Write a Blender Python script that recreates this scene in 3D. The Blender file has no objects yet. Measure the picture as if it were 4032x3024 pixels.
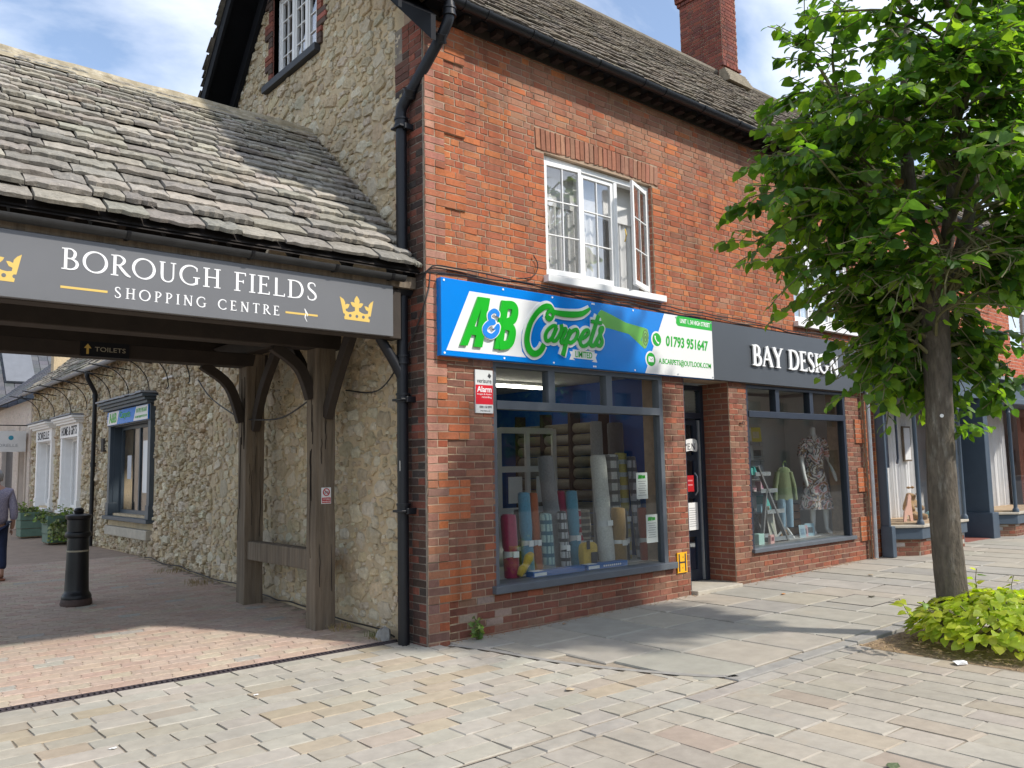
import bpy, bmesh, math, random
import numpy as np
from mathutils import Matrix, Vector

rnd = random.Random(11)
scene = bpy.context.scene
COL = scene.collection
rad = math.radians

# ---------------------------------------------------------------- camera
YAW, PITCH, ROLL = rad(40.496), rad(5.792), rad(-1.121)
CAM = np.array([-4.5817, -6.6724, 1.6676])
_f = np.array([math.sin(YAW)*math.cos(PITCH), math.cos(YAW)*math.cos(PITCH), math.sin(PITCH)])
_r0 = np.array([math.cos(YAW), -math.sin(YAW), 0.0])
_u0 = np.cross(_r0, _f)
CR = _r0*math.cos(ROLL) + _u0*math.sin(ROLL)
CU = -_r0*math.sin(ROLL) + _u0*math.cos(ROLL)
CF = _f
cam_data = bpy.data.cameras.new('camera')
cam_data.sensor_width = 36.0
cam_data.lens = 36.0*3262/4032
cam_data.clip_start = 0.05
cam_data.clip_end = 2000
cam = bpy.data.objects.new('camera', cam_data)
COL.objects.link(cam)
m = Matrix.Identity(4)
for i in range(3):
    m[i][0] = CR[i]; m[i][1] = CU[i]; m[i][2] = -CF[i]; m[i][3] = CAM[i]
cam.matrix_world = m
scene.camera = cam

# ---------------------------------------------------------------- sky, sun, exposure
SUN_AZ = math.atan2(0.5, -0.866)      # clockwise from +Y
SUN_EL = rad(44.0)
world = bpy.data.worlds.new('World')
scene.world = world
world.use_nodes = True
wn, wl = world.node_tree.nodes, world.node_tree.links
wn.clear()
w_out = wn.new('ShaderNodeOutputWorld')
w_bg = wn.new('ShaderNodeBackground')
w_bg.inputs['Strength'].default_value = 0.15
sky = wn.new('ShaderNodeTexSky')
sky.sky_type = 'NISHITA'
sky.sun_disc = False
sky.sun_elevation = SUN_EL
sky.sun_rotation = SUN_AZ
sky.air_density = 1.0
sky.dust_density = 0.3
sky.ozone_density = 1.6
tc = wn.new('ShaderNodeTexCoord')
sep = wn.new('ShaderNodeSeparateXYZ'); wl.new(tc.outputs['Generated'], sep.inputs[0])
zz = wn.new('ShaderNodeMath'); zz.operation = 'MAXIMUM'; zz.inputs[1].default_value = 0.0
wl.new(sep.outputs['Z'], zz.inputs[0])
za = wn.new('ShaderNodeMath'); za.operation = 'ADD'; za.inputs[1].default_value = 0.22
wl.new(zz.outputs[0], za.inputs[0])
dv = wn.new('ShaderNodeVectorMath'); dv.operation = 'DIVIDE'
cmb = wn.new('ShaderNodeCombineXYZ')
for k in range(3): wl.new(za.outputs[0], cmb.inputs[k])
wl.new(tc.outputs['Generated'], dv.inputs[0]); wl.new(cmb.outputs[0], dv.inputs[1])
mp = wn.new('ShaderNodeMapping'); mp.inputs['Scale'].default_value = (1.0, 1.7, 0.0)
mp.inputs['Rotation'].default_value = (0, 0, 0.7); mp.inputs['Location'].default_value = (1.9, 0.3, 0)
wl.new(dv.outputs[0], mp.inputs[0])
n1 = wn.new('ShaderNodeTexNoise'); n1.inputs['Scale'].default_value = 1.3
n1.inputs['Detail'].default_value = 7; n1.inputs['Roughness'].default_value = 0.55
n1.inputs['Distortion'].default_value = 0.3
wl.new(mp.outputs[0], n1.inputs['Vector'])
rmp = wn.new('ShaderNodeValToRGB')
rmp.color_ramp.elements[0].position = 0.40; rmp.color_ramp.elements[0].color = (0.06, 0.06, 0.06, 1)
rmp.color_ramp.elements[1].position = 0.66; rmp.color_ramp.elements[1].color = (0.78, 0.78, 0.78, 1)
wl.new(n1.outputs['Fac'], rmp.inputs[0])
mxw = wn.new('ShaderNodeMix'); mxw.data_type = 'RGBA'
wl.new(rmp.outputs[0], mxw.inputs['Factor'])
wl.new(sky.outputs[0], mxw.inputs[6])
mxw.inputs[7].default_value = (7.4, 7.5, 7.7, 1)
wl.new(mxw.outputs[2], w_bg.inputs['Color'])
wl.new(w_bg.outputs[0], w_out.inputs[0])

sun_data = bpy.data.lights.new('sun', 'SUN')
sun_data.energy = 3.1
sun_data.angle = rad(2.4)
sun_data.color = (1.0, 0.945, 0.86)
sun = bpy.data.objects.new('sun', sun_data)
COL.objects.link(sun)
sd = Vector((math.sin(SUN_AZ)*math.cos(SUN_EL), math.cos(SUN_AZ)*math.cos(SUN_EL), math.sin(SUN_EL)))
sun.rotation_euler = sd.to_track_quat('Z', 'Y').to_euler()

scene.view_settings.view_transform = 'Standard'
scene.view_settings.look = 'None'
scene.view_settings.exposure = 0.60
scene.view_settings.gamma = 1.0
scene.view_settings.use_curve_mapping = False
scene.render.engine = 'CYCLES'
scene.cycles.use_denoising = True
scene.cycles.max_bounces = 7
scene.cycles.diffuse_bounces = 4
scene.cycles.transparent_max_bounces = 16
scene.cycles.sample_clamp_indirect = 6.0
scene.cycles.caustics_reflective = False
scene.cycles.caustics_refractive = False

# ---------------------------------------------------------------- helpers: objects
def kids_inverse(o, parent):
    o.parent = parent
    o.matrix_parent_inverse = Matrix.Translation(-parent.location) if parent.type == 'EMPTY' else Matrix.Identity(4)

def tag(o, label=None, cat=None, group=None, kind=None):
    if label: o['label'] = label
    if cat: o['category'] = cat
    if group: o['group'] = group
    if kind: o['kind'] = kind
    return o

def thing(name, label, cat, loc=(0, 0, 0), group=None):
    o = bpy.data.objects.new(name, None)
    o.empty_display_size = 0.1
    o.location = loc
    COL.objects.link(o)
    return tag(o, label, cat, group)

def link(name, me, parent=None, mats=None):
    o = bpy.data.objects.new(name, me)
    COL.objects.link(o)
    if mats is not None and not me.materials:
        for mm in (mats if isinstance(mats, (list, tuple)) else [mats]): me.materials.append(mm)
    if parent is not None: kids_inverse(o, parent)
    return o

def fast_mesh(name, V, F, cols=None, mi=None):
    me = bpy.data.meshes.new(name)
    V = np.asarray(V, dtype=np.float32)
    me.vertices.add(len(V)); me.vertices.foreach_set('co', V.ravel())
    sizes = np.fromiter((len(f) for f in F), dtype=np.int32, count=len(F))
    idx = np.fromiter((i for f in F for i in f), dtype=np.int32, count=int(sizes.sum()))
    me.loops.add(len(idx)); me.loops.foreach_set('vertex_index', idx)
    me.polygons.add(len(F))
    me.polygons.foreach_set('loop_start', np.concatenate(([0], np.cumsum(sizes)[:-1])).astype(np.int32))
    if mi is not None: me.polygons.foreach_set('material_index', np.asarray(mi, dtype=np.int32))
    me.polygons.foreach_set('use_smooth', np.zeros(len(F), dtype=bool))
    me.update(calc_edges=True)
    if cols is not None:
        a = me.color_attributes.new('pc', 'FLOAT_COLOR', 'POINT')
        a.data.foreach_set('color', np.asarray(cols, dtype=np.float32).ravel())
    return me

class MB:
    def __init__(s): s.v = []; s.f = []; s.m = []; s.mi = 0
    def add(s, vs, fs):
        b = len(s.v); s.v += [tuple(map(float, p)) for p in vs]
        for f in fs: s.f.append([b+i for i in f]); s.m.append(s.mi)
        return s
    def box(s, x0, x1, y0, y1, z0, z1, M=None):
        vs = [(x, y, z) for z in (z0, z1) for y in (y0, y1) for x in (x0, x1)]
        if M is not None: vs = [tuple(M @ Vector(p)) for p in vs]
        return s.add(vs, [(0,2,3,1),(4,5,7,6),(0,1,5,4),(2,6,7,3),(0,4,6,2),(1,3,7,5)])
    def beam(s, p, q, w, h, up=(0,0,1)):
        p, q = Vector(p), Vector(q); d = (q-p).normalized(); sx = d.cross(Vector(up)).normalized(); sy = sx.cross(d)
        vs = [c + sx*a*w/2 + sy*b*h/2 for c in (p, q) for a, b in ((-1,-1),(1,-1),(1,1),(-1,1))]
        return s.add(vs, [(3,2,1,0),(4,5,6,7),(0,1,5,4),(1,2,6,5),(2,3,7,6),(3,0,4,7)])
    def tube(s, path, r, n=10, caps=True):
        P = [Vector(p) for p in path]; R = r if isinstance(r, (list, tuple)) else [r]*len(P)
        rings = []; ref = None
        for i, p in enumerate(P):
            t = (P[min(i+1, len(P)-1)] - P[max(i-1, 0)]).normalized()
            if ref is None:
                ref = t.orthogonal().normalized()
            ref = (ref - t*ref.dot(t))
            if ref.length < 1e-5: ref = t.orthogonal()
            ref.normalize(); b = t.cross(ref)
            rings.append([p + (ref*math.cos(2*math.pi*k/n) + b*math.sin(2*math.pi*k/n))*R[i] for k in range(n)])
        vs = [q for rg in rings for q in rg]; fs = []
        for i in range(len(P)-1):
            for k in range(n):
                fs.append((i*n+k, i*n+(k+1) % n, (i+1)*n+(k+1) % n, (i+1)*n+k))
        if caps: fs += [tuple(reversed(range(n))), tuple(range((len(P)-1)*n, len(P)*n))]
        return s.add(vs, fs)
    def lathe(s, prof, c=(0,0,0), n=24, squash=(1,1)):
        vs = []; fs = []
        for r, z in prof:
            for k in range(n):
                a = 2*math.pi*k/n; vs.append((c[0]+r*math.cos(a)*squash[0], c[1]+r*math.sin(a)*squash[1], c[2]+z))
        for i in range(len(prof)-1):
            for k in range(n): fs.append((i*n+k, i*n+(k+1) % n, (i+1)*n+(k+1) % n, (i+1)*n+k))
        fs += [tuple(reversed(range(n))), tuple(range((len(prof)-1)*n, len(prof)*n))]
        return s.add(vs, fs)
    def prism(s, poly, mapf, w0, w1):
        """poly in (u,v), counter-clockwise seen from outside; w is the distance out of the surface"""
        a = sum(poly[i][0]*poly[(i+1) % len(poly)][1]-poly[(i+1) % len(poly)][0]*poly[i][1] for i in range(len(poly)))
        if a < 0: poly = poly[::-1]
        n = len(poly)
        vs = [mapf(u, v, w0) for u, v in poly] + [mapf(u, v, w1) for u, v in poly]
        fs = [tuple(range(n, 2*n)), tuple(reversed(range(n)))]
        fs += [(i, (i+1) % n, n+(i+1) % n, n+i) for i in range(n)]
        return s.add(vs, fs)
    def ribbon(s, pts, wid, mapf, w0, w1, curve=True, closed=False):
        if curve: pts, wid = smooth(pts, wid, closed)
        else:
            wid = wid if isinstance(wid, (list, tuple)) else [wid]*len(pts)
        n = len(pts); L = []; Rr = []
        for i, (x, y) in enumerate(pts):
            a = pts[(i-1) % n] if (closed or i) else pts[0]; b = pts[(i+1) % n] if (closed or i < n-1) else pts[-1]
            dx, dy = b[0]-a[0], b[1]-a[1]; l = math.hypot(dx, dy) or 1; nx, ny = -dy/l, dx/l; h = wid[i]/2
            L.append((x+nx*h, y+ny*h)); Rr.append((x-nx*h, y-ny*h))
        vs = []; fs = []
        for i in range(n):
            w = w1 + 0.0012*(i/n)
            vs += [mapf(*L[i], w0), mapf(*Rr[i], w0), mapf(*L[i], w), mapf(*Rr[i], w)]
        for i in range(n if closed else n-1):
            a, b = 4*i, 4*((i+1) % n)
            fs += [(a+3, b+3, b+2, a+2), (a+2, b+2, b, a), (a+1, b+1, b+3, a+3)]
        if not closed: fs += [(0, 1, 3, 2), (4*n-4, 4*n-2, 4*n-1, 4*n-3)]
        return s.add(vs, fs)
    def build(s, name, mat, parent=None, smooth_=False, bevel=0.0, kind=None, label=None):
        me = fast_mesh(name, s.v, s.f, mi=s.m)
        o = link(name, me, parent, mat)
        if smooth_:
            me.polygons.foreach_set('use_smooth', [True]*len(me.polygons))
            try: me.set_sharp_from_angle(angle=rad(40))
            except Exception: pass
        if bevel:
            b = o.modifiers.new('bevel', 'BEVEL'); b.width = bevel; b.segments = 2; b.limit_method = 'ANGLE'; b.angle_limit = rad(40)
        if kind: o['kind'] = kind
        if label: o['label'] = label
        return o

def smooth(pts, wid, closed=False, k=6):
    n = len(pts); wid = wid if isinstance(wid, (list, tuple)) else [wid]*n
    P = []; W = []
    g = (lambda i: pts[i % n]) if closed else (lambda i: pts[max(0, min(n-1, i))])
    gw = (lambda i: wid[i % n]) if closed else (lambda i: wid[max(0, min(n-1, i))])
    for i in range(n if closed else n-1):
        p0, p1, p2, p3 = g(i-1), g(i), g(i+1), g(i+2)
        for j in range(k):
            t = j/k
            P.append(tuple(0.5*((2*p1[c])+(-p0[c]+p2[c])*t+(2*p0[c]-5*p1[c]+4*p2[c]-p3[c])*t*t+(-p0[c]+3*p1[c]-3*p2[c]+p3[c])*t**3) for c in range(len(p1))))
            W.append(gw(i)*(1-t)+gw(i+1)*t)
    if not closed: P.append(tuple(pts[-1])); W.append(wid[-1])
    return P, W

def face_front(y0):      # surface facing the street: u = x, v = z
    return lambda u, v, w: (u, y0-w, v)
def face_side(x0):       # surface facing the passage (-x): u = y
    return lambda u, v, w: (x0-w, u, v)

# ---------------------------------------------------------------- helpers: materials
def new_mat(name):
    mt = bpy.data.materials.new(name); mt.use_nodes = True
    nt = mt.node_tree
    return mt, nt, nt.nodes['Principled BSDF']

def noise(nt, scale, detail=4, rough=0.6, coord='pos', stretch=None, dist=0.0):
    n = nt.nodes.new('ShaderNodeTexNoise')
    n.inputs['Scale'].default_value = scale; n.inputs['Detail'].default_value = detail; n.inputs['Roughness'].default_value = rough
    n.inputs['Distortion'].default_value = dist
    if coord == 'pos':
        g = nt.nodes.new('ShaderNodeNewGeometry'); src = g.outputs['Position']
    else:
        g = nt.nodes.new('ShaderNodeTexCoord'); src = g.outputs['Object']
    if stretch:
        mp_ = nt.nodes.new('ShaderNodeMapping'); mp_.inputs['Scale'].default_value = stretch
        nt.links.new(src, mp_.inputs[0]); src = mp_.outputs[0]
    nt.links.new(src, n.inputs['Vector'])
    return n.outputs['Fac']

def ramp(nt, fac, stops):
    r = nt.nodes.new('ShaderNodeValToRGB'); e = r.color_ramp.elements
    while len(e) < len(stops): e.new(0.5)
    for i, (p, c) in enumerate(stops):
        e[i].position = p; e[i].color = (*c, 1) if len(c) == 3 else c
    nt.links.new(fac, r.inputs[0]); return r.outputs[0]

def mixc(nt, a, b, fac, mode='MIX'):
    mx = nt.nodes.new('ShaderNodeMix'); mx.data_type = 'RGBA'; mx.blend_type = mode
    for sock, val in ((mx.inputs['Factor'], fac), (mx.inputs[6], a), (mx.inputs[7], b)):
        if isinstance(val, (int, float)): sock.default_value = val
        elif isinstance(val, tuple): sock.default_value = (*val[:3], 1)
        else: nt.links.new(val, sock)
    return mx.outputs[2]

def bump(nt, bsdf, height, strength, dist=0.01):
    b = nt.nodes.new('ShaderNodeBump'); b.inputs['Strength'].default_value = strength; b.inputs['Distance'].default_value = dist
    nt.links.new(height, b.inputs['Height']); nt.links.new(b.outputs[0], bsdf.inputs['Normal'])
    return b

def mat(name, col, rough=0.6, var=0.15, vs=3.0, bs=0, bd=0.004, metal=0.0, spec=0.5, fine=None, col2=None, c2s=2.0, c2r=(0.45, 0.65), stretch=None, trans=0.0, coat=0.0):
    mt, nt, b = new_mat(name)
    base = col
    if col2: base = mixc(nt, col, col2, ramp(nt, noise(nt, c2s, 5, 0.65, stretch=stretch), [(c2r[0], (0,0,0)), (c2r[1], (1,1,1))]))
    if var:
        v = ramp(nt, noise(nt, vs, 5, 0.6, stretch=stretch), [(0.25, (1-var,)*3), (0.75, (1+var,)*3)])
        base = mixc(nt, base, v, 1.0, 'MULTIPLY')
    if isinstance(base, tuple): b.inputs['Base Color'].default_value = (*base[:3], 1)
    else: nt.links.new(base, b.inputs['Base Color'])
    b.inputs['Roughness'].default_value = rough; b.inputs['Metallic'].default_value = metal
    b.inputs['Specular IOR Level'].default_value = spec
    if coat: b.inputs['Coat Weight'].default_value = coat; b.inputs['Coat Roughness'].default_value = 0.15
    if bs: bump(nt, b, noise(nt, bs, 6, 0.65, stretch=stretch), 0.8, bd)
    return mt

def piece_mat(name, rough=0.85, var=0.2, vs=25.0, bs=60.0, bd=0.004, spot=None, spec=0.3, big=None, streak=None):
    """material pair: colour from the object (single pieces) and from the attribute (the merged rest)"""
    out = []
    for src in ('obj', 'attr'):
        mt, nt, b = new_mat(name + ('_piece' if src == 'obj' else '_mass'))
        if src == 'obj':
            c = nt.nodes.new('ShaderNodeObjectInfo').outputs['Color']
        else:
            a = nt.nodes.new('ShaderNodeAttribute'); a.attribute_name = 'pc'; c = a.outputs['Color']
        v = ramp(nt, noise(nt, vs, 5, 0.65), [(0.25, (1-var,)*3), (0.75, (1+var,)*3)])
        c = mixc(nt, c, v, 1.0, 'MULTIPLY')
        if big:   # slow drift of tone over the whole surface: (scale, amount)
            v2 = ramp(nt, noise(nt, big[0], 4, 0.6), [(0.3, (1-big[1],)*3), (0.7, (1+big[1],)*3)])
            c = mixc(nt, c, v2, 1.0, 'MULTIPLY')
        if streak:   # run-off stains: (scale, stretch, amount)
            v3 = ramp(nt, noise(nt, streak[0], 5, 0.6, stretch=streak[1]), [(0.5, (1, 1, 1)), (0.72, (1-streak[2],)*3)])
            c = mixc(nt, c, v3, 1.0, 'MULTIPLY')
        for sp in (spot or []):   # (colour, scale, low, high, amount) blotches with a shape of their own
            f = ramp(nt, noise(nt, sp[1], 6, 0.7), [(sp[2], (0,0,0)), (sp[3], (sp[4],)*3)])
            c = mixc(nt, c, sp[0], f)
        nt.links.new(c, b.inputs['Base Color'])
        b.inputs['Roughness'].default_value = rough; b.inputs['Specular IOR Level'].default_value = spec
        if bs: bump(nt, b, noise(nt, bs, 6, 0.7), 0.9, bd)
        out.append(mt)
    return out

def glass_mat(name, tint=(1, 1, 1), refl=1.0):
    mt, nt, b = new_mat(name); nt.nodes.remove(b)
    o = nt.nodes['Material Output']
    tr = nt.nodes.new('ShaderNodeBsdfTransparent'); tr.inputs[0].default_value = (*tint, 1)
    gl = nt.nodes.new('ShaderNodeBsdfGlossy'); gl.inputs['Roughness'].default_value = 0.0
    bm_ = nt.nodes.new('ShaderNodeBump'); bm_.inputs['Strength'].default_value = 0.01; bm_.inputs['Distance'].default_value = 0.01
    nt.links.new(noise(nt, 1.6, 1, 0.4), bm_.inputs['Height']); nt.links.new(bm_.outputs[0], gl.inputs['Normal'])
    lw = nt.nodes.new('ShaderNodeLayerWeight'); lw.inputs['Blend'].default_value = 0.5
    p = nt.nodes.new('ShaderNodeMath'); p.operation = 'POWER'; p.inputs[1].default_value = 4.0
    nt.links.new(lw.outputs['Facing'], p.inputs[0])
    q = nt.nodes.new('ShaderNodeMath'); q.operation = 'MULTIPLY_ADD'; q.inputs[1].default_value = 0.9*refl; q.inputs[2].default_value = 0.05*refl
    nt.links.new(p.outputs[0], q.inputs[0])
    mx = nt.nodes.new('ShaderNodeMixShader')
    nt.links.new(q.outputs[0], mx.inputs[0]); nt.links.new(tr.outputs[0], mx.inputs[1]); nt.links.new(gl.outputs[0], mx.inputs[2])
    nt.links.new(mx.outputs[0], o.inputs[0])
    return mt

def emit_mat(name, col, st):
    mt, nt, b = new_mat(name)
    b.inputs['Base Color'].default_value = (*col, 1); b.inputs['Emission Color'].default_value = (*col, 1); b.inputs['Emission Strength'].default_value = st
    return mt

def leaf_mat(name, src='obj', trans=0.55, rough=0.42):
    mt, nt, b = new_mat(name)
    if src == 'obj': c = nt.nodes.new('ShaderNodeObjectInfo').outputs['Color']
    else:
        a = nt.nodes.new('ShaderNodeAttribute'); a.attribute_name = 'pc'; c = a.outputs['Color']
    c = mixc(nt, c, ramp(nt, noise(nt, 14.0, 3, 0.6), [(0.3, (0.78,)*3), (0.7, (1.22,)*3)]), 1.0, 'MULTIPLY')
    nt.links.new(c, b.inputs['Base Color']); b.inputs['Roughness'].default_value = rough
    b.inputs['Specular IOR Level'].default_value = 0.45
    t = nt.nodes.new('ShaderNodeBsdfTranslucent')
    nt.links.new(mixc(nt, c, (1.6, 1.7, 0.55), 1.0, 'MULTIPLY'), t.inputs[0])
    mx = nt.nodes.new('ShaderNodeMixShader'); mx.inputs[0].default_value = trans
    nt.links.new(b.outputs[0], mx.inputs[1]); nt.links.new(t.outputs[0], mx.inputs[2])
    nt.links.new(mx.outputs[0], nt.nodes['Material Output'].inputs[0])
    return mt

# ---------------------------------------------------------------- helpers: many alike pieces
def pieces(parent, name, variants, items, mats, mass_name, cap=300, smooth_=False, score_mul=None):
    """items: (variant, 4x4 matrix, rgb). The pieces that show largest become objects, the rest one merged part."""
    if not items: return
    sc = []
    for k, (vi, M, c) in enumerate(items):
        d = M[:3, 3] - CAM; dep = float(d @ CF)
        s = 0.0
        if dep > 0.3:
            px = 2016+3262*float(d @ CR)/dep; py = 1512-3262*float(d @ CU)/dep
            if -30 < px < 4062 and -30 < py < 3054:
                n3 = sorted((np.linalg.norm(M[:3, 0]), np.linalg.norm(M[:3, 1]), np.linalg.norm(M[:3, 2])))
                nrm = M[:3, 2]/max(1e-9, np.linalg.norm(M[:3, 2]))
                s = n3[2]*n3[1]/dep**2*(0.15+abs(float(nrm @ d))/np.linalg.norm(d))
                if score_mul: s *= score_mul(px, py)
        sc.append(s)
    order = sorted(range(len(items)), key=lambda k: -sc[k])
    single = set(k for k in order[:cap] if sc[k] > 0)
    vm = {}
    for k in single:
        vi, M, c = items[k]
        if vi not in vm:
            V, F = variants[vi]
            me = fast_mesh(name, V, F); me.materials.append(mats[0])
            if smooth_: me.polygons.foreach_set('use_smooth', [True]*len(me.polygons))
            vm[vi] = me
        o = bpy.data.objects.new(name, vm[vi])
        o.color = (*c, 1)
        COL.objects.link(o)
        kids_inverse(o, parent)
        o.matrix_basis = Matrix(M.tolist())
    rest = [items[k] for k in range(len(items)) if k not in single]
    if rest:
        VV = []; FF = []; CC = []; base = 0
        for vi, M, c in rest:
            V, F = variants[vi]
            VV.append(V @ M[:3, :3].T + M[:3, 3]); CC.append(np.tile(np.array([*c, 1.0], dtype=np.float32), (len(V), 1)))
            FF += [[base+i for i in f] for f in F]; base += len(V)
        me = fast_mesh(mass_name, np.vstack(VV), FF, np.vstack(CC)); me.materials.append(mats[1])
        if smooth_: me.polygons.foreach_set('use_smooth', [True]*len(me.polygons))
        o = link(mass_name, me, parent); o['kind'] = 'stuff'

def frame(eu, ev, en, o, su, sv, sn):
    M = np.eye(4)
    M[:3, 0] = np.asarray(eu, float)*su; M[:3, 1] = np.asarray(ev, float)*sv; M[:3, 2] = np.asarray(en, float)*sn; M[:3, 3] = o
    return M

def block_variants(n, jit=0.03, bev=0.06, seed=1, top_j=0.0):
    r = random.Random(seed); out = []
    for _ in range(n):
        V = []
        for z, k in ((0.0, 1.0), (0.82, 1.0), (1.0, 1.0-bev)):
            for x, y in ((-.5, -.5), (.5, -.5), (.5, .5), (-.5, .5)):
                kx, ky = (k if z == 1.0 else 1.0), (1.0-(1.0-k)*2.6 if z == 1.0 else 1.0)
                V.append((x*kx + r.uniform(-jit, jit)*0.5*(z > 0), y*ky + r.uniform(-jit, jit)*(z > 0), z + r.uniform(-top_j, top_j)*(z == 1.0)))
        F = [(8, 9, 10, 11)]
        for a, b in ((0, 4), (4, 8)):
            F += [(a+i, a+(i+1) % 4, b+(i+1) % 4, b+i) for i in range(4)]
        out.append((np.array(V), F))
    return out

def stone_variants(n, seed=2, k=10):
    r = random.Random(seed); out = []
    for _ in range(n):
        R = [r.uniform(0.68, 1.16) for _ in range(k)]; ph = r.uniform(0, 6)
        V = []
        for sc_, z in ((1.0, -0.5), (0.98, 0.35), (0.88, 0.8), (0.5, 0.95)):
            for i in range(k):
                a = ph+2*math.pi*i/k
                rr = R[i]*sc_*0.5*r.uniform(0.93, 1.07)
                sx = math.copysign(abs(math.cos(a))**0.75, math.cos(a)); sy = math.copysign(abs(math.sin(a))**0.75, math.sin(a))
                V.append((sx*rr, sy*rr, z*(1+r.uniform(-.3, .3)) if z > 0 else z))
        V.append((r.uniform(-.1, .1), r.uniform(-.1, .1), r.uniform(0.6, 1.3)))
        F = []
        for q in range(3):
            F += [(q*k+i, q*k+(i+1) % k, (q+1)*k+(i+1) % k, (q+1)*k+i) for i in range(k)]
        F += [(3*k+i, 3*k+(i+1) % k, 4*k) for i in range(k)]
        out.append((np.array(V), F))
    return out

def tile_variants(n, seed=3, jit=0.06, k=6):
    r = random.Random(seed); out = []
    for _ in range(n):
        lo = [r.uniform(-jit, jit) for _ in range(k+1)]
        lo[0] += abs(r.uniform(0, jit)); lo[-1] += abs(r.uniform(0, jit))
        V = []
        for i in range(k+1):
            u = i/k-0.5
            hz = 1.0 + r.uniform(-.18, .18) - (0.25 if i in (0, k) else 0)
            V += [(u, lo[i]+0.015, 0.0), (u*0.995, lo[i], hz*0.72), (u*0.985, lo[i]+0.07, hz), (u*0.96, 0.5+r.uniform(-.05, .05), 0.95+r.uniform(-.15, .15)), (u*0.95, 1.0, 0.9)]
        F = []
        for i in range(k):
            a, b = 5*i, 5*(i+1)
            for q in range(4): F.append((a+q, b+q, b+q+1, a+q+1))
        F += [(0, 1, 2, 3, 4), tuple(5*k+q for q in (4, 3, 2, 1, 0))]
        out.append((np.array(V), F))
    return out

def leaf_variants(n, seed=4, lobed=False):
    r = random.Random(seed); out = []
    for _ in range(n):
        fold = r.uniform(0.05, 0.3); droop = r.uniform(0.05, 0.35); tw = r.uniform(-.12, .12)
        mid = [(0, 0.0, 0), (0, 0.35, 0.03), (0, 0.7, -0.25*droop), (0, 1.05, -droop)]
        if lobed: side = [(0.24, -0.1), (0.56, 0.05), (0.4, 0.32), (0.5, 0.62), (0.2, 0.7)]
        else: side = [(0.26, -0.13), (0.5, 0.12), (0.47, 0.45), (0.28, 0.78)]
        V = list(mid)
        for sg in (1, -1):
            for x, y in side:
                xx = x*r.uniform(0.88, 1.1); V.append((sg*xx, y+r.uniform(-.03, .03), xx*fold*(1+sg*tw) - droop*max(0, y)**2*0.8 + r.uniform(-.03, .03)))
        ns = len(side); F = []
        for q in range(2):
            b = 4+q*ns
            ff = [(0, b, b+1), (0, b+1, b+2, 1), (1, b+2, b+3, 2), (2, b+3, 3)] if ns == 4 else [(0, b, b+1), (0, b+1, b+2, 1), (1, b+2, b+3, 2), (2, b+3, b+4), (2, b+4, 3)]
            F += ff if q == 0 else [tuple(reversed(t)) for t in ff]
        out.append((np.array(V), F))
    return out
# ---------------------------------------------------------------- lettering
_text_cache = {}
def text_mesh(body, bold=0.0, shear=0.0):
    """outline of a line of sans lettering, scaled into the unit box: (verts, faces, aspect)"""
    key = (body, bold, shear)
    if key in _text_cache: return _text_cache[key]
    cu = bpy.data.curves.new('t', 'FONT'); cu.body = body; cu.size = 1.0; cu.offset = bold; cu.shear = shear; cu.resolution_u = 4
    ob = bpy.data.objects.new('t', cu); COL.objects.link(ob)
    dg = bpy.context.evaluated_depsgraph_get(); dg.update()
    me = bpy.data.meshes.new_from_object(ob.evaluated_get(dg))
    V = np.array([v.co[:] for v in me.vertices]); F = [tuple(p.vertices) for p in me.polygons]
    bpy.data.objects.remove(ob); bpy.data.meshes.remove(me); bpy.data.curves.remove(cu)
    lo, hi = V.min(0), V.max(0)
    asp = (hi[0]-lo[0])/(hi[1]-lo[1])
    V = (V-lo)/np.array([hi[0]-lo[0], hi[1]-lo[1], 1])
    _text_cache[key] = (V, F, asp)
    return _text_cache[key]

def put_text(mb, body, quad, mapf, w0, w1, bold=0.0, shear=0.0):
    """quad: lower-left, upper-left, upper-right, lower-right corners in surface coordinates"""
    V, F, asp = text_mesh(body, bold, shear)
    ll, ul, ur, lr = [np.array(q, float) for q in quad]
    def at(x, y): return (ll*(1-x)+lr*x)*(1-y) + (ul*(1-x)+ur*x)*y
    n = len(V); flip = (mapf(1, 0, 0)[1]-mapf(0, 0, 0)[1]) > 0.5
    P = [at(v[0], v[1]) for v in V]
    vs = [mapf(*p, w1) for p in P] + [mapf(*p, w0) for p in P]
    # boundary walls
    cnt = {}
    for f in F:
        for i in range(len(f)):
            a, b = f[i], f[(i+1) % len(f)]; cnt[(a, b)] = cnt.get((a, b), 0)+1
    fs = list(F)
    for (a, b) in cnt:
        if (b, a) not in cnt: fs.append((b, a, a+n, b+n))
    mb.add(vs, fs)

def rect(u0, v0, u1, v1): return [(u0, v0), (u0, v1), (u1, v1), (u1, v0)]

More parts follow.
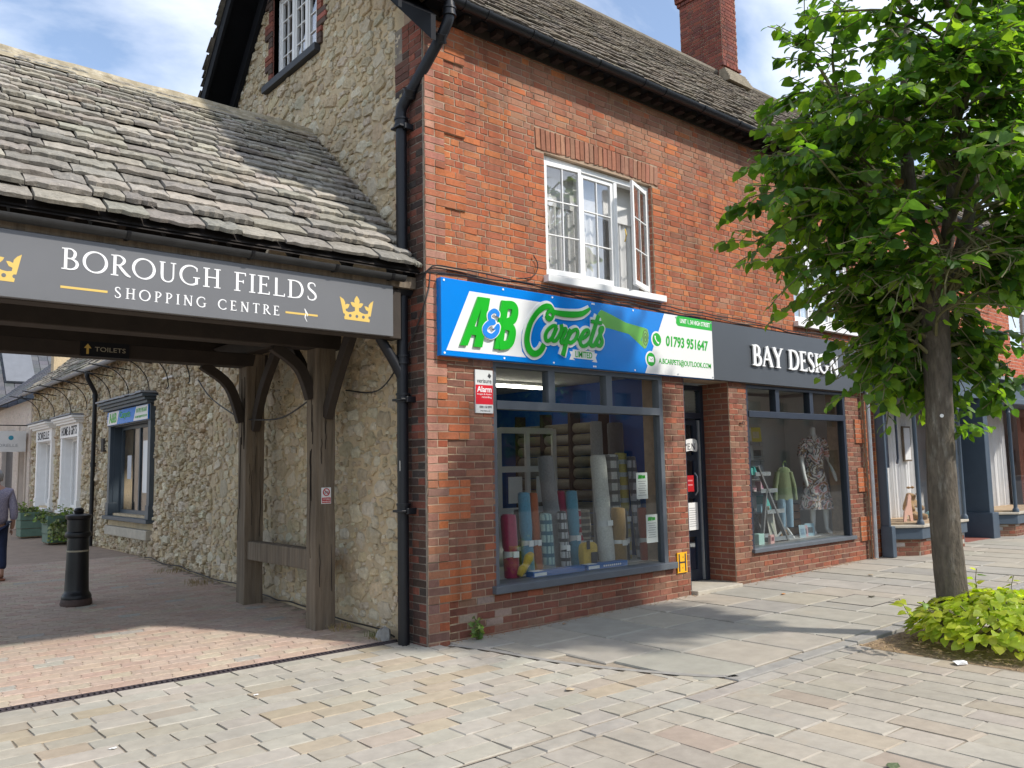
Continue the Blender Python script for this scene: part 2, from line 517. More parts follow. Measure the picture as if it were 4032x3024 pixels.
def serif_glyph(ch, S, T):
    """strokes in cap-height units: list of (points, widths, curved, closed) and the advance"""
    G = []
    def stem(x, y0=0.0, y1=1.0, w=S, lo=True, hi=True):
        G.append(([(x, y0), (x, y1)], [w, w], False, False))
        sl = w/2+0.085
        if lo: G.append(([(x-sl, y0+0.022), (x+sl, y0+0.022)], [0.045]*2, False, False))
        if hi: G.append(([(x-sl, y1-0.022), (x+sl, y1-0.022)], [0.045]*2, False, False))
    def bar(x0, x1, y, w=T, tick=0):
        G.append(([(x0, y), (x1, y)], [w]*2, False, False))
        if tick: G.append(([(x1-0.02, y-0.09*(tick != 1)), (x1-0.02, y+0.09*(tick != -1))] if tick == 2 else [(x1-0.02, y), (x1-0.02, y+0.14*tick)], [0.05]*2, False, False))
    def curve(p, w, closed=False): G.append((p, w, True, closed))
    def ell(cx, cy, rx, ry, a0, a1, closed=False, n=14):
        P = []; W = []
        for i in range(n if closed else n+1):
            a = rad(a0+(a1-a0)*i/n); P.append((cx+rx*math.cos(a), cy+ry*math.sin(a))); W.append(T+(S-T)*abs(math.cos(a+0.25))**1.3)
        curve(P, W, closed)
    h = S/2
    if ch == 'I': stem(.16); adv = .32
    elif ch == 'H': stem(.16); stem(.66); bar(.16, .66, .52); adv = .82
    elif ch in 'EFL':
        stem(.16, hi=ch != 'L')
        if ch != 'L': bar(.16, .56, .975, T, -1); bar(.16, .46, .52, T, 2)
        if ch != 'F': bar(.16, .6, .025, T, 1)
        adv = {'E': .68, 'F': .62, 'L': .64}[ch]
    elif ch == 'T': stem(.36, hi=False); bar(.36, .7, .975, T, -1); bar(.36, .02, .975, T); G.append(([(.04, .98), (.04, .84)], [.05]*2, False, False)); adv = .72
    elif ch in 'BPR':
        stem(.16)
        yb = .5 if ch != 'P' else .44
        curve([(.16, .98), (.36, .975), (.49+.02*(ch != 'B'), .85), (.5+.03*(ch != 'B'), .73), (.46, .6), (.34, yb+.02), (.16, yb+.02)], [T, T, S*.85, S, S*.85, T, T])
        if ch == 'B': curve([(.16, .52), (.38, .51), (.55, .4), (.59, .26), (.53, .11), (.37, .02), (.16, .02)], [T, T, S*.85, S, S*.85, T, T]); adv = .7
        elif ch == 'P': adv = .62
        else: curve([(.33, .5), (.5, .26), (.66, .08), (.8, .0)], [S*.8, S, S*.9, T*.8]); adv = .76
    elif ch == 'D': stem(.16); curve([(.16, .975), (.42, .97), (.66, .85), (.78, .5), (.66, .15), (.42, .03), (.16, .025)], [T, T, S*.85, S, S*.85, T, T]); adv = .9
    elif ch == 'O': ell(.48, .5, .43, .49, 0, 360, True, 20); adv = .98
    elif ch == 'C': ell(.48, .5, .43, .49, 48, 318); G.append(([(.765, .72), (.765, .9)], [.05]*2, False, False)); adv = .84
    elif ch == 'G': ell(.48, .5, .43, .49, 48, 305); G.append(([(.765, .72), (.765, .9)], [.05]*2, False, False)); stem(.75, .06, .42, S, lo=False); adv = .94
    elif ch == 'U':
        G.append(([(.16, .97), (.16, .35)], [S]*2, False, False)); G.append(([(.05, .978), (.3, .978)], [.045]*2, False, False)); G.append(([(.52, .978), (.76, .978)], [.045]*2, False, False))
        curve([(.16, .4), (.18, .18), (.27, .05), (.41, .01), (.55, .06), (.63, .2), (.645, .42), (.645, .97)], [S, S*.9, T*1.3, T, T*1.3, T*1.2, T*1.3, T*1.3]); adv = .82
    elif ch == 'N': stem(.15, w=T*1.2); G.append(([(.12, .99), (.72, .0)], [S*1.05]*2, False, False)); stem(.72, .0, 1, T*1.2, lo=False); adv = .88
    elif ch == 'S': curve([(.47, .8), (.43, .93), (.3, .985), (.15, .93), (.1, .79), (.16, .64), (.32, .5), (.46, .36), (.5, .2), (.42, .06), (.27, .012), (.12, .06), (.07, .22)], [T*.8, T, T, S*.7, S*.8, S*.9, S, S*.9, S*.8, S*.6, T, T, T*.8]); adv = .6
    elif ch == 'A':
        G.append(([(.08, .02), (.4, 1.0)], [T*1.2]*2, False, False)); G.append(([(.38, 1.0), (.72, .02)], [S]*2, False, False)); bar(.2, .6, .36)
        G.append(([(-.02, .022), (.2, .022)], [.045]*2, False, False)); G.append(([(.58, .022), (.84, .022)], [.045]*2, False, False)); adv = .82
    elif ch == 'Y':
        G.append(([(.1, .98), (.4, .45)], [S]*2, False, False)); G.append(([(.7, .98), (.4, .45)], [T*1.2]*2, False, False)); stem(.4, 0, .5, S, hi=False)
        G.append(([(-.02, .978), (.26, .978)], [.045]*2, False, False)); G.append(([(.58, .978), (.82, .978)], [.045]*2, False, False)); adv = .8
    else: adv = .42
    return G, adv

def serif_line(body, u0, u1, v0, v1, mapf, w0, w1, S=.12, T=.05, track=.0):
    """one builder per letter: [(letter, MB)]; letters fitted between u0 and u1 (u1<u0 mirrors nothing, it only runs the other way)"""
    adv = []; x = 0
    for ch in body:
        G, a = serif_glyph(ch, S, T); adv.append((ch, G, x)); x += a + track
    tot = x-track; k = (u1-u0)/tot; out = []
    for ch, G, xs in adv:
        if ch == ' ': continue
        mb = MB()
        for q, (P, W, cv, cl) in enumerate(G):
            # width follows the mean scale so that strokes keep their weight
            pts = [((xs+p[0])*k+u0, v0+p[1]*(v1-v0)) for p in P]
            sc = (abs(k)+(v1-v0))/2
            mb.ribbon(pts, [w*sc for w in W], mapf, w0, w1+0.0004*q, cv, cl)
        out.append((ch, mb))
    return out

# ---------------------------------------------------------------- materials
M_mortar_old = mat('old_lime_mortar', (.34, .245, .17), .95, .25, 9, 60, .004)
M_mortar_new = mat('sandy_mortar', (.36, .27, .18), .95, .2, 9, 60, .003)
M_mortar_stone = mat('sandy_rubble_mortar', (.52, .41, .26), .95, .22, 4, 35, .02, col2=(.46, .375, .26), c2s=1.3)
P_brick = piece_mat('brick', .88, .2, 38, 75, .0025, spot=[((.46, .32, .24), 16, .58, .8, .35), ((.10, .06, .05), 9, .64, .85, .4)], big=(.7, .26), streak=(2.2, (2.0, 2.0, .22), .38))
P_brown = piece_mat('brown_brick', .85, .22, 30, 70, .0025, spot=[((.11, .07, .055), 11, .58, .8, .55), ((.5, .45, .4), 4, .72, .8, .5)], big=(.9, .2), streak=(2.5, (2.0, 2.0, .25), .3))
P_soot = piece_mat('sooty_brick', .9, .3, 40, 75, .003, spot=[((.55, .5, .45), 30, .66, .72, .8)])
P_stone = piece_mat('rubble_stone', .95, .22, 18, 20, .035, spot=[((.56, .51, .42), 7, .5, .72, .55), ((.20, .17, .13), 26, .62, .72, .55), ((.46, .34, .19), 3, .58, .75, .4)], big=(.8, .12))
P_tile = piece_mat('stone_slate', .92, .3, 14, 34, .02, spot=[((.50, .47, .40), 26, .58, .68, .65), ((.11, .1, .09), 20, .57, .7, .6), ((.42, .36, .2), 9, .66, .8, .35)], big=(.7, .15))
P_flag = piece_mat('sandstone_flag', .8, .13, 5, 90, .0018, spot=[((.37, .32, .24), 2.2, .55, .72, .45), ((.12, .12, .115), 9, .7, .78, .5)], big=(.5, .08))
P_sett = piece_mat('sandstone_sett', .82, .14, 9, 90, .002, spot=[((.40, .32, .23), 3.5, .56, .74, .4), ((.15, .145, .13), 24, .68, .73, .55), ((.22, .20, .17), 1.3, .58, .78, .35)], big=(.5, .13))
P_block = piece_mat('concrete_block', .9, .2, 22, 110, .0025, spot=[((.47, .37, .27), 12, .5, .75, .45)], big=(.5, .12))
M_joint = mat('sandy_joint', (.30, .25, .19), .95, .3, 20, 120, .004)
M_joint_pale = mat('pale_joint', (.30, .255, .20), .95, .3, 20, 120, .004)
M_asphalt = mat('asphalt', (.07, .07, .072), .9, .2, 30, 150, .004)
M_ground = mat('plain_ground', (.16, .15, .14), .95, .2, 1.0)
M_kerb = mat('grey_kerb_stone', (.29, .275, .25), .85, .2, 9, 90, .003)
M_soil = mat('dry_soil', (.22, .15, .09), .98, .4, 22, 45, .02, col2=(.34, .24, .14), c2s=14)
M_iron = mat('brown_cast_iron', (.07, .055, .06), .7, .3, 30, 60, .002, metal=.3)
M_black = mat('black_gloss_plastic', (.008, .009, .012), .42, .2, 6, 0, spec=.35)
M_blackiron = mat('black_painted_iron', (.006, .0065, .008), .4, .3, 8, 40, .0015, spec=.35)
M_rustbase = mat('rusty_iron', (.06, .035, .028), .7, .35, 20, 50, .003)
M_grey = mat('grey_blue_frame_paint', (.095, .108, .125), .45, .14, 5, 25, .0008)
M_navy = mat('navy_frame_paint', (.02, .028, .045), .4, .15, 5)
M_slate = mat('slate_blue_paint', (.062, .088, .118), .45, .13, 4, 30, .001)
M_white = mat('white_gloss_paint', (.80, .80, .79), .4, .05, 5, 20, .0008)
M_offwhite = mat('offwhite_paint', (.66, .65, .63), .5, .07, 5)
M_cream = mat('cream_painted_brick', (.55, .48, .42), .8, .14, 5, 20, .006)
M_glass = glass_mat('window_glass', refl=.6)
M_glass_up = glass_mat('upper_window_glass', refl=2.6)
M_glass_shop = glass_mat('shop_window_glass', (.95, .97, .96), refl=1.1)
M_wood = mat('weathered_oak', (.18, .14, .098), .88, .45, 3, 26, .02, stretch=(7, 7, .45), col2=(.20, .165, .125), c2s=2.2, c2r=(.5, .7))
M_darkwood = mat('shade_dark_timber', (.032, .023, .017), .8, .3, 4, 30, .003)  # near-black: the deep shade under the canopy is put into this colour
M_board = mat('dark_roof_boards', (.022, .017, .014), .9, .3, 4, 20, .003)
M_barge = mat('black_painted_timber', (.010, .011, .014), .75, .2, 4, 20, .002, spec=.2)
M_ridge = mat('lichened_mortar_ridge', (.33, .28, .19), .95, .3, 8, 30, .02, col2=(.45, .40, .30), c2s=10)
M_lead = mat('lead_flashing', (.24, .25, .27), .6, .15, 6, 20, .003)
M_plaster = mat('white_plaster', (.62, .61, .58), .9, .06, 2)
M_room = mat('grey_room_wall', (.52, .52, .52), .9, .08, 2)
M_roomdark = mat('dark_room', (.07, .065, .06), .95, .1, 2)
M_blue = mat('blue_painted_wall', (.006, .09, .36), .7, .08, 2)
M_carpetfloor = mat('grey_carpet_floor', (.32, .30, .28), .95, .2, 20)
M_concrete = mat('pale_concrete', (.42, .38, .31), .9, .2, 6, 60, .003)
M_paper = mat('white_paper', (.75, .75, .74), .6, .03, 3)
M_ink = mat('dark_print', (.03, .03, .035), .6, 0)
M_inkgrey = mat('grey_print', (.3, .3, .31), .6, 0)
M_brass = mat('brass', (.6, .42, .12), .35, .1, 9, metal=.9)
M_zinc = mat('grey_metal', (.42, .44, .46), .4, .15, 9, metal=.6)
M_cable = mat('dark_cable', (.02, .018, .018), .6, .2, 9)
M_curtain = mat('white_net_curtain', (.78, .78, .77), .9, .05, 6)
M_bark = mat('lime_bark', (.115, .095, .072), .95, .5, 22, 30, .05, stretch=(1, 1, .28), col2=(.22, .20, .165), c2s=12, c2r=(.56, .70))
M_twig = mat('green_brown_twig', (.14, .13, .06), .8, .2, 9)
L_leaf = (leaf_mat('lime_leaf_piece'), leaf_mat('lime_leaf_mass', 'attr'))
L_ivy = (leaf_mat('ivy_leaf_piece', trans=.3), leaf_mat('ivy_leaf_mass', 'attr', trans=.3))

V_brick = block_variants(8, .05, .012, 5, .05)
V_slab = block_variants(8, .012, .012, 6)
V_sett = block_variants(8, .03, .02, 8, .04)
V_stone = stone_variants(14)
V_tile = tile_variants(12)
V_leaf = leaf_variants(8)
V_ivy = leaf_variants(6, 9, True)

EX, EY, EZ = np.array([1., 0, 0]), np.array([0, 1., 0]), np.array([0, 0, 1.])

def zg(x, y):
    """height of the paving"""
    z = 0.012*max(0.0, min(x, 12.0)-1.3) if y > -2.7 else 0.0
    if x < 0.05 and y > 0.5: z = 0.03*(min(y, 9.0)-0.5)
    return z

def jit_col(c, d, r=rnd):
    k = 1+r.uniform(-d, d)
    return tuple(max(0.0, v*k*(1+r.uniform(-d, d)*0.35)) for v in c)

# ---------------------------------------------------------------- ground
g = MB(); g.add([(-400, -400, -.09), (400, -400, -.09), (400, 400, -.09), (-400, 400, -.09)], [(0, 1, 2, 3)])
g.build('ground', M_ground, kind='structure')

def sheet(name, poly, m_, dz, nx=0):
    b = MB(); b.add([(x, y, zg(x, y)+dz) for x, y in poly], [tuple(range(len(poly)))])
    return b.build(name, m_, kind='structure')

# flagged pavement along the shops (parent sheet is the bedding seen in the joints)
CURVE = [(0.10, -0.02), (0.19, -0.10), (0.33, -0.54), (0.41, -1.14), (0.56, -1.70), (0.85, -2.35), (1.02, -2.60)]
def curve_x(y):
    for (x0, y0), (x1, y1) in zip(CURVE, CURVE[1:]):
        if y0 >= y >= y1: return x0+(x1-x0)*(y-y0)/(y1-y0)
    return CURVE[0][0] if y > 0 else CURVE[-1][0]

pav = sheet('pavement', [(0.02, 0.3), (0.02, 0.0)] + CURVE[1:] + [(1.05, -2.62), (12, -2.62), (30, -2.62), (30, .6), (12, .6)], M_joint, -.022)
items = []
edges = [0.1]; r = random.Random(21)
while edges[-1] < 17.5: edges.append(edges[-1]+r.choice((.56, .62, .68, .75)))
for a, b in zip(edges, edges[1:]):
    y = 0.25-r.uniform(0, .6)
    first = True
    while y > -2.58:
        L = r.choice((.6, .7, .8, .9, 1.0)); y1 = max(-2.6, y-L)
        if y1 > -2.6 and y1 < -2.35: y1 = -2.6
        ytop = 0.25 if first else y
        first = False
        x0, x1 = a, b
        cx = curve_x((ytop+y1)/2)+.06
        if x1 > cx+.12:
            x0 = max(x0, cx)
            gx, gy = (x0+x1)/2, (ytop+y1)/2
            shr = 0.007
            c = r.choice([(.33, .31, .268), (.35, .325, .278), (.315, .295, .258), (.36, .328, .268), (.34, .312, .262), (.37, .332, .27)])
            M = frame(EX*1.0, EY, EZ, (gx, gy, zg(gx, gy)-.05), (x1-x0)-shr, (ytop-y1)-shr, .05+r.uniform(-.002, .003))
            M[2, 0] = (zg(x1, gy)-zg(x0, gy))*((x1-x0)-shr)/(x1-x0)
            items.append((r.randrange(8), M, jit_col(c, .04, r)))
        y = y1
pieces(pav, 'paving_slab', V_slab, items, P_flag, 'far_paving_slabs')

# kerb line between pavement and setts, and the curved edging at the corner
kb = MB()
r = random.Random(5); x = 1.0
while x < 14:
    L = r.uniform(.8, 1.0); kb.box(x+.004, x+L-.004, -2.76, -2.625, -.1, zg(x, 0)+.004); x += L
kerb = kb.build('kerb', M_kerb, kind='structure', bevel=.008)
b = MB()
path, _ = smooth(CURVE[1:]+[(1.12, -2.66)], 1.0)
for (x0, y0), (x1, y1) in zip(path, path[1:]):
    d = Vector((x1-x0, y1-y0, 0)).normalized(); n = Vector((-d.y, d.x, 0))*.035
    z0, z1 = zg(x0, y0)+.004, zg(x1, y1)+.004
    b.add([(x0-n.x, y0-n.y, z0), (x0+n.x, y0+n.y, z0), (x1+n.x, y1+n.y, z1), (x1-n.x, y1-n.y, z1)], [(3, 2, 1, 0)])
b.build('edging_strip', M_kerb, kind='structure')

# setts in front of the passage, rows parallel to the shop front
setts = sheet('sett_paving', [(-9, -2.75), (1.05, -2.75), (1.0, -2.6)] + CURVE[::-1] + [(0, .40), (-9, .40)], M_joint_pale, -.008)
items = []; r = random.Random(31); y = 0.39
while y > -2.7:
    h = min(r.uniform(.185, .205), y+2.75)
    x = -6.2+r.uniform(-.4, 0)
    while x < 1.2:
        L = r.uniform(.27, .47); cx = curve_x(y-h/2)-.05
        x0, x1 = x, min(x+L, cx)
        if x1-x0 > .07:
            t = r.random()
            c = (.388, .358, .302) if t < .62 else (.385, .345, .28) if t < .82 else (.38, .318, .235) if t < .92 else (.375, .325, .26)
            M = frame(EX, EY, EZ, ((x0+x1)/2, y-h/2, zg(x, y)-.05), (x1-x0)-.010, h-.008, .05+r.uniform(-.0015, .0025))
            items.append((r.randrange(8), M, jit_col(c, .05, r)))
        x += L
    y -= h
pieces(setts, 'sett', V_sett, items, P_sett, 'far_setts')

# second field of setts, rows running out from the kerb
bay = sheet('parking_bay_setts', [(-9, -9), (5.2, -9), (5.2, -2.77), (-9, -2.77)], M_joint_pale, -.008)
PIT = (2.80, 4.35, -4.25, -2.79)
items = []; r = random.Random(33); x = -3.2
# an edge row along the kerb line
xx = -6
while xx < 2.8:
    L = r.uniform(.28, .42)
    M = frame(EX, EY, EZ, (xx+L/2, -2.845, -.05), L-.012, .14, .05+r.uniform(-.003, .003)); items.append((r.randrange(8), M, jit_col((.36, .33, .285), .06, r))); xx += L
while x < 5.1:
    w = r.uniform(.235, .265); y = -2.93+r.uniform(0, .001); off = r.uniform(0, .4); first = True
    while y > -7.2:
        L = r.uniform(.36, .56) - (off if first else 0); L = max(L, .15); first = False
        y1 = y-L
        gx = x+w/2 + 0.03*(y+2.9); gy = (y+y1)/2
        if not (PIT[0]-.05 < gx+.05 and gx-.05 < PIT[1] and gy > PIT[2]-.1):
            t = r.random()
            c = (.365, .33, .272) if t < .6 else (.35, .312, .255) if t < .8 else (.352, .30, .235) if t < .92 else (.34, .28, .225)
            M = frame(EX, np.array([.03, 1, 0]), EZ, (gx, gy, -.05), w-.010, L-.008, .05+r.uniform(-.0015, .002))
            items.append((r.randrange(8), M, jit_col(c, .05, r)))
        y = y1
    x += w
pieces(bay, 'sett', V_sett, items, P_sett, 'far_bay_setts')
sheet('road', [(5.2, -30), (60, -30), (60, -2.77), (5.2, -2.77)], M_asphalt, -.03)
b = MB(); b.box(6.1, 9.5, -3.05, -2.95, .02, zg(8, 0)-.012)
b.add([(6.0, -3.06, zg(6, 0)-.02), (9, -3.06, zg(9, 0)-.02), (9, -2.96, zg(9, 0)-.02), (6, -2.96, zg(6, 0)-.02)], [(0, 1, 2, 3)])
sheet('tree_pit', [(PIT[0], PIT[2]), (PIT[1], PIT[2]), (PIT[1], PIT[3]), (PIT[0], PIT[3])], M_soil, -.006)

# passage floor of wavy interlocking blocks
pas = sheet('passage_paving', [(-9, .52), (.0, .52), (0, 9), (-9, 9)], M_joint, -.007)
b = MB(); b.add([(-12, 9, .248), (1, 9, .248), (1, 40, .248), (-12, 40, .248)], [(0, 1, 2, 3)])
far = b.build('far_passage_paving', mat('far_block_paving', (.30, .225, .17), .9, .2, 6, 30, .004), kind='structure')
def wave_block(seed):
    n = 8; top = []
    def edge(p, q, amp, ph):
        out = []
        for i in range(n):
            t = i/n; d = math.sin(2*math.pi*t*1.0+ph)*amp
            nx, ny = -(q[1]-p[1]), (q[0]-p[0]); out.append((p[0]+(q[0]-p[0])*t+nx*d, p[1]+(q[1]-p[1])*t+ny*d))
        return out
    c = [(-.5, -.5), (.5, -.5), (.5, .5), (-.5, .5)]
    top = edge(c[0], c[1], .07, 0)+edge(c[1], c[2], .055, 0)+[(c[2][0]-(t[0]+.5), -t[1]) for t in edge(c[0], c[1], .07, 0)][:0]
    # opposite edges repeat the same wave so that blocks interlock
    lo = edge(c[0], c[1], .075, 0); ri = edge(c[1], c[2], .05, 0)
    up = [(x, y+1.0) for x, y in lo]; le = [(x-1.0, y) for x, y in ri]
    ring = lo+ri+[(.5, .5)]+up[::-1][:-1]+[(-.5, .5)]+le[::-1][:-1]
    k = len(ring); V = [(x, y, 0) for x, y in ring]+[(x, y, .85) for x, y in ring]+[(x*.975, y*.95, 1) for x, y in ring]
    F = [tuple(range(2*k, 3*k))]
    for a, bb in ((0, k), (k, 2*k)): F += [(a+i, a+(i+1) % k, bb+(i+1) % k, bb+i) for i in range(k)]
    return (np.array(V), F)
V_wave = [wave_block(0)]
items = []; r = random.Random(41); row = 0; y = .53
while y < 8.9:
    x = -6.4+(row % 2)*.118
    while x < -.02:
        if x+.236 < .0:
            t = r.random()
            c = (.44, .345, .275) if t < .6 else (.43, .315, .25) if t < .84 else (.44, .37, .285) if t < .97 else (.38, .355, .31)
            gx, gy = x+.118, y+.076
            M = frame(EX, np.array([0, 1, .03]), EZ, (gx, gy, zg(gx, gy)-.03), .232, .148, .03+r.uniform(-.001, .001))
            items.append((0, M, jit_col(c, .06, r)))
        x += .236
    y += .152; row += 1
pieces(pas, 'paving_block', V_wave, items, P_block, 'far_paving_blocks')

# slotted drain across the mouth of the passage
dr = thing('drain_channel', 'dark slotted iron drain grating running across the mouth of the covered passage', 'drain', (-3, .45, 0))
b = MB()
b.box(-7, -.02, .395, .415, -.06, .002); b.box(-7, -.02, .495, .515, -.06, .002); b.box(-7, -.02, .415, .495, -.07, -.035)
b.build('channel_rim', M_iron, dr)
items = []; x = -5.5
while x < -.05:
    items.append((0, frame(EX, EY, EZ, (x, .455, -.02), .018, .08, .021), (.07, .055, .06))); x += .042
pieces(dr, 'grate_bar', V_slab[:1], items, (M_iron, M_iron), 'far_grate_bars')
# ---------------------------------------------------------------- walls
def holed_wall(mb, u0, u1, v0, v1, holes, t, mapf):
    us = sorted({u0, u1, *[h[0] for h in holes], *[h[1] for h in holes]}); vs = sorted({v0, v1, *[h[2] for h in holes], *[h[3] for h in holes]})
    us = [u for u in us if u0 <= u <= u1]; vs = [v for v in vs if v0 <= v <= v1]
    def solid(i, j):
        if not (0 <= i < len(us)-1 and 0 <= j < len(vs)-1): return False
        cu, cv = (us[i]+us[i+1])/2, (vs[j]+vs[j+1])/2
        return not any(h[0] < cu < h[1] and h[2] < cv < h[3] for h in holes)
    for i in range(len(us)-1):
        for j in range(len(vs)-1):
            if not solid(i, j): continue
            a, b, c, d = us[i], us[i+1], vs[j], vs[j+1]
            P = lambda u, v, w: mapf(u, v, w)
            mb.add([P(a, c, 0), P(b, c, 0), P(b, d, 0), P(a, d, 0)], [(0, 1, 2, 3)])
            mb.add([P(a, c, -t), P(b, c, -t), P(b, d, -t), P(a, d, -t)], [(3, 2, 1, 0)])
            for (di, dj), (p, q) in (((-1, 0), ((a, d), (a, c))), ((1, 0), ((b, c), (b, d))), ((0, -1), ((a, c), (b, c))), ((0, 1), ((b, d), (a, d)))):
                if not solid(i+di, j+dj):
                    mb.add([P(*p, 0), P(*p, -t), P(*q, -t), P(*q, 0)], [(0, 1, 2, 3)])

def brick_rows(u0, u1, v0, v1, holes=(), bond='flemish', r=rnd, ch=.075, joint=.012, phase=0):
    out = []; v = v0; row = phase
    while v < v1-.03:
        h = min(ch, v1-v); u = u0 - (.17 if row % 2 else 0) - (0 if bond == 'flemish' else .0)
        if bond == 'stretcher': u = u0-(.1125 if row % 2 else 0)
        k = 0
        while u < u1:
            if bond == 'flemish': L = .225 if (k+row) % 2 else .1125
            elif bond == 'header': L = .1125
            else: L = .225
            a, b = max(u, u0), min(u+L, u1)
            segs = [(a, b)]
            for hh in holes:
                if hh[2] < v+h*.6 and hh[3] > v+h*.4:
                    segs = [s for (p, q) in segs for s in ((p, min(q, hh[0])), (max(p, hh[1]), q)) if s[1]-s[0] > .025]
            for p, q in segs:
                if q-p > .025: out.append((p+joint/2, q-joint/2, v+joint/2, v+h-joint/2))
            u += L; k += 1
        v += ch; row += 1
    return out

OLD = [(.43, .132, .048), (.38, .102, .042), (.45, .150, .053), (.30, .080, .040), (.27, .090, .050), (.40, .152, .066), (.23, .078, .050), (.37, .112, .050), (.32, .115, .062), (.25, .10, .064)]
DULL = [(.27, .15, .095), (.24, .13, .085), (.30, .17, .11), (.27, .12, .075), (.22, .125, .09)]
BROWN = [(.215, .088, .055), (.185, .072, .047), (.24, .105, .066), (.175, .082, .058), (.20, .075, .050), (.255, .085, .050), (.19, .098, .066), (.23, .12, .08)]
SOOT = [(.085, .045, .035), (.06, .038, .032), (.12, .055, .042), (.16, .06, .042), (.05, .04, .036)]
PINK = [(.36, .175, .125), (.39, .20, .145), (.34, .145, .10), (.38, .13, .07)]

def plane_items(rects, mapk, pick, r, proud=.0055, nv=8, depth=.045, jit=.001):
    """mapk: (origin function, eu, ev, en)"""
    fn, eu, ev, en = mapk; out = []
    for a, b, c, d in rects:
        o = np.array(fn((a+b)/2, (c+d)/2), float) - np.asarray(en, float)*(depth-proud)
        M = frame(eu, ev, en, o, b-a, d-c, depth+r.uniform(-jit, jit))
        if r.random() < .35: M[:3, 1] += np.asarray(eu)*r.uniform(-.004, .004)
        out.append((r.randrange(nv), M, pick((a+b)/2, (c+d)/2, r)))
    return out
FRONT = (lambda u, v: (u, 0, v), EX, EZ, -EY)
def front_at(y0): return (lambda u, v: (u, y0, v), EX, EZ, -EY)
def side_at(x0): return (lambda u, v: (x0, u, v), -EY, EZ, -EX)

# ================================================================ the brick and stone house with the two shops
house = thing('brick_house', 'two storey red brick house with rubble stone gable and stone tiled roof', 'building', (4.4, 2.7, 0))
WIN = (.86, 3.60, .47, 2.78); DOOR = (4.02, 5.0, -.1, 2.78); BAY = (5.42, 8.17, .49, 2.78)
UP1 = (1.66, 3.54, 3.80, 5.24); UP2 = (6.81, 8.62, 3.80, 5.18)
HOLES = [WIN, DOOR, BAY, UP1, UP2]
XR = 8.93
b = MB(); holed_wall(b, 0, XR, -.1, 6.52, HOLES, .33, face_front(.0005))
fwall = b.build('front_wall', M_mortar_old, house)
r = random.Random(51)
def pick_old(u, v, r):
    if v > 5.28 and 1.2 < u < 8.9: base = r.choice(DULL if r.random() < min(.85, (v-5.2)*1.6) else OLD)
    elif v > 5.3: base = r.choice(OLD+DULL)
    else: base = r.choice(OLD) if r.random() < .9 else r.choice(DULL+BROWN)
    base = tuple(.68*p+.32*q for p, q in zip(base, (.36, .115, .05)))
    return jit_col(base, .08, r)
ARCH = [(1.52, 3.66, 5.24, 5.50), (6.67, 8.76, 5.18, 5.44)]
items = plane_items(brick_rows(0.0, XR, 3.50, 6.46, [UP1, UP2]+ARCH+[(0, .25, 3, 7), (XR-.25, 9, 3, 7)], 'flemish', r), FRONT, pick_old, r)
# soldier arches over the two upper windows
for (a, bb, c, d) in ARCH:
    n = 27; w = (bb-a)/n
    for i in range(n):
        uc = a+w*(i+.5); lean = (uc-(a+bb)/2)*.10
        M = frame(EX+np.array([0, 0, 0.0]), np.array([lean, 0, 1.0]), -EY, (uc, .033, (c+d)/2+.01+.025*(1-abs(2*i/n-1))), w-.014, (d-c)-.02, .045+r.uniform(-.002, .003))
        items.append((r.randrange(8), M, jit_col(r.choice([(.30, .13, .078), (.27, .115, .07), (.31, .155, .10)]), .1, r)))
# newer brown brick below the sign boards
def pick_brown(u, v, r):
    base = r.choice(BROWN)
    if r.random() < .025: base = (.30, .095, .05)
    if v < .4 and u < 1.3 and r.random() < .12: base = (.30, .22, .175)
    return jit_col(base, .1, r)
low = brick_rows(.26, XR-.26, -.06, 2.82, [WIN, DOOR, BAY, (8.17+.0, 8.17, 0, 0)], 'stretcher', r)
items_b = plane_items(low, FRONT, pick_brown, r)
pieces(fwall, 'brick', V_brick, items, P_brick, 'small_bricks')
pieces(fwall, 'brown_brick', V_brick, items_b, P_brown, 'small_brown_bricks')

# proud toothed quoins at both ends of the front
def quoin(x0, sgn, name, parent, soot_mix=0.0):
    bb = MB(); it = []
    z = -.06; k = 0; bounds = [-.06, .384]
    while bounds[-1] < 6.1: bounds.append(bounds[-1]+.3935)
    for i, (za, zb) in enumerate(zip(bounds, bounds[1:])):
        wide = i % 2 == 1
        if zb > 6.3: zb = 6.3
        w = .52 if wide else .25
        ua, ub = (x0, x0+w) if sgn > 0 else (x0-w, x0)
        rows = 5; h = (zb-za)/rows
        bb.box(ua+.004 if sgn > 0 else ua+.004, ub-.004, -.0235, .05, za+.003, zb-.003)
        for q in range(rows):
            cuts = {True: ([0, .25, .52] if q % 2 else [0, .125, .385, .52]), False: ([0, .25] if q % 2 else [0, .125, .25])}[wide]
            for c0, c1 in zip(cuts, cuts[1:]):
                a0, a1 = (x0+c0, x0+c1) if sgn > 0 else (x0-c1, x0-c0)
                near = c0 == 0
                base = r.choice(PINK if near and za > 1.0 else OLD)
                if near and za < 1.2: base = r.choice([(.26, .13, .09), (.20, .11, .085), (.33, .14, .08), (.28, .16, .12)])
                if wide and not near: base = r.choice([(.40, .125, .048), (.37, .115, .048), (.34, .115, .054)])
                o = np.array([(a0+a1)/2, -.029+.045+r.uniform(-.002, .002), za+h*(q+.5)])
                M = frame(EX, EZ, -EY, o, (a1-a0)-.012, h-.012, .045)
                it.append((r.randrange(8), M, jit_col(base, .1, r)))
    qo = bb.build(name, M_mortar_old, parent)
    pieces(qo, 'quoin_brick', V_brick, it, P_brick, 'small_quoin_bricks')
quoin(0.0, 1, 'corner_quoin', house)
quoin(XR, -1, 'end_quoin', house)

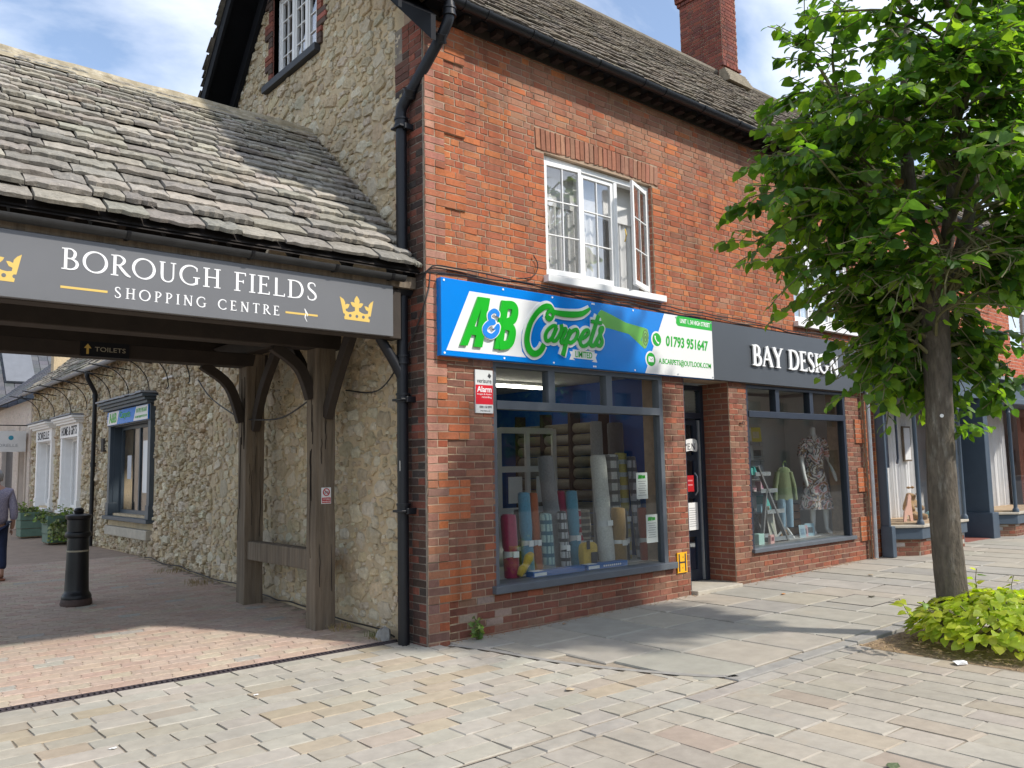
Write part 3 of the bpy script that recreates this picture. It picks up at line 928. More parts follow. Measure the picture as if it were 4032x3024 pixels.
# brick reveals: door pier and upper windows
b = MB(); b.box(5.0+.004, 5.38, .0+.03, .50, -.06, 2.78)
pier = b.build('door_pier', M_mortar_new, house)
it = plane_items(brick_rows(.005, .47, -.06, 2.78, [], 'stretcher', r), side_at(5.004), lambda u, v, r: jit_col(r.choice([(.27, .09, .05), (.24, .085, .052), (.21, .08, .055)]), .12, r), r, proud=.008)
pieces(pier, 'reveal_brick', V_brick, it, P_brown, 'small_reveal_bricks')
for U in (UP1, UP2):
    it = plane_items(brick_rows(.005, .12, U[2], U[3]-.02, [], 'header', r), side_at(U[1]+.002), lambda u, v, r: jit_col(r.choice([(.22, .075, .05), (.28, .09, .05)]), .12, r), r, proud=.010)
    b = MB(); b.box(U[1]-.004, U[1]+.01, .006, .115, U[2]+.02, U[3]-.01)
    rv = b.build('window_reveal', M_mortar_old, house)
    pieces(rv, 'reveal_brick', V_brick, it, P_brick, 'small_reveal_bricks')

# ---- side wall of rubble stone
RIDGE_Y, RIDGE_Z = 2.9, 9.63
def roof_z(y): return 6.73+y if y < RIDGE_Y else RIDGE_Z-(y-RIDGE_Y)*1.12
YB = 5.55
GW = (2.27, 3.56, 6.93, 8.12)
sm = face_side(.012)
b = MB()
holed_wall(b, .0, YB, -.1, 6.35, [], .33, sm)
ys = [0.0, GW[0], RIDGE_Y, GW[1], YB]
for y0, y1 in zip(ys, ys[1:]):
    def strip(z0a, z0b, z1a, z1b):
        P = [(y0, z0a), (y1, z0b), (y1, z1b), (y0, z1a)]
        b.prism([(-p[0], p[1]) for p in P], lambda u, v, w: (.012-w, -u, v), -.33, 0)
    top0, top1 = roof_z(y0)-.12, roof_z(y1)-.12
    if GW[0] <= (y0+y1)/2 <= GW[1]:
        strip(6.35, 6.35, GW[2], GW[2]); strip(GW[3], GW[3], top0, top1)
    else: strip(6.35, 6.35, max(top0, 6.36), max(top1, 6.36))
swall = b.build('side_wall', M_mortar_stone, house)

def scatter_stones(u0, u1, v0, v1, inside, r, sizes=(.25, .18, .125, .088, .06), tries=(160, 800, 2800, 6000, 7000), gap=.86):
    """dart-throw rounded stones of falling size into a region"""
    cell = .3; grid = {}; out = []
    area = (u1-u0)*(v1-v0)/20.0
    for s, n in zip(sizes, tries):
        for _ in range(int(n*area)):
            u, v = r.uniform(u0, u1), r.uniform(v0, v1)
            w = s*r.uniform(.8, 1.25); h = w*r.uniform(.5, .85)
            if not inside(u-w*.45, v) or not inside(u+w*.45, v) or not inside(u, v-h*.45) or not inside(u, v+h*.45): continue
            gi, gj = int(u//cell), int(v//cell); ok = True
            for i in range(gi-1, gi+2):
                for j in range(gj-1, gj+2):
                    for (uu, vv, ww, hh) in grid.get((i, j), ()):
                        if ((u-uu)/((w+ww)*.5*gap))**2+((v-vv)/((h+hh)*.5*gap))**2 < 1: ok = False; break
                    if not ok: break
                if not ok: break
            if ok: grid.setdefault((gi, gj), []).append((u, v, w, h)); out.append((u, v, w, h))
    return out
STONE = [(.55, .47, .335), (.59, .51, .375), (.50, .415, .285), (.52, .42, .27), (.50, .435, .325), (.61, .545, .42), (.46, .375, .255)]
def stone_items(lst, x0, r, proud=(.014, .045)):
    out = []
    for u, v, w, h in lst:
        a = r.uniform(-.28, .28); ca, sa = math.cos(a), math.sin(a)
        eu = -EY*ca+EZ*sa; ev = EY*sa+EZ*ca
        M = frame(eu, ev, -EX, (x0, u, v), w*1.06, h*1.06, r.uniform(*proud)*(.6+w*2))
        out.append((r.randrange(14), M, jit_col(r.choice(STONE), .09, r)))
    return out
r = random.Random(61)
def in_gable(u, v):
    edge = .5 if int(v/.3) % 2 else .36
    if u < edge or u > YB-.05: return False
    if v > roof_z(u)-.45: return False
    if GW[0]-.16 < u < GW[1]+.2 and GW[2]-.1 < v: return False
    # hidden behind the porch roof
    if .15 < u < 4.6:
        zc = 3.66+(u-.08)*.923 if u < 2.43 else 5.83-(u-2.43)*.923
        if 3.3 < v < zc-.05: return False
    return v > .02+.03*u
st = scatter_stones(.3, YB, 0, 9.2, in_gable, r, gap=.97)
it = stone_items(st, .012, r, (.010, .036))
# a few bricks let into the stonework
for (u, v) in ((1.35, 6.1), (3.95, 7.6), (4.1, 7.2), (.9, 2.8), (3.2, 2.6)):
    M = frame(-EY, EZ, -EX, (.03, u, v), .2, .065, .05); 
pieces(swall, 'rubble_stone', V_stone, it, P_stone, 'small_rubble_stones')
# sooty brick edge of the corner as seen from the passage
def pick_soot(u, v, r): return jit_col(r.choice(SOOT if (v < 6.0 and r.random() < .85) else [(.22, .07, .045), (.18, .06, .042)]), .15, r)
rects = []
v = -.06; k = 0
while v < 6.3:
    w = .50 if (k//5) % 2 else .36
    cuts = [0, .115, .23, w] if k % 2 else [0, .225, w]
    if cuts[-1]-cuts[-2] < .05: cuts.pop(-2)
    for a, c in zip(cuts, cuts[1:]): rects.append((a+.005, c-.005, v+.005, v+.07))
    v += .075; k += 1
it = plane_items(rects, side_at(-.004), pick_soot, r, proud=.008)
b = MB(); b.box(-.006, .02, -.012, .36, -.06, 6.32); b.box(-.004, .02, .36, .50, -.06, 6.32)
sq = b.build('side_quoin', mat('dirty_mortar', (.20, .17, .14), .95, .35, 14, 60, .004), house)
pieces(sq, 'sooty_brick', V_brick, it, P_soot, 'small_sooty_bricks')
# brick dressings beside the gable window
it = []
for side in (0, 1):
    v = GW[2]-.02; k = 0
    while v < GW[3]:
        w = .235 if (k//3) % 2 else .12
        a, c = (GW[1], GW[1]+w) if side else (GW[0]-w, GW[0])
        it += plane_items([(a+.005, c-.005, v+.005, v+.07)], side_at(.0), lambda u, v, r: jit_col(r.choice([(.22, .075, .052), (.18, .065, .05), (.09, .06, .05), (.27, .10, .07)]), .12, r), r, proud=.02)
        v += .075; k += 1
pieces(swall, 'dressing_brick', V_brick, it, P_brick, 'small_dressing_bricks')

# ---- remaining shell and floors
b = MB()
b.box(.33, XR, YB, YB+.3, -.1, 6.6); b.box(XR-.33, XR, .34, YB, -.1, 6.6)
b.build('rear_walls', M_room, house)
b = MB(); b.box(.34, XR-.34, .34, YB-.01, 2.86, 3.1); b.build('shop_ceiling', M_plaster, house)
b = MB(); b.box(.34, XR-.34, .34, YB-.01, -.1, .06); b.build('shop_floor', M_carpetfloor, house)
b = MB(); b.box(4.02, 4.16, .5, YB-.01, .06, 2.86); b.build('partition_wall', M_blue, house)
b = MB(); b.box(.34, XR-.34, 5.5, YB-.005, .06, 2.86); b.build('shop_back_wall', M_room, house)
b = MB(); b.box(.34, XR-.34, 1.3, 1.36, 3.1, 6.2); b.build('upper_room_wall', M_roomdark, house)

# ---- roof of small stone slates
XL, XE = -.48, 20.0
rb = MB()
P = [(-.28, 6.385), (RIDGE_Y, RIDGE_Z-.06), (YB+.45, roof_z(YB+.45)-.1)]
for (y0, z0), (y1, z1) in zip(P, P[1:]):
    rb.add([(XL+.03, y0, z0), (XE, y0, z0), (XE, y1, z1), (XL+.03, y1, z1)], [(0, 1, 2, 3)])
    rb.add([(XL+.03, y0, z0-.05), (XE, y0, z0-.05), (XE, y1, z1-.05), (XL+.03, y1, z1-.05)], [(3, 2, 1, 0)])
    rb.add([(XL+.03, y0, z0), (XL+.03, y1, z1), (XL+.03, y1, z1-.05), (XL+.03, y0, z0-.05)], [(0, 1, 2, 3)])
roof = rb.build('roof', M_board, house)
def slate_course(x0, x1, y_e, z_e, up, nrm, L, e0, e1, w0, w1, r, cols, thick=(.012, .02)):
    out = []; d = 0.0; k = 0
    while d < L:
        t = d/L; e = e0*(1-t)+e1*t; wa = w0*(1-t)+w1*t
        x = x0-r.uniform(0, wa)
        while x < x1:
            w = wa*r.uniform(.6, 1.35)
            a, c = max(x, x0-r.uniform(0, .05)), min(x+w, x1)
            if c-a > .05:
                th = r.uniform(*thick)*(1.3-.5*t)
                le = min(e*1.75, (L-d)+.02) if d+e < L else e*1.1
                tilt = (th*1.9)/le
                v = up*math.cos(tilt)-nrm*math.sin(tilt)
                n2 = nrm*math.cos(tilt)+up*math.sin(tilt)
                o = np.array([(a+c)/2, y_e, z_e])+up*(d+r.uniform(-.06, .06)*e)+nrm*(th*1.4+r.uniform(0, .006))
                M = frame(EX, v, n2, o, (c-a)-r.uniform(.003, .012), le, th)
                M[:3, 0] += nrm*r.uniform(-.012, .012)*(c-a)
                out.append((r.randrange(12), M, jit_col(r.choice(cols), .08, r)))
            x += w
        d += e; k += 1
    return out
r = random.Random(71)
up = np.array([0, 1, 1])/math.sqrt(2); nr = np.array([0, -1, 1])/math.sqrt(2)
Lr = (RIDGE_Y+.29)*math.sqrt(2)
items = slate_course(XL, XE, -.29, 6.39, up, nr, Lr, .19, .12, .30, .2, r, [(.15, .125, .095), (.18, .152, .118), (.12, .10, .08), (.20, .17, .13), (.16, .13, .092)], thick=(.016, .028))
# rear verge seen from below: short run of slates along the gable
up2 = np.array([0, -1, 1.12]); up2 /= np.linalg.norm(up2); nr2 = np.array([0, 1.12, 1]); nr2 /= np.linalg.norm(nr2)
L2 = (YB+.45-RIDGE_Y)*math.hypot(1, 1.12)
for q in slate_course(-.9, -.9+.42, YB+.45, roof_z(YB+.45)-.09, up2, nr2, L2, .15, .1, .4, .4, r, [(.20, .18, .15), (.26, .23, .19)]):
    M = q[1].copy(); M[:3, 0] *= -1; M[0, 3] += .42; M[:3, 0] *= 1
    items.append((q[0], M, q[2]))
pieces(roof, 'roof_slate', V_tile, items, P_tile, 'small_roof_slates')
b = MB(); b.tube([(XL, RIDGE_Y, RIDGE_Z+.02), (4, RIDGE_Y, RIDGE_Z+.0), (XE, RIDGE_Y, RIDGE_Z+.02)], .075, 10); b.build('ridge', mat('dark_ridge', (.17, .145, .11), .95, .3, 9, 30, .02), house)

# black barge boards, verge soffit and purlin ends on the gable
b = MB()
for (y0, y1) in ((-.26, RIDGE_Y), (YB+.4, RIDGE_Y)):
    z0, z1 = roof_z(y0)-.2, roof_z(y1)-.2
    b.add([(XL+.03, y0, z0-.16), (XL+.03, y1, z1-.16), (XL+.03, y1, z1+.10), (XL+.03, y0, z0+.10), (XL+.07, y0, z0-.16), (XL+.07, y1, z1-.16), (XL+.07, y1, z1+.10), (XL+.07, y0, z0+.10)],
          [(0, 1, 2, 3), (7, 6, 5, 4), (0, 4, 5, 1), (3, 2, 6, 7), (0, 3, 7, 4), (1, 5, 6, 2)])
    b.add([(XL+.07, y0, z0-.10), (.012, y0, z0-.10), (.012, y1, z1-.10), (XL+.07, y1, z1-.10)], [(0, 1, 2, 3), (3, 2, 1, 0)])
    # inner board against the wall
    b.add([(-.07, y0, z0-.36), (-.07, y1, z1-.36), (-.07, y1, z1-.10), (-.07, y0, z0-.10), (-.012, y0, z0-.36), (-.012, y1, z1-.36), (-.012, y1, z1-.1), (-.012, y0, z0-.1)],
          [(0, 1, 2, 3), (7, 6, 5, 4), (0, 4, 5, 1), (0, 3, 7, 4)])
b.box(XL+.02, -.0, YB-.42, YB-.26, 6.82, 6.96)
b.build('barge_board', M_barge, house)

# dark corbel bricks and soffit under the eaves
b = MB(); b.box(.0, XE-.2, -.25, .0, 6.40, 6.43); b.build('eaves_soffit', M_barge, house)
it = []; x = .25; r = random.Random(75)
while x < XE-.4:
    it.append((r.randrange(8), frame(EX, EZ, -EY, (x, .02, 6.36), .09, .06, .17), jit_col((.03, .02, .017), .2, r)))
    x += .225
b = MB(); b.box(.0, XR, -.02, .02, 6.30, 6.40); cb = b.build('dentil_band', M_darkwood, house)
pieces(cb, 'dentil_brick', V_brick, it, P_soot, 'small_dentil_bricks')

# chimney
ch = MB(); ch.box(9.25, 9.78, 2.72, 3.75, 8.9, 11.75); chim = ch.build('chimney', M_mortar_old, house)
r = random.Random(77); red = [(.22, .065, .045), (.19, .06, .045), (.25, .075, .05), (.16, .06, .048)]
it = plane_items(brick_rows(2.72, 3.75, 9.2, 11.45, [], 'flemish', r), side_at(9.246), lambda u, v, r: jit_col(r.choice(red), .12, r), r)
it += plane_items(brick_rows(9.25, 9.78, 9.2, 11.45, [], 'flemish', r), front_at(2.716), lambda u, v, r: jit_col(r.choice(red), .12, r), r)
for q, (z, o) in enumerate(((11.42, .03), (11.5, .06), (11.58, .06))):
    it += plane_items(brick_rows(2.7-o, 3.77+o, z, z+.075, [], 'header', r, phase=q), side_at(9.246-o), lambda u, v, r: jit_col(r.choice(red), .12, r), r, depth=.1)
    it += plane_items(brick_rows(9.25-o, 9.78+o, z, z+.075, [], 'header', r, phase=q), front_at(2.716-o), lambda u, v, r: jit_col(r.choice(red), .12, r), r, depth=.1)
it += plane_items(brick_rows(9.2, 9.83, 9.72, 9.80, [], 'header', r), front_at(2.68), lambda u, v, r: jit_col(r.choice(red), .12, r), r, depth=.08)
pieces(chim, 'chimney_brick', V_brick, it, P_brick, 'small_chimney_bricks', cap=300)
b = MB()
for k in range(5):
    b.box(9.15-.01*k, 9.86+.01*k, 2.60-.03*k, 2.75, 9.56-.06*k, 9.62-.055*k)
b.build('chimney_flaunching', mat('dull_flaunching', (.26, .22, .16), .95, .3, 8, 30, .02), house)

# ---- windows
def casement(parent, u0, u1, v0, v1, y, name='casement', cols=2, rows=3, fw=.048, bar=.014, mapf=None, mat_f=M_white, mat_g=M_glass, dep=.045):
    mf = mapf or face_front(y)
    b = MB()
    def R(a, bb, c, d, w0, w1):
        b.prism([(a, c), (bb, c), (bb, d), (a, d)], mf, w0, w1)
    R(u0, u0+fw, v0, v1, -dep, 0); R(u1-fw, u1, v0, v1, -dep, 0); R(u0+fw, u1-fw, v0, v0+fw*1.3, -dep, 0); R(u0+fw, u1-fw, v1-fw, v1, -dep, 0)
    for i in range(1, cols):
        c = u0+fw+(u1-u0-2*fw)*i/cols; R(c-bar/2, c+bar/2, v0+fw*1.3, v1-fw, -dep*.8, -.006)
    for j in range(1, rows):
        c = v0+fw*1.3+(v1-v0-2.3*fw)*j/rows; R(u0+fw, u1-fw, c-bar/2, c+bar/2, -dep*.8+.001, -.0065)
    o = b.build(name, mat_f, parent, bevel=.003)
    for i in range(cols):
        for j in range(rows):
            a0 = u0+fw+(u1-u0-2*fw)*i/cols; a1 = u0+fw+(u1-u0-2*fw)*(i+1)/cols
            c0 = v0+fw*1.3+(v1-v0-2.3*fw)*j/rows; c1 = v0+fw*1.3+(v1-v0-2.3*fw)*(j+1)/rows
            g = MB(); g.prism([(a0+.002, c0+.002), (a1-.002, c0+.002), (a1-.002, c1-.002), (a0+.002, c1-.002)], mf, -dep*.55, -dep*.45)
            g.build('pane', mat_g, o)
    return o
def turned(pivot_u, y, ang):
    ca, sa = math.cos(ang), math.sin(ang)
    return lambda u, v, w: (pivot_u+(u-pivot_u)*ca - w*sa*0 + (-w)*0, y-w*ca-(pivot_u-u)*sa, v)

def wavy_curtain(u0, u1, v0, v1, y, amp=.03, n=14, base_f=None):
    V = []; F = []; k = n*6
    for i in range(k+1):
        t = i/k; u = u0+(u1-u0)*t; d = amp*math.sin(t*n*2*math.pi)+amp*.5*math.sin(t*n*1.37*math.pi+1)
        V += [(u, y+d, v0), (u, y+d*.8, v1)]
    F = [(2*i, 2*i+2, 2*i+3, 2*i+1) for i in range(k)]
    b = MB(); b.add(V, F); return b

for q, U in enumerate((UP1, UP2)):
    wn_ = MB(); u0, u1, v0, v1 = U
    def R(a, bb, c, d, y0, y1): wn_.box(a, bb, y0, y1, c, d)
    R(u0, u1, v1-.075, v1-.004, .055, .14); R(u0, u1, v0, v0+.05, .055, .14)
    t = (u1-u0)/3
    for x in (u0+.02, u0+t, u0+2*t, u1-.02): R(x-.028, x+.028, v0+.05, v1-.075, .06, .14)
    frm = wn_.build('window_frame', M_white, house, bevel=.004)
    s_ = MB(); s_.box(u0-.05, u1+.12, -.085, .054, v0-.075, v0+.005); s_.box(u0-.0, u1+.0, .055, .16, v0-.05, v0+.002); s_.build('window_sill', M_white, house, bevel=.006)
    for k in range(3):
        a, c = u0+.05+k*t-(.02 if k else 0)+.0, u0+(k+1)*t-.03
        if k == 2: c = u1-.05
        if q == 0 and k == 2:
            casement(house, a+.0, c, v0+.055, v1-.08, .05, mapf=turned(c, .045, rad(22)), mat_g=M_glass_up)
        elif q == 0 and k == 0:
            casement(house, a-.02, c, v0+.045, v1-.07, .05, mapf=turned(a, .045, -rad(5)), mat_g=M_glass_up)
        else: casement(house, a, c, v0+.055, v1-.08, .075, mat_g=M_glass_up)
    hnd = MB(); hnd.tube([(u0+2*t+.09, .01, v0+.62), (u0+2*t+.10, -.01, v0+.7), (u0+2*t+.09, .0, v0+.78)], .009, 6); 
    if q == 0: hnd.build('window_handle', M_brass, house)
    if q == 0:
        wavy_curtain(u0+.0, u0+.72, v0+.02, v1, .26, .018, 7).build('curtain', M_curtain, house)
        wavy_curtain(u0+.82, u0+1.22, v0+.02, v1, .27, .02, 4).build('curtain', M_curtain, house)
        wavy_curtain(u1-.42, u1, v0+.02, v1, .28, .02, 4).build('curtain', M_curtain, house)
    else:
        wavy_curtain(u0, u1, v0+.02, v1, .26, .018, 15).build('curtain', M_curtain, house)
    b = MB(); b.box(u0, u1, .24, .25, v1-.5, v1); b.build('roller_blind', M_curtain, house)

# gable window
gs = face_side(.10)
b = MB()
for (a, c, d, e) in ((GW[0], GW[0]+.05, GW[2], GW[3]), (GW[1]-.05, GW[1], GW[2], GW[3]), (GW[0]+.05, GW[1]-.05, GW[3]-.05, GW[3]), (GW[0]+.05, GW[1]-.05, GW[2], GW[2]+.05), (GW[0]+.44, GW[0]+.5, GW[2]+.05, GW[3]-.05), (GW[0]+.82, GW[0]+.88, GW[2]+.05, GW[3]-.05)):
    b.box(.08, .16, a, c, d, e)
b.build('gable_window_frame', M_white, house, bevel=.004)
for (a, c) in ((GW[0]+.05, GW[0]+.44), (GW[0]+.5, GW[0]+.82), (GW[0]+.88, GW[1]-.05)):
    casement(house, a+.002, c-.002, GW[2]+.052, GW[3]-.052, 0, mapf=face_side(.095), cols=2, rows=4, fw=.035, bar=.016, mat_g=M_glass_up)
b = MB()
for (a, c) in ((GW[0]-.012, GW[0]), (GW[1], GW[1]+.012)): b.box(.0, .17, a, c, GW[2], GW[3])
b.build('gable_reveal', mat('red_reveal_brick', (.2, .08, .06), .9, .3, 14, 40, .004), house)
b = MB(); b.box(-.07, .12, GW[0]-.05, GW[1]+.22, GW[2]-.10, GW[2]-.003); b.build('gable_sill', mat('black_tile_sill', (.03, .032, .038), .6, .2, 9), house, bevel=.005)
b = MB(); b.box(-.02, .2, GW[0]-.3, GW[1]+.3, GW[3], GW[3]+.2); b.build('gable_lintel', M_barge, house)
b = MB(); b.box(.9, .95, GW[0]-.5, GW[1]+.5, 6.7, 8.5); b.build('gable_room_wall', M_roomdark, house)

# ---- shop window frames
def shopfront(parent, W, mull, tz, frame_m, name):
    u0, u1, v0, v1 = W; b = MB()
    b.box(u0-.03, u0+.04, .0, .11, v0, v1); b.box(u1-.07, u1+.0, .0, .11, v0, v1)
    b.box(u0+.04, u1-.07, .0, .11, v1-.05, v1); b.box(u0+.04, u1-.07, -.012, .115, tz-.045, tz+.045)
    for mx_ in mull: b.box(mx_-.05, mx_+.05, .002, .11, tz+.045, v1-.05)
    o = b.build(name, frame_m, parent, bevel=.004)
    g = MB(); g.box(u0+.04, u1-.07, .052, .057, v0, tz-.045); g.build('pane', M_glass_shop, o)
    ms = [u0+.04]+[q for mx_ in mull for q in (mx_-.05, mx_+.05)]+[u1-.07]
    for a, c in zip(ms[::2], ms[1::2]):
        g = MB(); g.box(a, c, .052, .057, tz+.045, v1-.05); g.build('pane', M_glass_shop, o)
    return o
shopfront(house, WIN, (1.70, 2.63), 2.33, M_grey, 'shop_window')
shopfront(house, BAY, (6.22, 7.16), 2.36, M_navy, 'shop_window')
b = MB(); b.box(WIN[0]-.06, WIN[1]+.10, -.07, .35, WIN[2]-.07, WIN[2]+.006); b.build('window_sill', M_grey, house, bevel=.006)
b = MB(); b.box(BAY[0]-.03, BAY[1]+.06, -.05, .35, BAY[2]-.05, BAY[2]+.006); b.build('window_sill', M_grey, house, bevel=.006)
# display decks behind the glass
b = MB(); b.box(.36, 4.0, .352, 1.25, .06, WIN[2]+.003); b.build('display_deck', M_room, house)
b = MB(); b.box(5.1, 8.55, .352, 1.3, .06, BAY[2]+.003); b.build('display_deck', mat('grey_deck', (.33, .34, .35), .8, .1, 4), house)
b = MB(); b.box(7.35, 8.55, 1.32, 1.37, .06, 2.8); b.box(8.52, 8.56, .17, 1.32, BAY[2], 2.8); b.build('display_partition', mat('pale_grey_panel', (.60, .60, .60), .8, .05, 3), house)

# ---- shop door, set back
b = MB()
b.box(4.06, 4.14, .42, .52, .06, 2.76); b.box(4.93, 4.999, .42, .52, .06, 2.76); b.box(4.14, 4.93, .42, .52, 2.70, 2.76); b.box(4.14, 4.93, .42, .52, 2.30, 2.38)
b.build('door_frame', M_navy, house, bevel=.004)
b = MB(); b.box(4.02, 4.06, .02, .5, .0, 2.78); b.build('door_jamb', M_navy, house)
fan = MB(); fan.box(4.14, 4.93, .46, .466, 2.38, 2.70); fl = fan.build('fanlight', M_glass_shop, house)
bl = []; 
for k in range(14):
    bl.append((0, frame(EX, np.array([0, .8, -.6]), np.array([0, .6, .8]), (4.54, .50, 2.395+k*.021), .77, .022, .002), (.5, .5, .5)))
pieces(house, 'blind_slat', V_slab[:1], bl, (M_offwhite, M_offwhite), 'far_slats')
b = MB(); put_text(b, '4', rect(4.27, 2.44, 4.40, 2.60), face_front(.452), -.001, .001); b.build('door_number', M_ink, fl)
dmap = lambda u, v, w: (4.93-(4.93-u)*math.cos(rad(12)), .47+(4.93-u)*math.sin(rad(12))-w, v)
b = MB()
def DR(a, c, d, e, w0=-.045, w1=0): b.prism([(a, d), (c, d), (c, e), (a, e)], dmap, w0, w1)
DR(4.15, 4.25, .09, 2.29); DR(4.83, 4.925, .09, 2.29); DR(4.25, 4.83, .09, .24)
for zc in (.72, 1.24, 1.76, 2.25): DR(4.25, 4.83, zc-.04, zc+.04)
DR(4.52, 4.56, .24, 2.2, -.04, -.006)
sd_ = b.build('shop_door', M_navy, house, bevel=.004)
for (a, c) in ((4.25, 4.52), (4.56, 4.83)):
    for (d, e) in ((.24, .68), (.76, 1.2), (1.28, 1.72), (1.80, 2.21)):
        b = MB(); b.prism([(a, d), (c, d), (c, e), (a, e)], dmap, -.025, -.02); b.build('pane', M_glass, sd_)
b = MB(); b.prism([(4.90, .1), (4.93, .1), (4.93, 2.28), (4.90, 2.28)], dmap, .001, .022); b.build('door_edge', M_zinc, sd_)
b = MB(); b.tube([dmap(4.80, 1.25, .03), dmap(4.80, 1.3, .07), dmap(4.80, 1.5, .07), dmap(4.80, 1.55, .03)], .011, 8); b.build('door_handle', M_zinc, sd_, True)
b = MB(); b.box(4.03, 5.0, -.10, .52, -.05, .085); b.build('door_step', M_concrete, house, bevel=.01)
# ---------------------------------------------------------------- gutter and drainpipes of the house
def half_gutter(p, q, rr=.06, th=.006, n=10, up=(0, 0, 1)):
    """half-round trough from p to q, open at the top"""
    b = MB(); p, q = Vector(p), Vector(q); d = (q-p).normalized(); s = d.cross(Vector(up)).normalized(); u = Vector(up)
    vs = []; fs = []
    for c in (p, q):
        for R_ in (rr, rr-th):
            for k in range(n+1):
                a = math.pi*k/n; vs.append(c + s*math.cos(a)*R_ - u*math.sin(a)*R_)
    m_ = n+1
    for k in range(n):
        fs += [(k, k+1, 2*m_+k+1, 2*m_+k), (m_+k+1, m_+k, 3*m_+k, 3*m_+k+1), (k, m_+k, m_+k+1, k+1), (2*m_+k, 2*m_+k+1, 3*m_+k+1, 3*m_+k)]
    fs += [(0, 2*m_, 3*m_, m_), (n, m_+n, 3*m_+n, 2*m_+n)]
    return b.add(vs, fs)
gut = thing('roof_gutter', 'long black half round gutter under the eaves of the brick house', 'gutter', (4, -.3, 6.35))
half_gutter((-.18, -.295, 6.395), (19.6, -.295, 6.395), .066).build('trough', M_black, gut, True)
for k, x in enumerate((.32, .62, 1.25, 1.55, 2.3, 3.1, 3.5, 4.3, 5.1, 5.9, 6.3, 7.1, 7.9, 8.7, 9.5, 10.4, 11.2)):
    b = half_gutter((x-.022, -.295, 6.397), (x+.022, -.295, 6.397), .075, .012); b.build('bracket', M_black, gut, True)
dp = thing('drainpipe', 'black downpipe running down the corner beside the passage with swan neck and hopper', 'drainpipe', (-.09, .25, 0))
px, py = -.095, .25
b = MB(); b.tube([(px, py, 5.22), (px, py, 4), (px-.003, py, 2.4), (px-.006, py, 1), (px-.006, py, -.01)], .056, 18); b.build('pipe', M_black, dp, True)
neck = [(.13, -.295, 6.34), (.13, -.295, 6.22), (.12, -.27, 6.13), (.085, -.18, 5.98), (-.02, .06, 5.62), (-.075, .20, 5.43), (px, py, 5.33), (px, py, 5.2)]
b = MB(); b.tube(smooth(neck, 1.0)[0], .056, 18); b.build('swan_neck', M_black, dp, True)
def collar(c, d, rr=.068, L=.09):
    b = MB(); c, d = Vector(c), Vector(d).normalized()
    b.tube([c-d*L/2, c-d*L/2, c-d*L*.28, c-d*L*.28, c+d*L*.28, c+d*L*.28, c+d*L/2, c+d*L/2], [.055, rr+.004, rr+.004, rr-.004, rr-.004, rr+.004, rr+.004, .055], 18)
    b.build('pipe_collar', M_black, dp, True)
collar((.13, -.295, 6.24), (0, 0, 1)); collar((.09, -.19, 6.0), (.105, .24, -.36)); collar((-.055, .145, 5.50), (.105, .24, -.36))
for z in (5.21, 2.76, 2.38, 1.30): collar((px, py, z), (0, 0, 1))
for z in (5.15, 2.36, 1.27):
    b = MB(); b.box(px-.02, .01, py-.10, py-.07, z-.03, z+.03); b.box(px-.075, px+.075, py-.085, py+.085, z-.012, z+.012); b.build('pipe_clip', M_black, dp, bevel=.006)
b = MB()
ring = lambda hw, z: [(px-hw, py-hw*.75, z), (px+hw*.9, py-hw*.75, z), (px+hw*.9, py+hw*.75, z), (px-hw, py+hw*.75, z)]
L_ = ring(.075, 3.40)+ring(.12, 3.48)+ring(.13, 3.70)+ring(.142, 3.70)+ring(.142, 3.74)+ring(.11, 3.74)+ring(.10, 3.52)
fs = [(3, 2, 1, 0)]
for k in range(6): fs += [(4*k+i, 4*k+(i+1) % 4, 4*k+4+(i+1) % 4, 4*k+4+i) for i in range(4)]
fs.append((24, 25, 26, 27)); b.add(L_, fs); b.build('hopper', M_black, dp, bevel=.006)
b = MB(); b.tube(smooth([(-.34, .30, 3.02), (-.32, .30, 2.96), (-.22, .28, 2.80), (-.13, .26, 2.64), (px, py, 2.56)], 1.0)[0], .05, 14); b.build('branch_pipe', M_black, dp, True)
b = MB(); b.add([(-.153, .215, 1.66), (-.15, .24, 1.66), (-.15, .24, 1.76), (-.153, .215, 1.76)], [(0, 1, 2, 3), (3, 2, 1, 0)]); b.build('paper_sticker', M_paper, dp)

# ================================================================ covered entrance (porch) over the passage
porch = thing('passage_canopy', 'open timber canopy with stone slate roof spanning the passage beside the brick house', 'canopy', (-3.2, 2.4, .05))
XP0 = -7.0
# posts
def post(x0, x1, y0, y1, z1, name='post'):
    b = MB(); n = 7; r = random.Random(int(y0*100))
    vs = []
    for k in range(n+1):
        z = zg(x0, y0)-.02+(z1-zg(x0, y0)+.02)*k/n
        j = lambda: r.uniform(-.006, .006)
        vs += [(x0+j(), y0+j(), z), (x1+j(), y0+j(), z), (x1+j(), y1+j(), z), (x0+j(), y1+j(), z)]
    fs = [(3, 2, 1, 0), (4*n, 4*n+1, 4*n+2, 4*n+3)]
    for k in range(n): fs += [(4*k+i, 4*k+(i+1) % 4, 4*k+4+(i+1) % 4, 4*k+4+i) for i in range(4)]
    b.add(vs, fs); return b.build(name, M_wood, porch, bevel=.012)
post(-.455, -.225, 1.38, 1.60, 3.16); post(-.44, -.20, 3.26, 3.50, 3.16)
M_split = mat('dark_split', (.02, .015, .012), .95, 0)
r = random.Random(83)
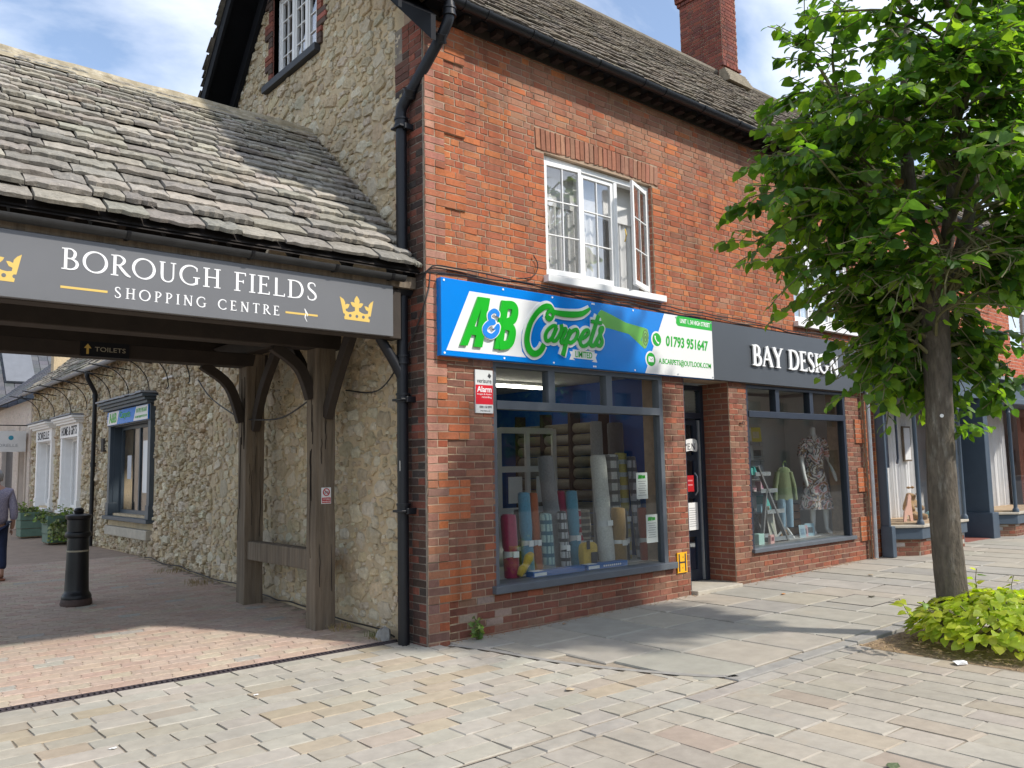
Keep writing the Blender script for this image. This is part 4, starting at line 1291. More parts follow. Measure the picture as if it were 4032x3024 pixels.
for fm, u0, u1 in ((face_front(1.372), -.44, -.24), (face_side(-.462), 1.40, 1.58), (face_side(-.447), 3.28, 3.48), (face_front(3.252), -.42, -.22)):
    for k in range(5):
        uu = r.uniform(u0+.02, u1-.02); v = r.uniform(.15, 2.2); L_ = r.uniform(.25, .9); P = [(uu+r.uniform(-.008, .008), v+L_*q/5) for q in range(6)]
        b = MB(); b.ribbon(P, [.0005, .0025, .004, .003, .002, .0005], fm, -.02, .0); b.build('oak_split', M_split, porch)
b = MB(); b.box(-.41, -.26, 1.60, 3.26, .62, .84); b.build('rail', M_wood, porch, bevel=.012)
# plate on the posts, cross beams, front beam and eaves beam
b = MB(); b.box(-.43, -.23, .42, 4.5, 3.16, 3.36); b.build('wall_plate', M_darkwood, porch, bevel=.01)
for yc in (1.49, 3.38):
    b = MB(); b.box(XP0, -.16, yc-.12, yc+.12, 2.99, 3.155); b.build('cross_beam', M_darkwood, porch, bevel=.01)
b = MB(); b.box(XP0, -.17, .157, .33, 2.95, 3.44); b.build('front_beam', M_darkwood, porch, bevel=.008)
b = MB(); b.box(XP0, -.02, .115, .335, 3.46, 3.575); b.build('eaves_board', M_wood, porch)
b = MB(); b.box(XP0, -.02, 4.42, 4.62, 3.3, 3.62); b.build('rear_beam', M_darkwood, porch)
def brace(p0, p1, p2, w, h, flat):
    b = MB(); P, _ = smooth([p0, p1, p2], 1.0, k=5)
    P = [Vector(p) for p in P]; vs = []; fs = []
    for i, p in enumerate(P):
        t = (P[min(i+1, len(P)-1)]-P[max(i-1, 0)]).normalized(); s = Vector(flat); u = s.cross(t).normalized()
        vs += [p+s*w/2+u*h/2, p-s*w/2+u*h/2, p-s*w/2-u*h/2, p+s*w/2-u*h/2]
    n = len(P)
    for i in range(n-1): fs += [(4*i+j, 4*i+(j+1) % 4, 4*i+4+(j+1) % 4, 4*i+4+j) for j in range(4)]
    fs += [(3, 2, 1, 0), (4*n-4, 4*n-3, 4*n-2, 4*n-1)]
    b.add(vs, fs); b.build('brace', M_darkwood, porch, bevel=.006)
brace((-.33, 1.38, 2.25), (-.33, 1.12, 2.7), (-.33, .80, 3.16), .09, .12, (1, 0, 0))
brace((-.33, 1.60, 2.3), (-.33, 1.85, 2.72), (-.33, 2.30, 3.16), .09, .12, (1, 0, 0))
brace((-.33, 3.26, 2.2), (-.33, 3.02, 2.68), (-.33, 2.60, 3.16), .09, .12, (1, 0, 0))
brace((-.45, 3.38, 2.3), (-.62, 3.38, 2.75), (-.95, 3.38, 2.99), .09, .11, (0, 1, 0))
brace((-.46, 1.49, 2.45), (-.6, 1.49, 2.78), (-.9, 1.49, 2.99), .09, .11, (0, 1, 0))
# rafters and boarding under the roof
SL = 2.17/2.35; ang = math.atan(SL)
for x in np.arange(XP0+.2, -.1, .55):
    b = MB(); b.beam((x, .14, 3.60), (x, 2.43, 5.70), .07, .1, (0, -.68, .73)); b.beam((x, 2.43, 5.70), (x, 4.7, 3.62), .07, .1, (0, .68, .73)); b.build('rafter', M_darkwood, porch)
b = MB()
b.add([(XP0, .05, 3.625), (-.01, .05, 3.625), (-.01, 2.43, 5.80), (XP0, 2.43, 5.80)], [(0, 1, 2, 3)])
b.add([(XP0, .05, 3.60), (-.01, .05, 3.60), (-.01, 2.43, 5.775), (XP0, 2.43, 5.775)], [(3, 2, 1, 0)])
b.add([(XP0, 2.43, 5.80), (-.01, 2.43, 5.80), (-.01, 4.8, 3.6), (XP0, 4.8, 3.6)], [(0, 1, 2, 3), (3, 2, 1, 0)])
proof = b.build('roof_boarding', M_board, porch)
r = random.Random(81)
up = np.array([0, math.cos(ang), math.sin(ang)]); nr = np.array([0, -math.sin(ang), math.cos(ang)])
LP = math.hypot(2.35, 2.17)
items = slate_course(XP0+1.6, -.02, .045, 3.62, up, nr, LP, .215, .10, .40, .21, r,
                     [(.28, .26, .225), (.32, .295, .25), (.24, .222, .192), (.345, .32, .27), (.30, .27, .22), (.265, .245, .215), (.375, .345, .29)], thick=(.028, .044))
pieces(proof, 'stone_slate', V_tile, items, P_tile, 'small_stone_slates')
b = MB(); rr_ = random.Random(4)
b.tube([(x, 2.43+rr_.uniform(-.01, .01), 5.80+rr_.uniform(-.012, .012)) for x in np.linspace(XP0, .0, 22)], [.10+rr_.uniform(-.006, .01) for _ in range(22)], 12)
for sg in (-1, 1):
    n_ = 20; vs = []
    for k in range(n_+1):
        x = XP0+(-XP0)*k/n_; vs += [(x, 2.43, 5.90), (x, 2.43+sg*(.22+rr_.uniform(-.015, .015)), 5.90-.205)]
    b.add(vs, [(2*k, 2*k+2, 2*k+3, 2*k+1) for k in range(n_)])
b.build('mortar_ridge', M_ridge, porch, True)
pg = thing('canopy_gutter', 'dark half round gutter along the eaves above the shopping centre sign', 'gutter', (-3, .08, 3.55))
half_gutter((XP0, .055, 3.552), (-.2, .055, 3.552), .055).build('trough', mat('weathered_black_iron', (.02, .02, .02), .6, .4, 8, 40, .002), pg, True)
for x in (-4.1, -2.75, -1.75, -.95, -.35):
    b = half_gutter((x-.014, .055, 3.554), (x+.014, .055, 3.554), .062, .009); b.box(x-.012, x+.012, .105, .12, 3.50, 3.56); b.build('bracket', M_blackiron, pg, True)

# ---------------------------------------------------------------- signs
M_signgrey = mat('grey_sign_board', (.14, .143, .15), .36, .06, 2.0)
M_gold = mat('gold_vinyl', (.66, .45, .11), .45, .04, 3)
M_letter = mat('white_letter', (.85, .85, .85), .35, .02, 3)
bs = thing('shopping_centre_sign', 'long grey fascia sign reading BOROUGH FIELDS SHOPPING CENTRE with gold crowns', 'sign', (-3.2, .12, 3.2))
FS = face_front(.10)
b = MB(); b.box(-6.6, -.297, .10, .153, 2.958, 3.455); b.build('board', M_signgrey, bs, bevel=.004)
BK = {
 'C':[(1.6324,3.4016),(1.5883,3.4255),(1.528,3.4241),(1.4614,3.3934),(1.3828,3.3298),(1.3041,3.2335),(1.2522,3.1148),(1.2377,3.009),(1.2663,2.9244),(1.3287,2.8856),(1.3932,2.8992),(1.4475,2.9429),(1.4823,2.9987)],
 'swash':[(1.5844,3.3065),(1.5484,3.3117),(1.541,3.3423),(1.5746,3.3773),(1.6411,3.371),(1.7887,3.3669),(1.9398,3.3756),(2.0688,3.3986),(2.1616,3.4412),(2.2157,3.48)],
 'curl':[(1.6121,3.4129),(1.6364,3.375),(1.6212,3.3193),(1.5835,3.2795),(1.5416,3.2842),(1.5259,3.3183)],
 'a1':[(1.6846,3.2132),(1.6238,3.2163),(1.5498,3.1689),(1.5059,3.1026),(1.516,3.0458),(1.564,3.0499),(1.6201,3.1039),(1.678,3.199)],
 'a2':[(1.6782,3.2035),(1.6137,3.0944),(1.6183,3.0501),(1.6611,3.0582),(1.7183,3.1216),(1.7514,3.1879),(1.7471,3.2418)],
 'r':[(1.7472,3.2464),(1.7641,3.1982),(1.8199,3.1943),(1.7541,3.0887),(1.7401,3.0424),(1.7773,3.0455),(1.8288,3.0952)],
 'p1':[(1.889,3.2008),(1.8281,3.077),(1.7596,2.8953)],
 'p2':[(1.8345,3.0821),(1.894,3.1648),(1.9716,3.2086),(2.0022,3.1747),(1.9611,3.0975),(1.8898,3.0504),(1.8461,3.0558)],
 'e':[(1.9991,3.0916),(2.0836,3.1174),(2.1637,3.1708),(2.172,3.2135),(2.1131,3.208),(2.0451,3.1232),(2.0362,3.058),(2.0799,3.0247),(2.1592,3.0589),(2.2211,3.1293)],
 't1':[(2.3457,3.4044),(2.2722,3.2463),(2.2067,3.1001),(2.2112,3.0493),(2.2641,3.0536),(2.3276,3.1386)],
 't2':[(2.2292,3.3265),(2.396,3.3224)],
 's':[(2.271,3.0588),(2.349,3.1687),(2.4063,3.2495),(2.4004,3.2698),(2.3657,3.2457),(2.3692,3.1705),(2.3933,3.1066),(2.3573,3.0518),(2.3043,3.0615)],
 'A1':[(0.3435,2.8969),(0.4342,2.9003),(0.6135,3.2893),(0.5826,3.417)],
 'A2':[(0.5158,2.8962),(0.6214,2.8972),(0.7356,3.4168),(0.5826,3.417),(0.6135,3.2893)],
 'A3':[(0.4719,3.0166),(0.5458,3.015),(0.5765,3.1006),(0.5145,3.1062)],
 'B1':[(0.7831,2.895),(0.8978,3.4164),(0.9915,3.4171),(0.891,2.8976)],
 'B2':[(0.9351,3.3719),(1.0406,3.3778),(1.0752,3.3315),(1.0539,3.2429),(1.0028,3.2032),(0.9085,3.175)],
 'B3':[(0.897,3.15),(0.9849,3.15),(1.0305,3.1115),(1.0172,3.0246),(0.9691,2.9565),(0.8485,2.9339)],
 'amp':[(0.8862,3.1532),(0.8317,3.1437),(0.7768,3.0962),(0.8317,3.1437),(0.8139,3.0744),(0.7432,3.0217),(0.6694,3.0402),(0.6547,3.0931),(0.7034,3.148),(0.7785,3.1723),(0.7255,3.1922),(0.7215,3.2507),(0.7811,3.2908),(0.8292,3.2706),(0.823,3.236)],
 'panel':[(0.4851,3.4659),(1.4875,3.466),(1.355,3.3799),(1.2469,3.254),(1.18,3.1081),(1.1655,2.9942),(1.18,2.9003),(1.2353,2.8396),(0.1875,2.8386)],
 'banner':[(1.9377,2.9813),(2.2904,2.9856),(2.2768,2.8819),(1.9315,2.8851)],
 'ribL':[(1.8864,2.9591),(1.9495,2.9594),(1.9464,2.8771),(1.9712,2.8624),(1.8829,2.8635),(1.9125,2.9156)],
 'ribR':[(2.2737,2.9656),(2.3333,2.9608),(2.3046,2.9119),(2.329,2.8594),(2.2429,2.8628),(2.2701,2.8815)],
 'limited':[(1.9751,2.8974),(1.9777,2.9661),(2.2473,2.9683),(2.2444,2.8983)],
 'rollbody':[(2.42,3.4875),(2.6093,3.4429),(2.8483,3.3773),(3.1921,3.3438),(3.1444,3.2505),(3.1147,3.1912),(3.1675,3.0859),(2.8929,3.2419),(2.5328,3.2809),(2.3577,3.2744),(2.3648,3.4373)],
 'rollend':[(3.1921,3.3438),(3.2397,3.3305),(3.2574,3.2606),(3.2419,3.1736),(3.2002,3.0991),(3.1675,3.0859),(3.1322,3.122),(3.1254,3.1921),(3.1452,3.2648)],
 'white':[(3.5723,3.5667),(4.5756,3.5691),(4.5311,2.7827),(3.1671,2.7837)],
 'unit':[(3.8467,3.5663),(4.5729,3.5665),(4.5632,3.4335),(3.8381,3.43),(3.81,3.4436)],
 'phone':[(3.4076,3.22)],
 'mail':[(3.2841,2.9632)],
 'telbox':[(3.564,3.1426),(3.5723,3.283),(4.4424,3.29),(4.4013,3.1488)],
 'mailbox':[(3.408,2.9003),(3.4217,2.9873),(4.4714,2.9971),(4.4586,2.9046)],
 'unitbox':[(3.8867,3.4623),(3.8908,3.5261),(4.5034,3.5308),(4.492,3.4601)],
 'crown':[(-0.8774,3.2823),(-0.8367,3.2597),(-0.8216,3.2325),(-0.8222,3.2108),(-0.7983,3.2208),(-0.7751,3.2176),(-0.7854,3.1903),(-0.8014,3.1741),(-0.8174,3.1729),(-0.8136,3.1525),(-0.7854,3.1425),(-0.7467,3.1496),(-0.7176,3.163),(-0.7182,3.1964),(-0.7402,3.2012),(-0.7564,3.2198),(-0.7645,3.2406),(-0.7402,3.2443),(-0.7208,3.237),(-0.7256,3.2583),(-0.7175,3.2826),(-0.6986,3.3083),(-0.6783,3.2843),(-0.6679,3.2621),(-0.6735,3.2366),(-0.6554,3.2436),(-0.6291,3.2402),(-0.639,3.2185),(-0.6588,3.1972),(-0.6758,3.1953),(-0.6745,3.1633),(-0.6424,3.1477),(-0.6094,3.1425),(-0.5796,3.1486),(-0.5755,3.1726),(-0.5994,3.1818),(-0.6176,3.2174),(-0.596,3.2175),(-0.5728,3.2083),(-0.5694,3.2323),(-0.5493,3.2582),(-0.5198,3.278),(-0.5503,3.1257),(-0.5663,3.1258),(-0.5757,3.1137),(-0.5714,3.1009),(-0.5581,3.0949),(-0.5631,3.0693),(-0.8269,3.0732),(-0.8317,3.0972),(-0.8212,3.1084),(-0.8254,3.1252),(-0.8397,3.128)],
 'dots':[(-0.7686,3.1133),(-0.6981,3.1126),(-0.6283,3.112)],
 'dotr':[(-0.7837,3.1117),(-0.7541,3.1149)],

}
for ch, g in serif_line('BOROUGH FIELDS', -3.1959, -1.1027, 3.2124, 3.3736, FS, -.001, .0015, .13, .055, .10): g.build('letter', M_letter, bs)
for ch, g in serif_line('SHOPPING CENTRE', -2.822, -1.465, 3.0385, 3.122, FS, -.001, .0015, .135, .07, .34): g.build('letter', M_letter, bs)
for a, c in ((-3.1959, -2.8705), (-1.4116, -1.1008)):
    b = MB(); b.prism([(a, 3.0667), (c, 3.0667), (c, 3.0842), (a, 3.0842)], FS, -.001, .0015); b.build('gold_line', M_gold, bs)
cxm = sum(p[0] for p in BK['crown'])/len(BK['crown'])
for dx in (0, -2.933):
    b = MB(); b.prism([(u+dx, v) for u, v in BK['crown']], FS, -.001, .0015); cr = b.build('crown_emblem', M_gold, bs)
    rr = (BK['dotr'][1][0]-BK['dotr'][0][0])/2
    for (u, v) in BK['dots']:
        b = MB(); b.prism([(u+dx+rr*math.cos(2*math.pi*k/14), v+rr*math.sin(2*math.pi*k/14)) for k in range(14)], FS, 0, .003); b.build('crown_dot', M_signgrey, cr)
b = MB(); b.ribbon([(-1.229, 3.1269), (-1.2144, 3.0881), (-1.2242, 3.0492), (-1.2047, 3.0103)], [.006, .014, .008, .004], FS, -.0005, .001); b.ribbon([(-1.2242, 3.122), (-1.1999, 3.0783), (-1.2047, 3.0589)], [.004, .008, .003], FS, -.0005, .0014)
b.build('bird_splash', M_paper, bs)

# TOILETS sign on the inner beam
tl = thing('toilets_sign', 'small black sign with gold arrow reading TOILETS on the inner beam', 'sign', (-2.2, 3.25, 3.08))
FT = face_front(3.235)
b = MB(); b.box(-2.33, -1.83, 3.235, 3.258, 2.985, 3.15); b.build('board', M_black, tl)
b = MB(); put_text(b, 'TOILETS', rect(-2.19, 3.045, -1.87, 3.095), FT, -.001, .0015); b.build('lettering', mat('dim_gold', (.42, .38, .28), .5, 0), tl)
b = MB(); b.prism([(-2.275, 3.01), (-2.25, 3.01), (-2.25, 3.075), (-2.225, 3.075), (-2.2625, 3.125), (-2.30, 3.075), (-2.275, 3.075)], FT, -.001, .0015); b.build('arrow', M_gold, tl)

# A&B Carpets fascia
M_signblue = mat('sign_blue', (.0, .20, .66), .25, .08, .9)
M_signwhite = mat('sign_white', (.76, .76, .755), .25, .02, 2)
M_signgreen = mat('sign_green', (.01, .40, .02), .3, .03, 3)
M_green2 = mat('print_green', (.01, .36, .015), .3, .03, 3)
M_ampblue = mat('letter_blue', (.02, .22, .68), .3, .03, 3)
ab = thing('carpet_shop_sign', 'bright blue and white fascia sign reading A&B Carpets Limited with phone number', 'sign', (2.3, -.05, 3.18))
FA = face_front(-.10)
b = MB(); b.box(.13, 4.555, -.10, -.012, 2.785, 3.567); b.build('board', M_signblue, ab, bevel=.003)
b = MB(); b.prism(BK['panel'], FA, -.001, .0012); b.build('white_panel', M_signwhite, ab)
b = MB(); b.prism([(3.572, 3.565), (4.553, 3.565), (4.553, 2.787), (3.168, 2.787)], FA, -.001, .0012); b.build('white_panel', M_signwhite, ab)
b = MB()
for q, k in enumerate(('A1', 'A2', 'A3')): b.prism(BK[k], FA, .001, .026+.0006*q)
b.build('letter_a', M_signgreen, ab)
b = MB(); b.prism(BK['B1'], FA, .001, .026); b.ribbon(BK['B2'], .088, FA, .001, .0265); b.ribbon(BK['B3'], .092, FA, .001, .0275); b.build('letter_b', M_signgreen, ab)
b = MB(); b.ribbon(BK['amp'][2:], [.02, .035, .05, .055, .06, .06, .055, .05, .045, .045, .05, .045, .035], FA, .001, .034); amp = b.build('ampersand', M_ampblue, ab)
b = MB(); b.ribbon(BK['amp'][2:], [.07]*13, FA, .001, .030); b.build('ampersand_border', M_signwhite, amp)
STK = [('C', [.02, .05, .055, .055, .05, .048, .052, .058, .064, .06, .056, .052, .05]), ('swash', [.028, .03, .03, .032, .045, .058, .062, .055, .04, .02]), ('curl', [.03]*6),
       ('a1', .036), ('a2', .036), ('r', .036), ('p1', [.04, .042, .046]), ('p2', .036), ('e', [.03]+[.036]*8+[.03]), ('t1', .042), ('t2', .036), ('s', [.03]+[.038]*8)]
b = MB()
for q, (k, w) in enumerate(STK):
    ww = [x*1.15+.062 for x in w] if isinstance(w, list) else w*1.15+.062
    b.ribbon(BK[k], ww, FA, .0005, .010+.0009*q)
b.build('carpets_border', M_signwhite, ab)
b = MB()
for q, (k, w) in enumerate(STK): b.ribbon(BK[k], [x*1.15 for x in w] if isinstance(w, list) else w*1.15, FA, .005, .026+.0009*q)
b.build('carpets_script', M_green2, ab)
b = MB()
for k in ('ribL', 'ribR'): b.prism(BK[k], FA, -.001, .0012)
b.prism(BK['banner'], FA, -.001, .003); bn = b.build('banner', M_signwhite, ab)
b = MB(); put_text(b, 'LIMITED', BK['limited'], FA, .001, .005, .01); b.build('limited_lettering', M_green2, ab)
M_roll = mat('print_roll_green', (.13, .42, .06), .3, .05, 3)
b = MB(); b.prism(BK['rollbody'], FA, -.001, .0012); rl = b.build('carpet_roll_print', M_roll, ab)
b = MB(); b.prism(BK['rollend'], FA, -.001, .003); b.build('carpet_roll_end_print', mat('print_roll_light', (.18, .40, .10), .3, .03, 3), rl)
b = MB()
c0 = (3.192, 3.215)
sp = [(c0[0]+(.055*(1-t))*math.cos(t*18), c0[1]+(.115*(1-t))*math.sin(t*18)) for t in np.linspace(0, .9, 40)]
b.ribbon(sp, .006, FA, .002, .004, False); b.build('carpet_roll_spiral', M_ink, rl)
b = MB(); b.prism([(3.835, 3.435), (4.553, 3.435), (4.553, 3.565), (3.845, 3.565), (3.81, 3.55), (3.80, 3.465)], FA, .001, .0026); ub = b.build('address_panel', M_signgreen, ab)
b = MB(); put_text(b, 'UNIT 1, 34 HIGH STREET', rect(3.88, 3.466, 4.51, 3.535), FA, .002, .0045, .018); b.build('address_lettering', M_letter, ub)
b = MB(); put_text(b, '01793 951647', rect(3.585, 3.150, 4.455, 3.290), FA, .001, .0035, .03, .08); b.build('phone_lettering', M_green2, ab)
b = MB(); put_text(b, 'A.BCARPETS@OUTLOOK.COM', rect(3.43, 2.905, 4.50, 2.995), FA, .001, .0035, .012, .05); b.build('email_lettering', M_green2, ab)
def disc(mb, u, v, r_, mapf, w0, w1, n=24): mb.prism([(u+r_*math.cos(2*math.pi*k/n), v+r_*math.sin(2*math.pi*k/n)) for k in range(n)], mapf, w0, w1)
for (u, v), kind in ((BK['phone'][0], 'p'), (BK['mail'][0], 'm')):
    b = MB(); disc(b, u, v, .105, FA, -.001, .0018); ic = b.build('icon_ring', M_signwhite, ab)
    b = MB(); disc(b, u, v, .083, FA, .001, .0034); b.build('icon_disc', M_green2, ic)
    b = MB()
    if kind == 'p': b.ribbon([(u-.034, v+.044), (u-.030, v+.01), (u, v-.028), (u+.034, v-.044)], [.026, .014, .014, .026], FA, .002, .005)
    else:
        b.prism([(u-.05, v-.032), (u+.05, v-.032), (u+.05, v+.034), (u-.05, v+.034)], FA, .002, .0045)
    b.build('icon_mark', M_letter, ic)
    if kind == 'm':
        b = MB(); b.ribbon([(u-.048, v+.032), (u, v-.01), (u+.048, v+.032)], .006, FA, .004, .006, False); b.build('icon_fold', M_inkgrey, ic)
for u in (.165, .93, 1.64, 2.27, 2.30, 2.98, 3.80, 4.53):
    for v in (2.81, 3.54):
        b = MB(); disc(b, u, v, .011, FA, .0, .006, 10); b.build('screw_cap', M_letter if u < 3.5 else M_zinc, ab)

# Bay Design fascia
bd = thing('bay_design_sign', 'plain dark grey fascia sign with raised white letters reading BAY DESIGN', 'sign', (6.7, -.05, 3.2))
b = MB(); b.box(4.565, 8.90, -.085, -.012, 2.785, 3.575); b.build('board', mat('charcoal_sign_board', (.058, .065, .075), .42, .06, 1.5), bd, bevel=.003)
FB = face_front(-.085)
for ch, g in serif_line('BAY DESIGN', 5.46, 7.83, 3.035, 3.325, FB, .012, .034, .20, .085, .03): g.build('letter', M_letter, bd)

# alarm notice, hydrant plate, no-cycling notice
al = thing('alarm_notice', 'white and red alarm notice on the brick beside the carpet shop window', 'sign', (.72, -.01, 2.45))
FN = face_front(-.022)
b = MB(); b.box(.605, .835, -.022, -.006, 2.235, 2.68); b.build('plate', mat('silver_plate', (.62, .63, .62), .35, .04, 4), al)
b = MB(); b.prism([(.607, 2.325), (.833, 2.325), (.833, 2.525), (.607, 2.525)], FN, -.001, .0012); b.build('red_band', mat('notice_red', (.62, .02, .035), .35, .03, 3), al)
b = MB(); put_text(b, 'verisure', rect(.625, 2.545, .815, 2.588), FN, -.001, .0015, .008); b.prism([(.765, 2.615), (.795, 2.595), (.815, 2.625), (.785, 2.65)], FN, -.001, .0015); b.build('name_lettering', M_ink, al)
b = MB(); put_text(b, 'Alarm', rect(.625, 2.45, .815, 2.512), FN, .001, .003, .02); put_text(b, 'Images & Audio', rect(.625, 2.418, .815, 2.438), FN, .001, .003); put_text(b, 'recording', rect(.685, 2.385, .815, 2.41), FN, .001, .003); b.build('alarm_lettering', M_letter, al)
b = MB(); put_text(b, '0800 158 8999', rect(.655, 2.285, .815, 2.31), FN, -.001, .0015); put_text(b, 'www.verisure.co.uk', rect(.665, 2.252, .795, 2.267), FN, -.001, .0015); b.build('number_lettering', M_ink, al)
hy = thing('hydrant_plate', 'small yellow hydrant plate with black H on the brick by the shop door', 'sign', (3.84, -.01, .45))
FH = face_front(-.024)
b = MB(); b.prism(smooth([(3.755, .33), (3.92, .33), (3.93, .34), (3.93, .56), (3.92, .575), (3.755, .575), (3.745, .56), (3.745, .34)], 1, True, 2)[0], FH, -.014, 0); b.build('plate', mat('hydrant_yellow', (.85, .42, .01), .4, .04, 4), hy)
b = MB(); b.prism([(3.765, .345), (3.79, .345), (3.79, .56), (3.765, .56)], FH, -.001, .0015); b.prism([(3.885, .345), (3.91, .345), (3.91, .56), (3.885, .56)], FH, -.001, .0015); b.prism([(3.79, .445), (3.885, .445), (3.885, .465), (3.79, .465)], FH, -.001, .0015)
put_text(b, '0', rect(3.845, .505, 3.862, .53), FH, -.001, .0015); put_text(b, '4', rect(3.832, .375, 3.85, .40), FH, -.001, .0015); b.build('letter_h', M_ink, hy)
cy = thing('no_cycling_notice', 'small white no cycling notice with red circle on the oak post', 'sign', (-.31, 1.37, 1.45))
FC = face_front(1.366)
b = MB(); b.box(-.395, -.285, 1.366, 1.374, 1.33, 1.50); b.build('plate', M_signwhite, cy)
M_red = mat('sign_red', (.45, .015, .02), .4, .03, 3)
b = MB(); b.ribbon([(-.34+.036*math.cos(a), 1.452+.036*math.sin(a)) for a in np.linspace(0, 2*math.pi, 24)[:-1]], .010, FC, -.001, .0015, False, True); b.ribbon([(-.365, 1.477), (-.315, 1.427)], .008, FC, .0, .003, False)
b.prism([(-.39, 1.338), (-.29, 1.338), (-.29, 1.395), (-.39, 1.395)], FC, -.001, .0015); b.build('red_ring', M_red, cy)
b = MB()
for dx in (-.017, .017): b.ribbon([(-.34+dx+.011*math.cos(a), 1.445+.011*math.sin(a)) for a in np.linspace(0, 2*math.pi, 12)[:-1]], .003, FC, -.001, .0012, False, True)
b.ribbon([(-.357, 1.445), (-.347, 1.461), (-.33, 1.461), (-.323, 1.445)], .003, FC, -.001, .0013, False); b.build('bicycle_symbol', M_ink, cy)
b = MB(); put_text(b, 'CYCLING', rect(-.38, 1.37, -.30, 1.387), FC, .001, .003); put_text(b, 'PROHIBITED', rect(-.385, 1.346, -.295, 1.36), FC, .001, .003); b.build('notice_lettering', M_letter, cy)

# cables draped along the top of the fascias and on the corner
r = random.Random(91)
for k in range(3):
    P = [(-.02, .02, 3.60-.05*k)]; x = .05
    while x < 8.9:
        P.append((x, -.03-.015*k+r.uniform(-.008, .008), 3.625+.03*k-.006*x+r.uniform(-.018, .018))); x += r.uniform(.25, .5)
    b = MB(); b.tube(smooth(P, 1.0, k=4)[0], .0075, 6)
    o = b.build('cable', M_cable, None, True); tag(o, ('lowest', 'middle', 'uppermost')[k]+' black cable clipped along the brick just above the shop signs', 'cable', 'cables above the shop signs')
b = MB(); b.tube(smooth([(.05, -.03, 3.61), (.03, -.035, 3.45), (-.02, -.035, 3.3), (-.04, .1, 3.05), (-.06, .35, 2.75), (-.05, .8, 2.5), (-.1, 1.38, 2.55)], 1.0)[0], .008, 6)
tag(b.build('cable', M_cable, None, True), 'black cable sagging from the house corner round into the passage to the oak post', 'cable')
b = MB(); b.tube(smooth([(-.42, 1.55, 2.46), (-.38, 2.4, 2.30), (-.40, 3.26, 2.33), (-.42, 3.5, 2.36), (-.15, 5.2, 2.75), (-.06, 6.0, 3.1)], 1.0)[0], .010, 6)
tag(b.build('cable', M_cable, None, True), 'dark cable sagging between the two oak posts and up the passage wall', 'cable')
b = MB(); P = [(-.05, .5, .03)]
for y in np.arange(.7, 8.5, .35): P.append((-.06+r.uniform(-.02, .02), y, zg(-.1, y)+.02+abs(r.uniform(0, .05))))
b.tube(smooth(P, 1.0, k=4)[0], .009, 6); tag(b.build('cable', M_cable, None, True), 'black cable lying along the foot of the passage wall', 'cable')
b = MB(); b.tube(smooth([(1.18, -.03, 3.70), (1.42, -.035, 3.76), (1.50, -.03, 3.90), (1.44, -.03, 4.0)], 1.0)[0], .006, 6)
tag(b.build('cable', M_cable, None, True), 'short curl of loose cable on the brick left of the first floor window', 'cable')
b = MB(); b.ribbon([(5.285+.022*math.cos(a), 2.225+.022*math.sin(a)) for a in np.linspace(0, 2*math.pi, 14)[:-1]], .007, face_front(-.03), -.003, .004, False, True); b.box(5.225, 5.265, -.034, -.0, 2.222, 2.229)
tag(b.build('wall_hook', M_rustbase), 'small rusty ring hook on the brick pier beside the shop door', 'hook')
# ================================================================ trees and plants
def leaf_item(p, tip, nrm, size, col, r, nv):
    tip = Vector(tip).normalized(); n = Vector(nrm); n = (n-tip*n.dot(tip))
    if n.length < 1e-4: n = tip.orthogonal()
    n.normalize(); s = tip.cross(n)
    return (r.randrange(nv), frame(np.array(s), np.array(tip), np.array(n), np.array(p), size*r.uniform(.85, 1.1), size, size), col)

def spray(p0, d, L, n, size, r, cols, nv, up=.8, droop=.35):
    """leaves set alternately along one twig; returns twig path and leaf items"""
    out = []; P = [Vector(p0)]; d = Vector(d).normalized(); k = max(3, n//2)
    for i in range(k):
        d = (d+Vector((r.uniform(-.18, .18), r.uniform(-.18, .18), -droop/k+r.uniform(-.08, .08)))).normalized(); P.append(P[-1]+d*(L/k))
    for i in range(n):
        t = (i+.6)/n*(len(P)-1); a = min(int(t), len(P)-2); q = P[a].lerp(P[a+1], t-a)
        dd = (P[a+1]-P[a]).normalized(); side = dd.cross(Vector((0, 0, 1)))
        if side.length < 1e-3: side = Vector((1, 0, 0))
        side.normalize(); sg = 1 if i % 2 else -1
        tip = dd*.5+side*sg*r.uniform(.5, 1.0)+Vector((r.uniform(-.3, .3), r.uniform(-.3, .3), r.uniform(-.8, .1)))
        nn = Vector((r.uniform(-.6, .6), r.uniform(-.6, .6), up))
        s = size*r.uniform(.7, 1.25)*(1.0 if i < n-2 else .75)
        stalk = tip.normalized()*s*.28
        c = r.choice(cols) if i < n-2 or r.random() < .6 else (.17, .30, .035)
        out.append(leaf_item(q+stalk, tip, nn, s, jit_col(c, .16, r), r, nv))
    return P, out

GREENS = [(.075, .165, .026), (.105, .205, .028), (.055, .125, .026), (.14, .25, .03), (.08, .165, .034), (.23, .35, .04), (.06, .13, .022), (.17, .28, .035)]
def profile(z):
    T_ = [(1.9, .3), (2.25, .6), (2.7, .85), (3.2, 1.1), (3.65, 1.6), (4.15, 1.82), (4.8, 1.58), (5.4, 1.40), (6.0, 1.15), (6.5, .9), (6.75, .2)]
    for (a, ra), (b_, rb_) in zip(T_, T_[1:]):
        if a <= z <= b_: return ra+(rb_-ra)*(z-a)/(b_-a)
    return .1

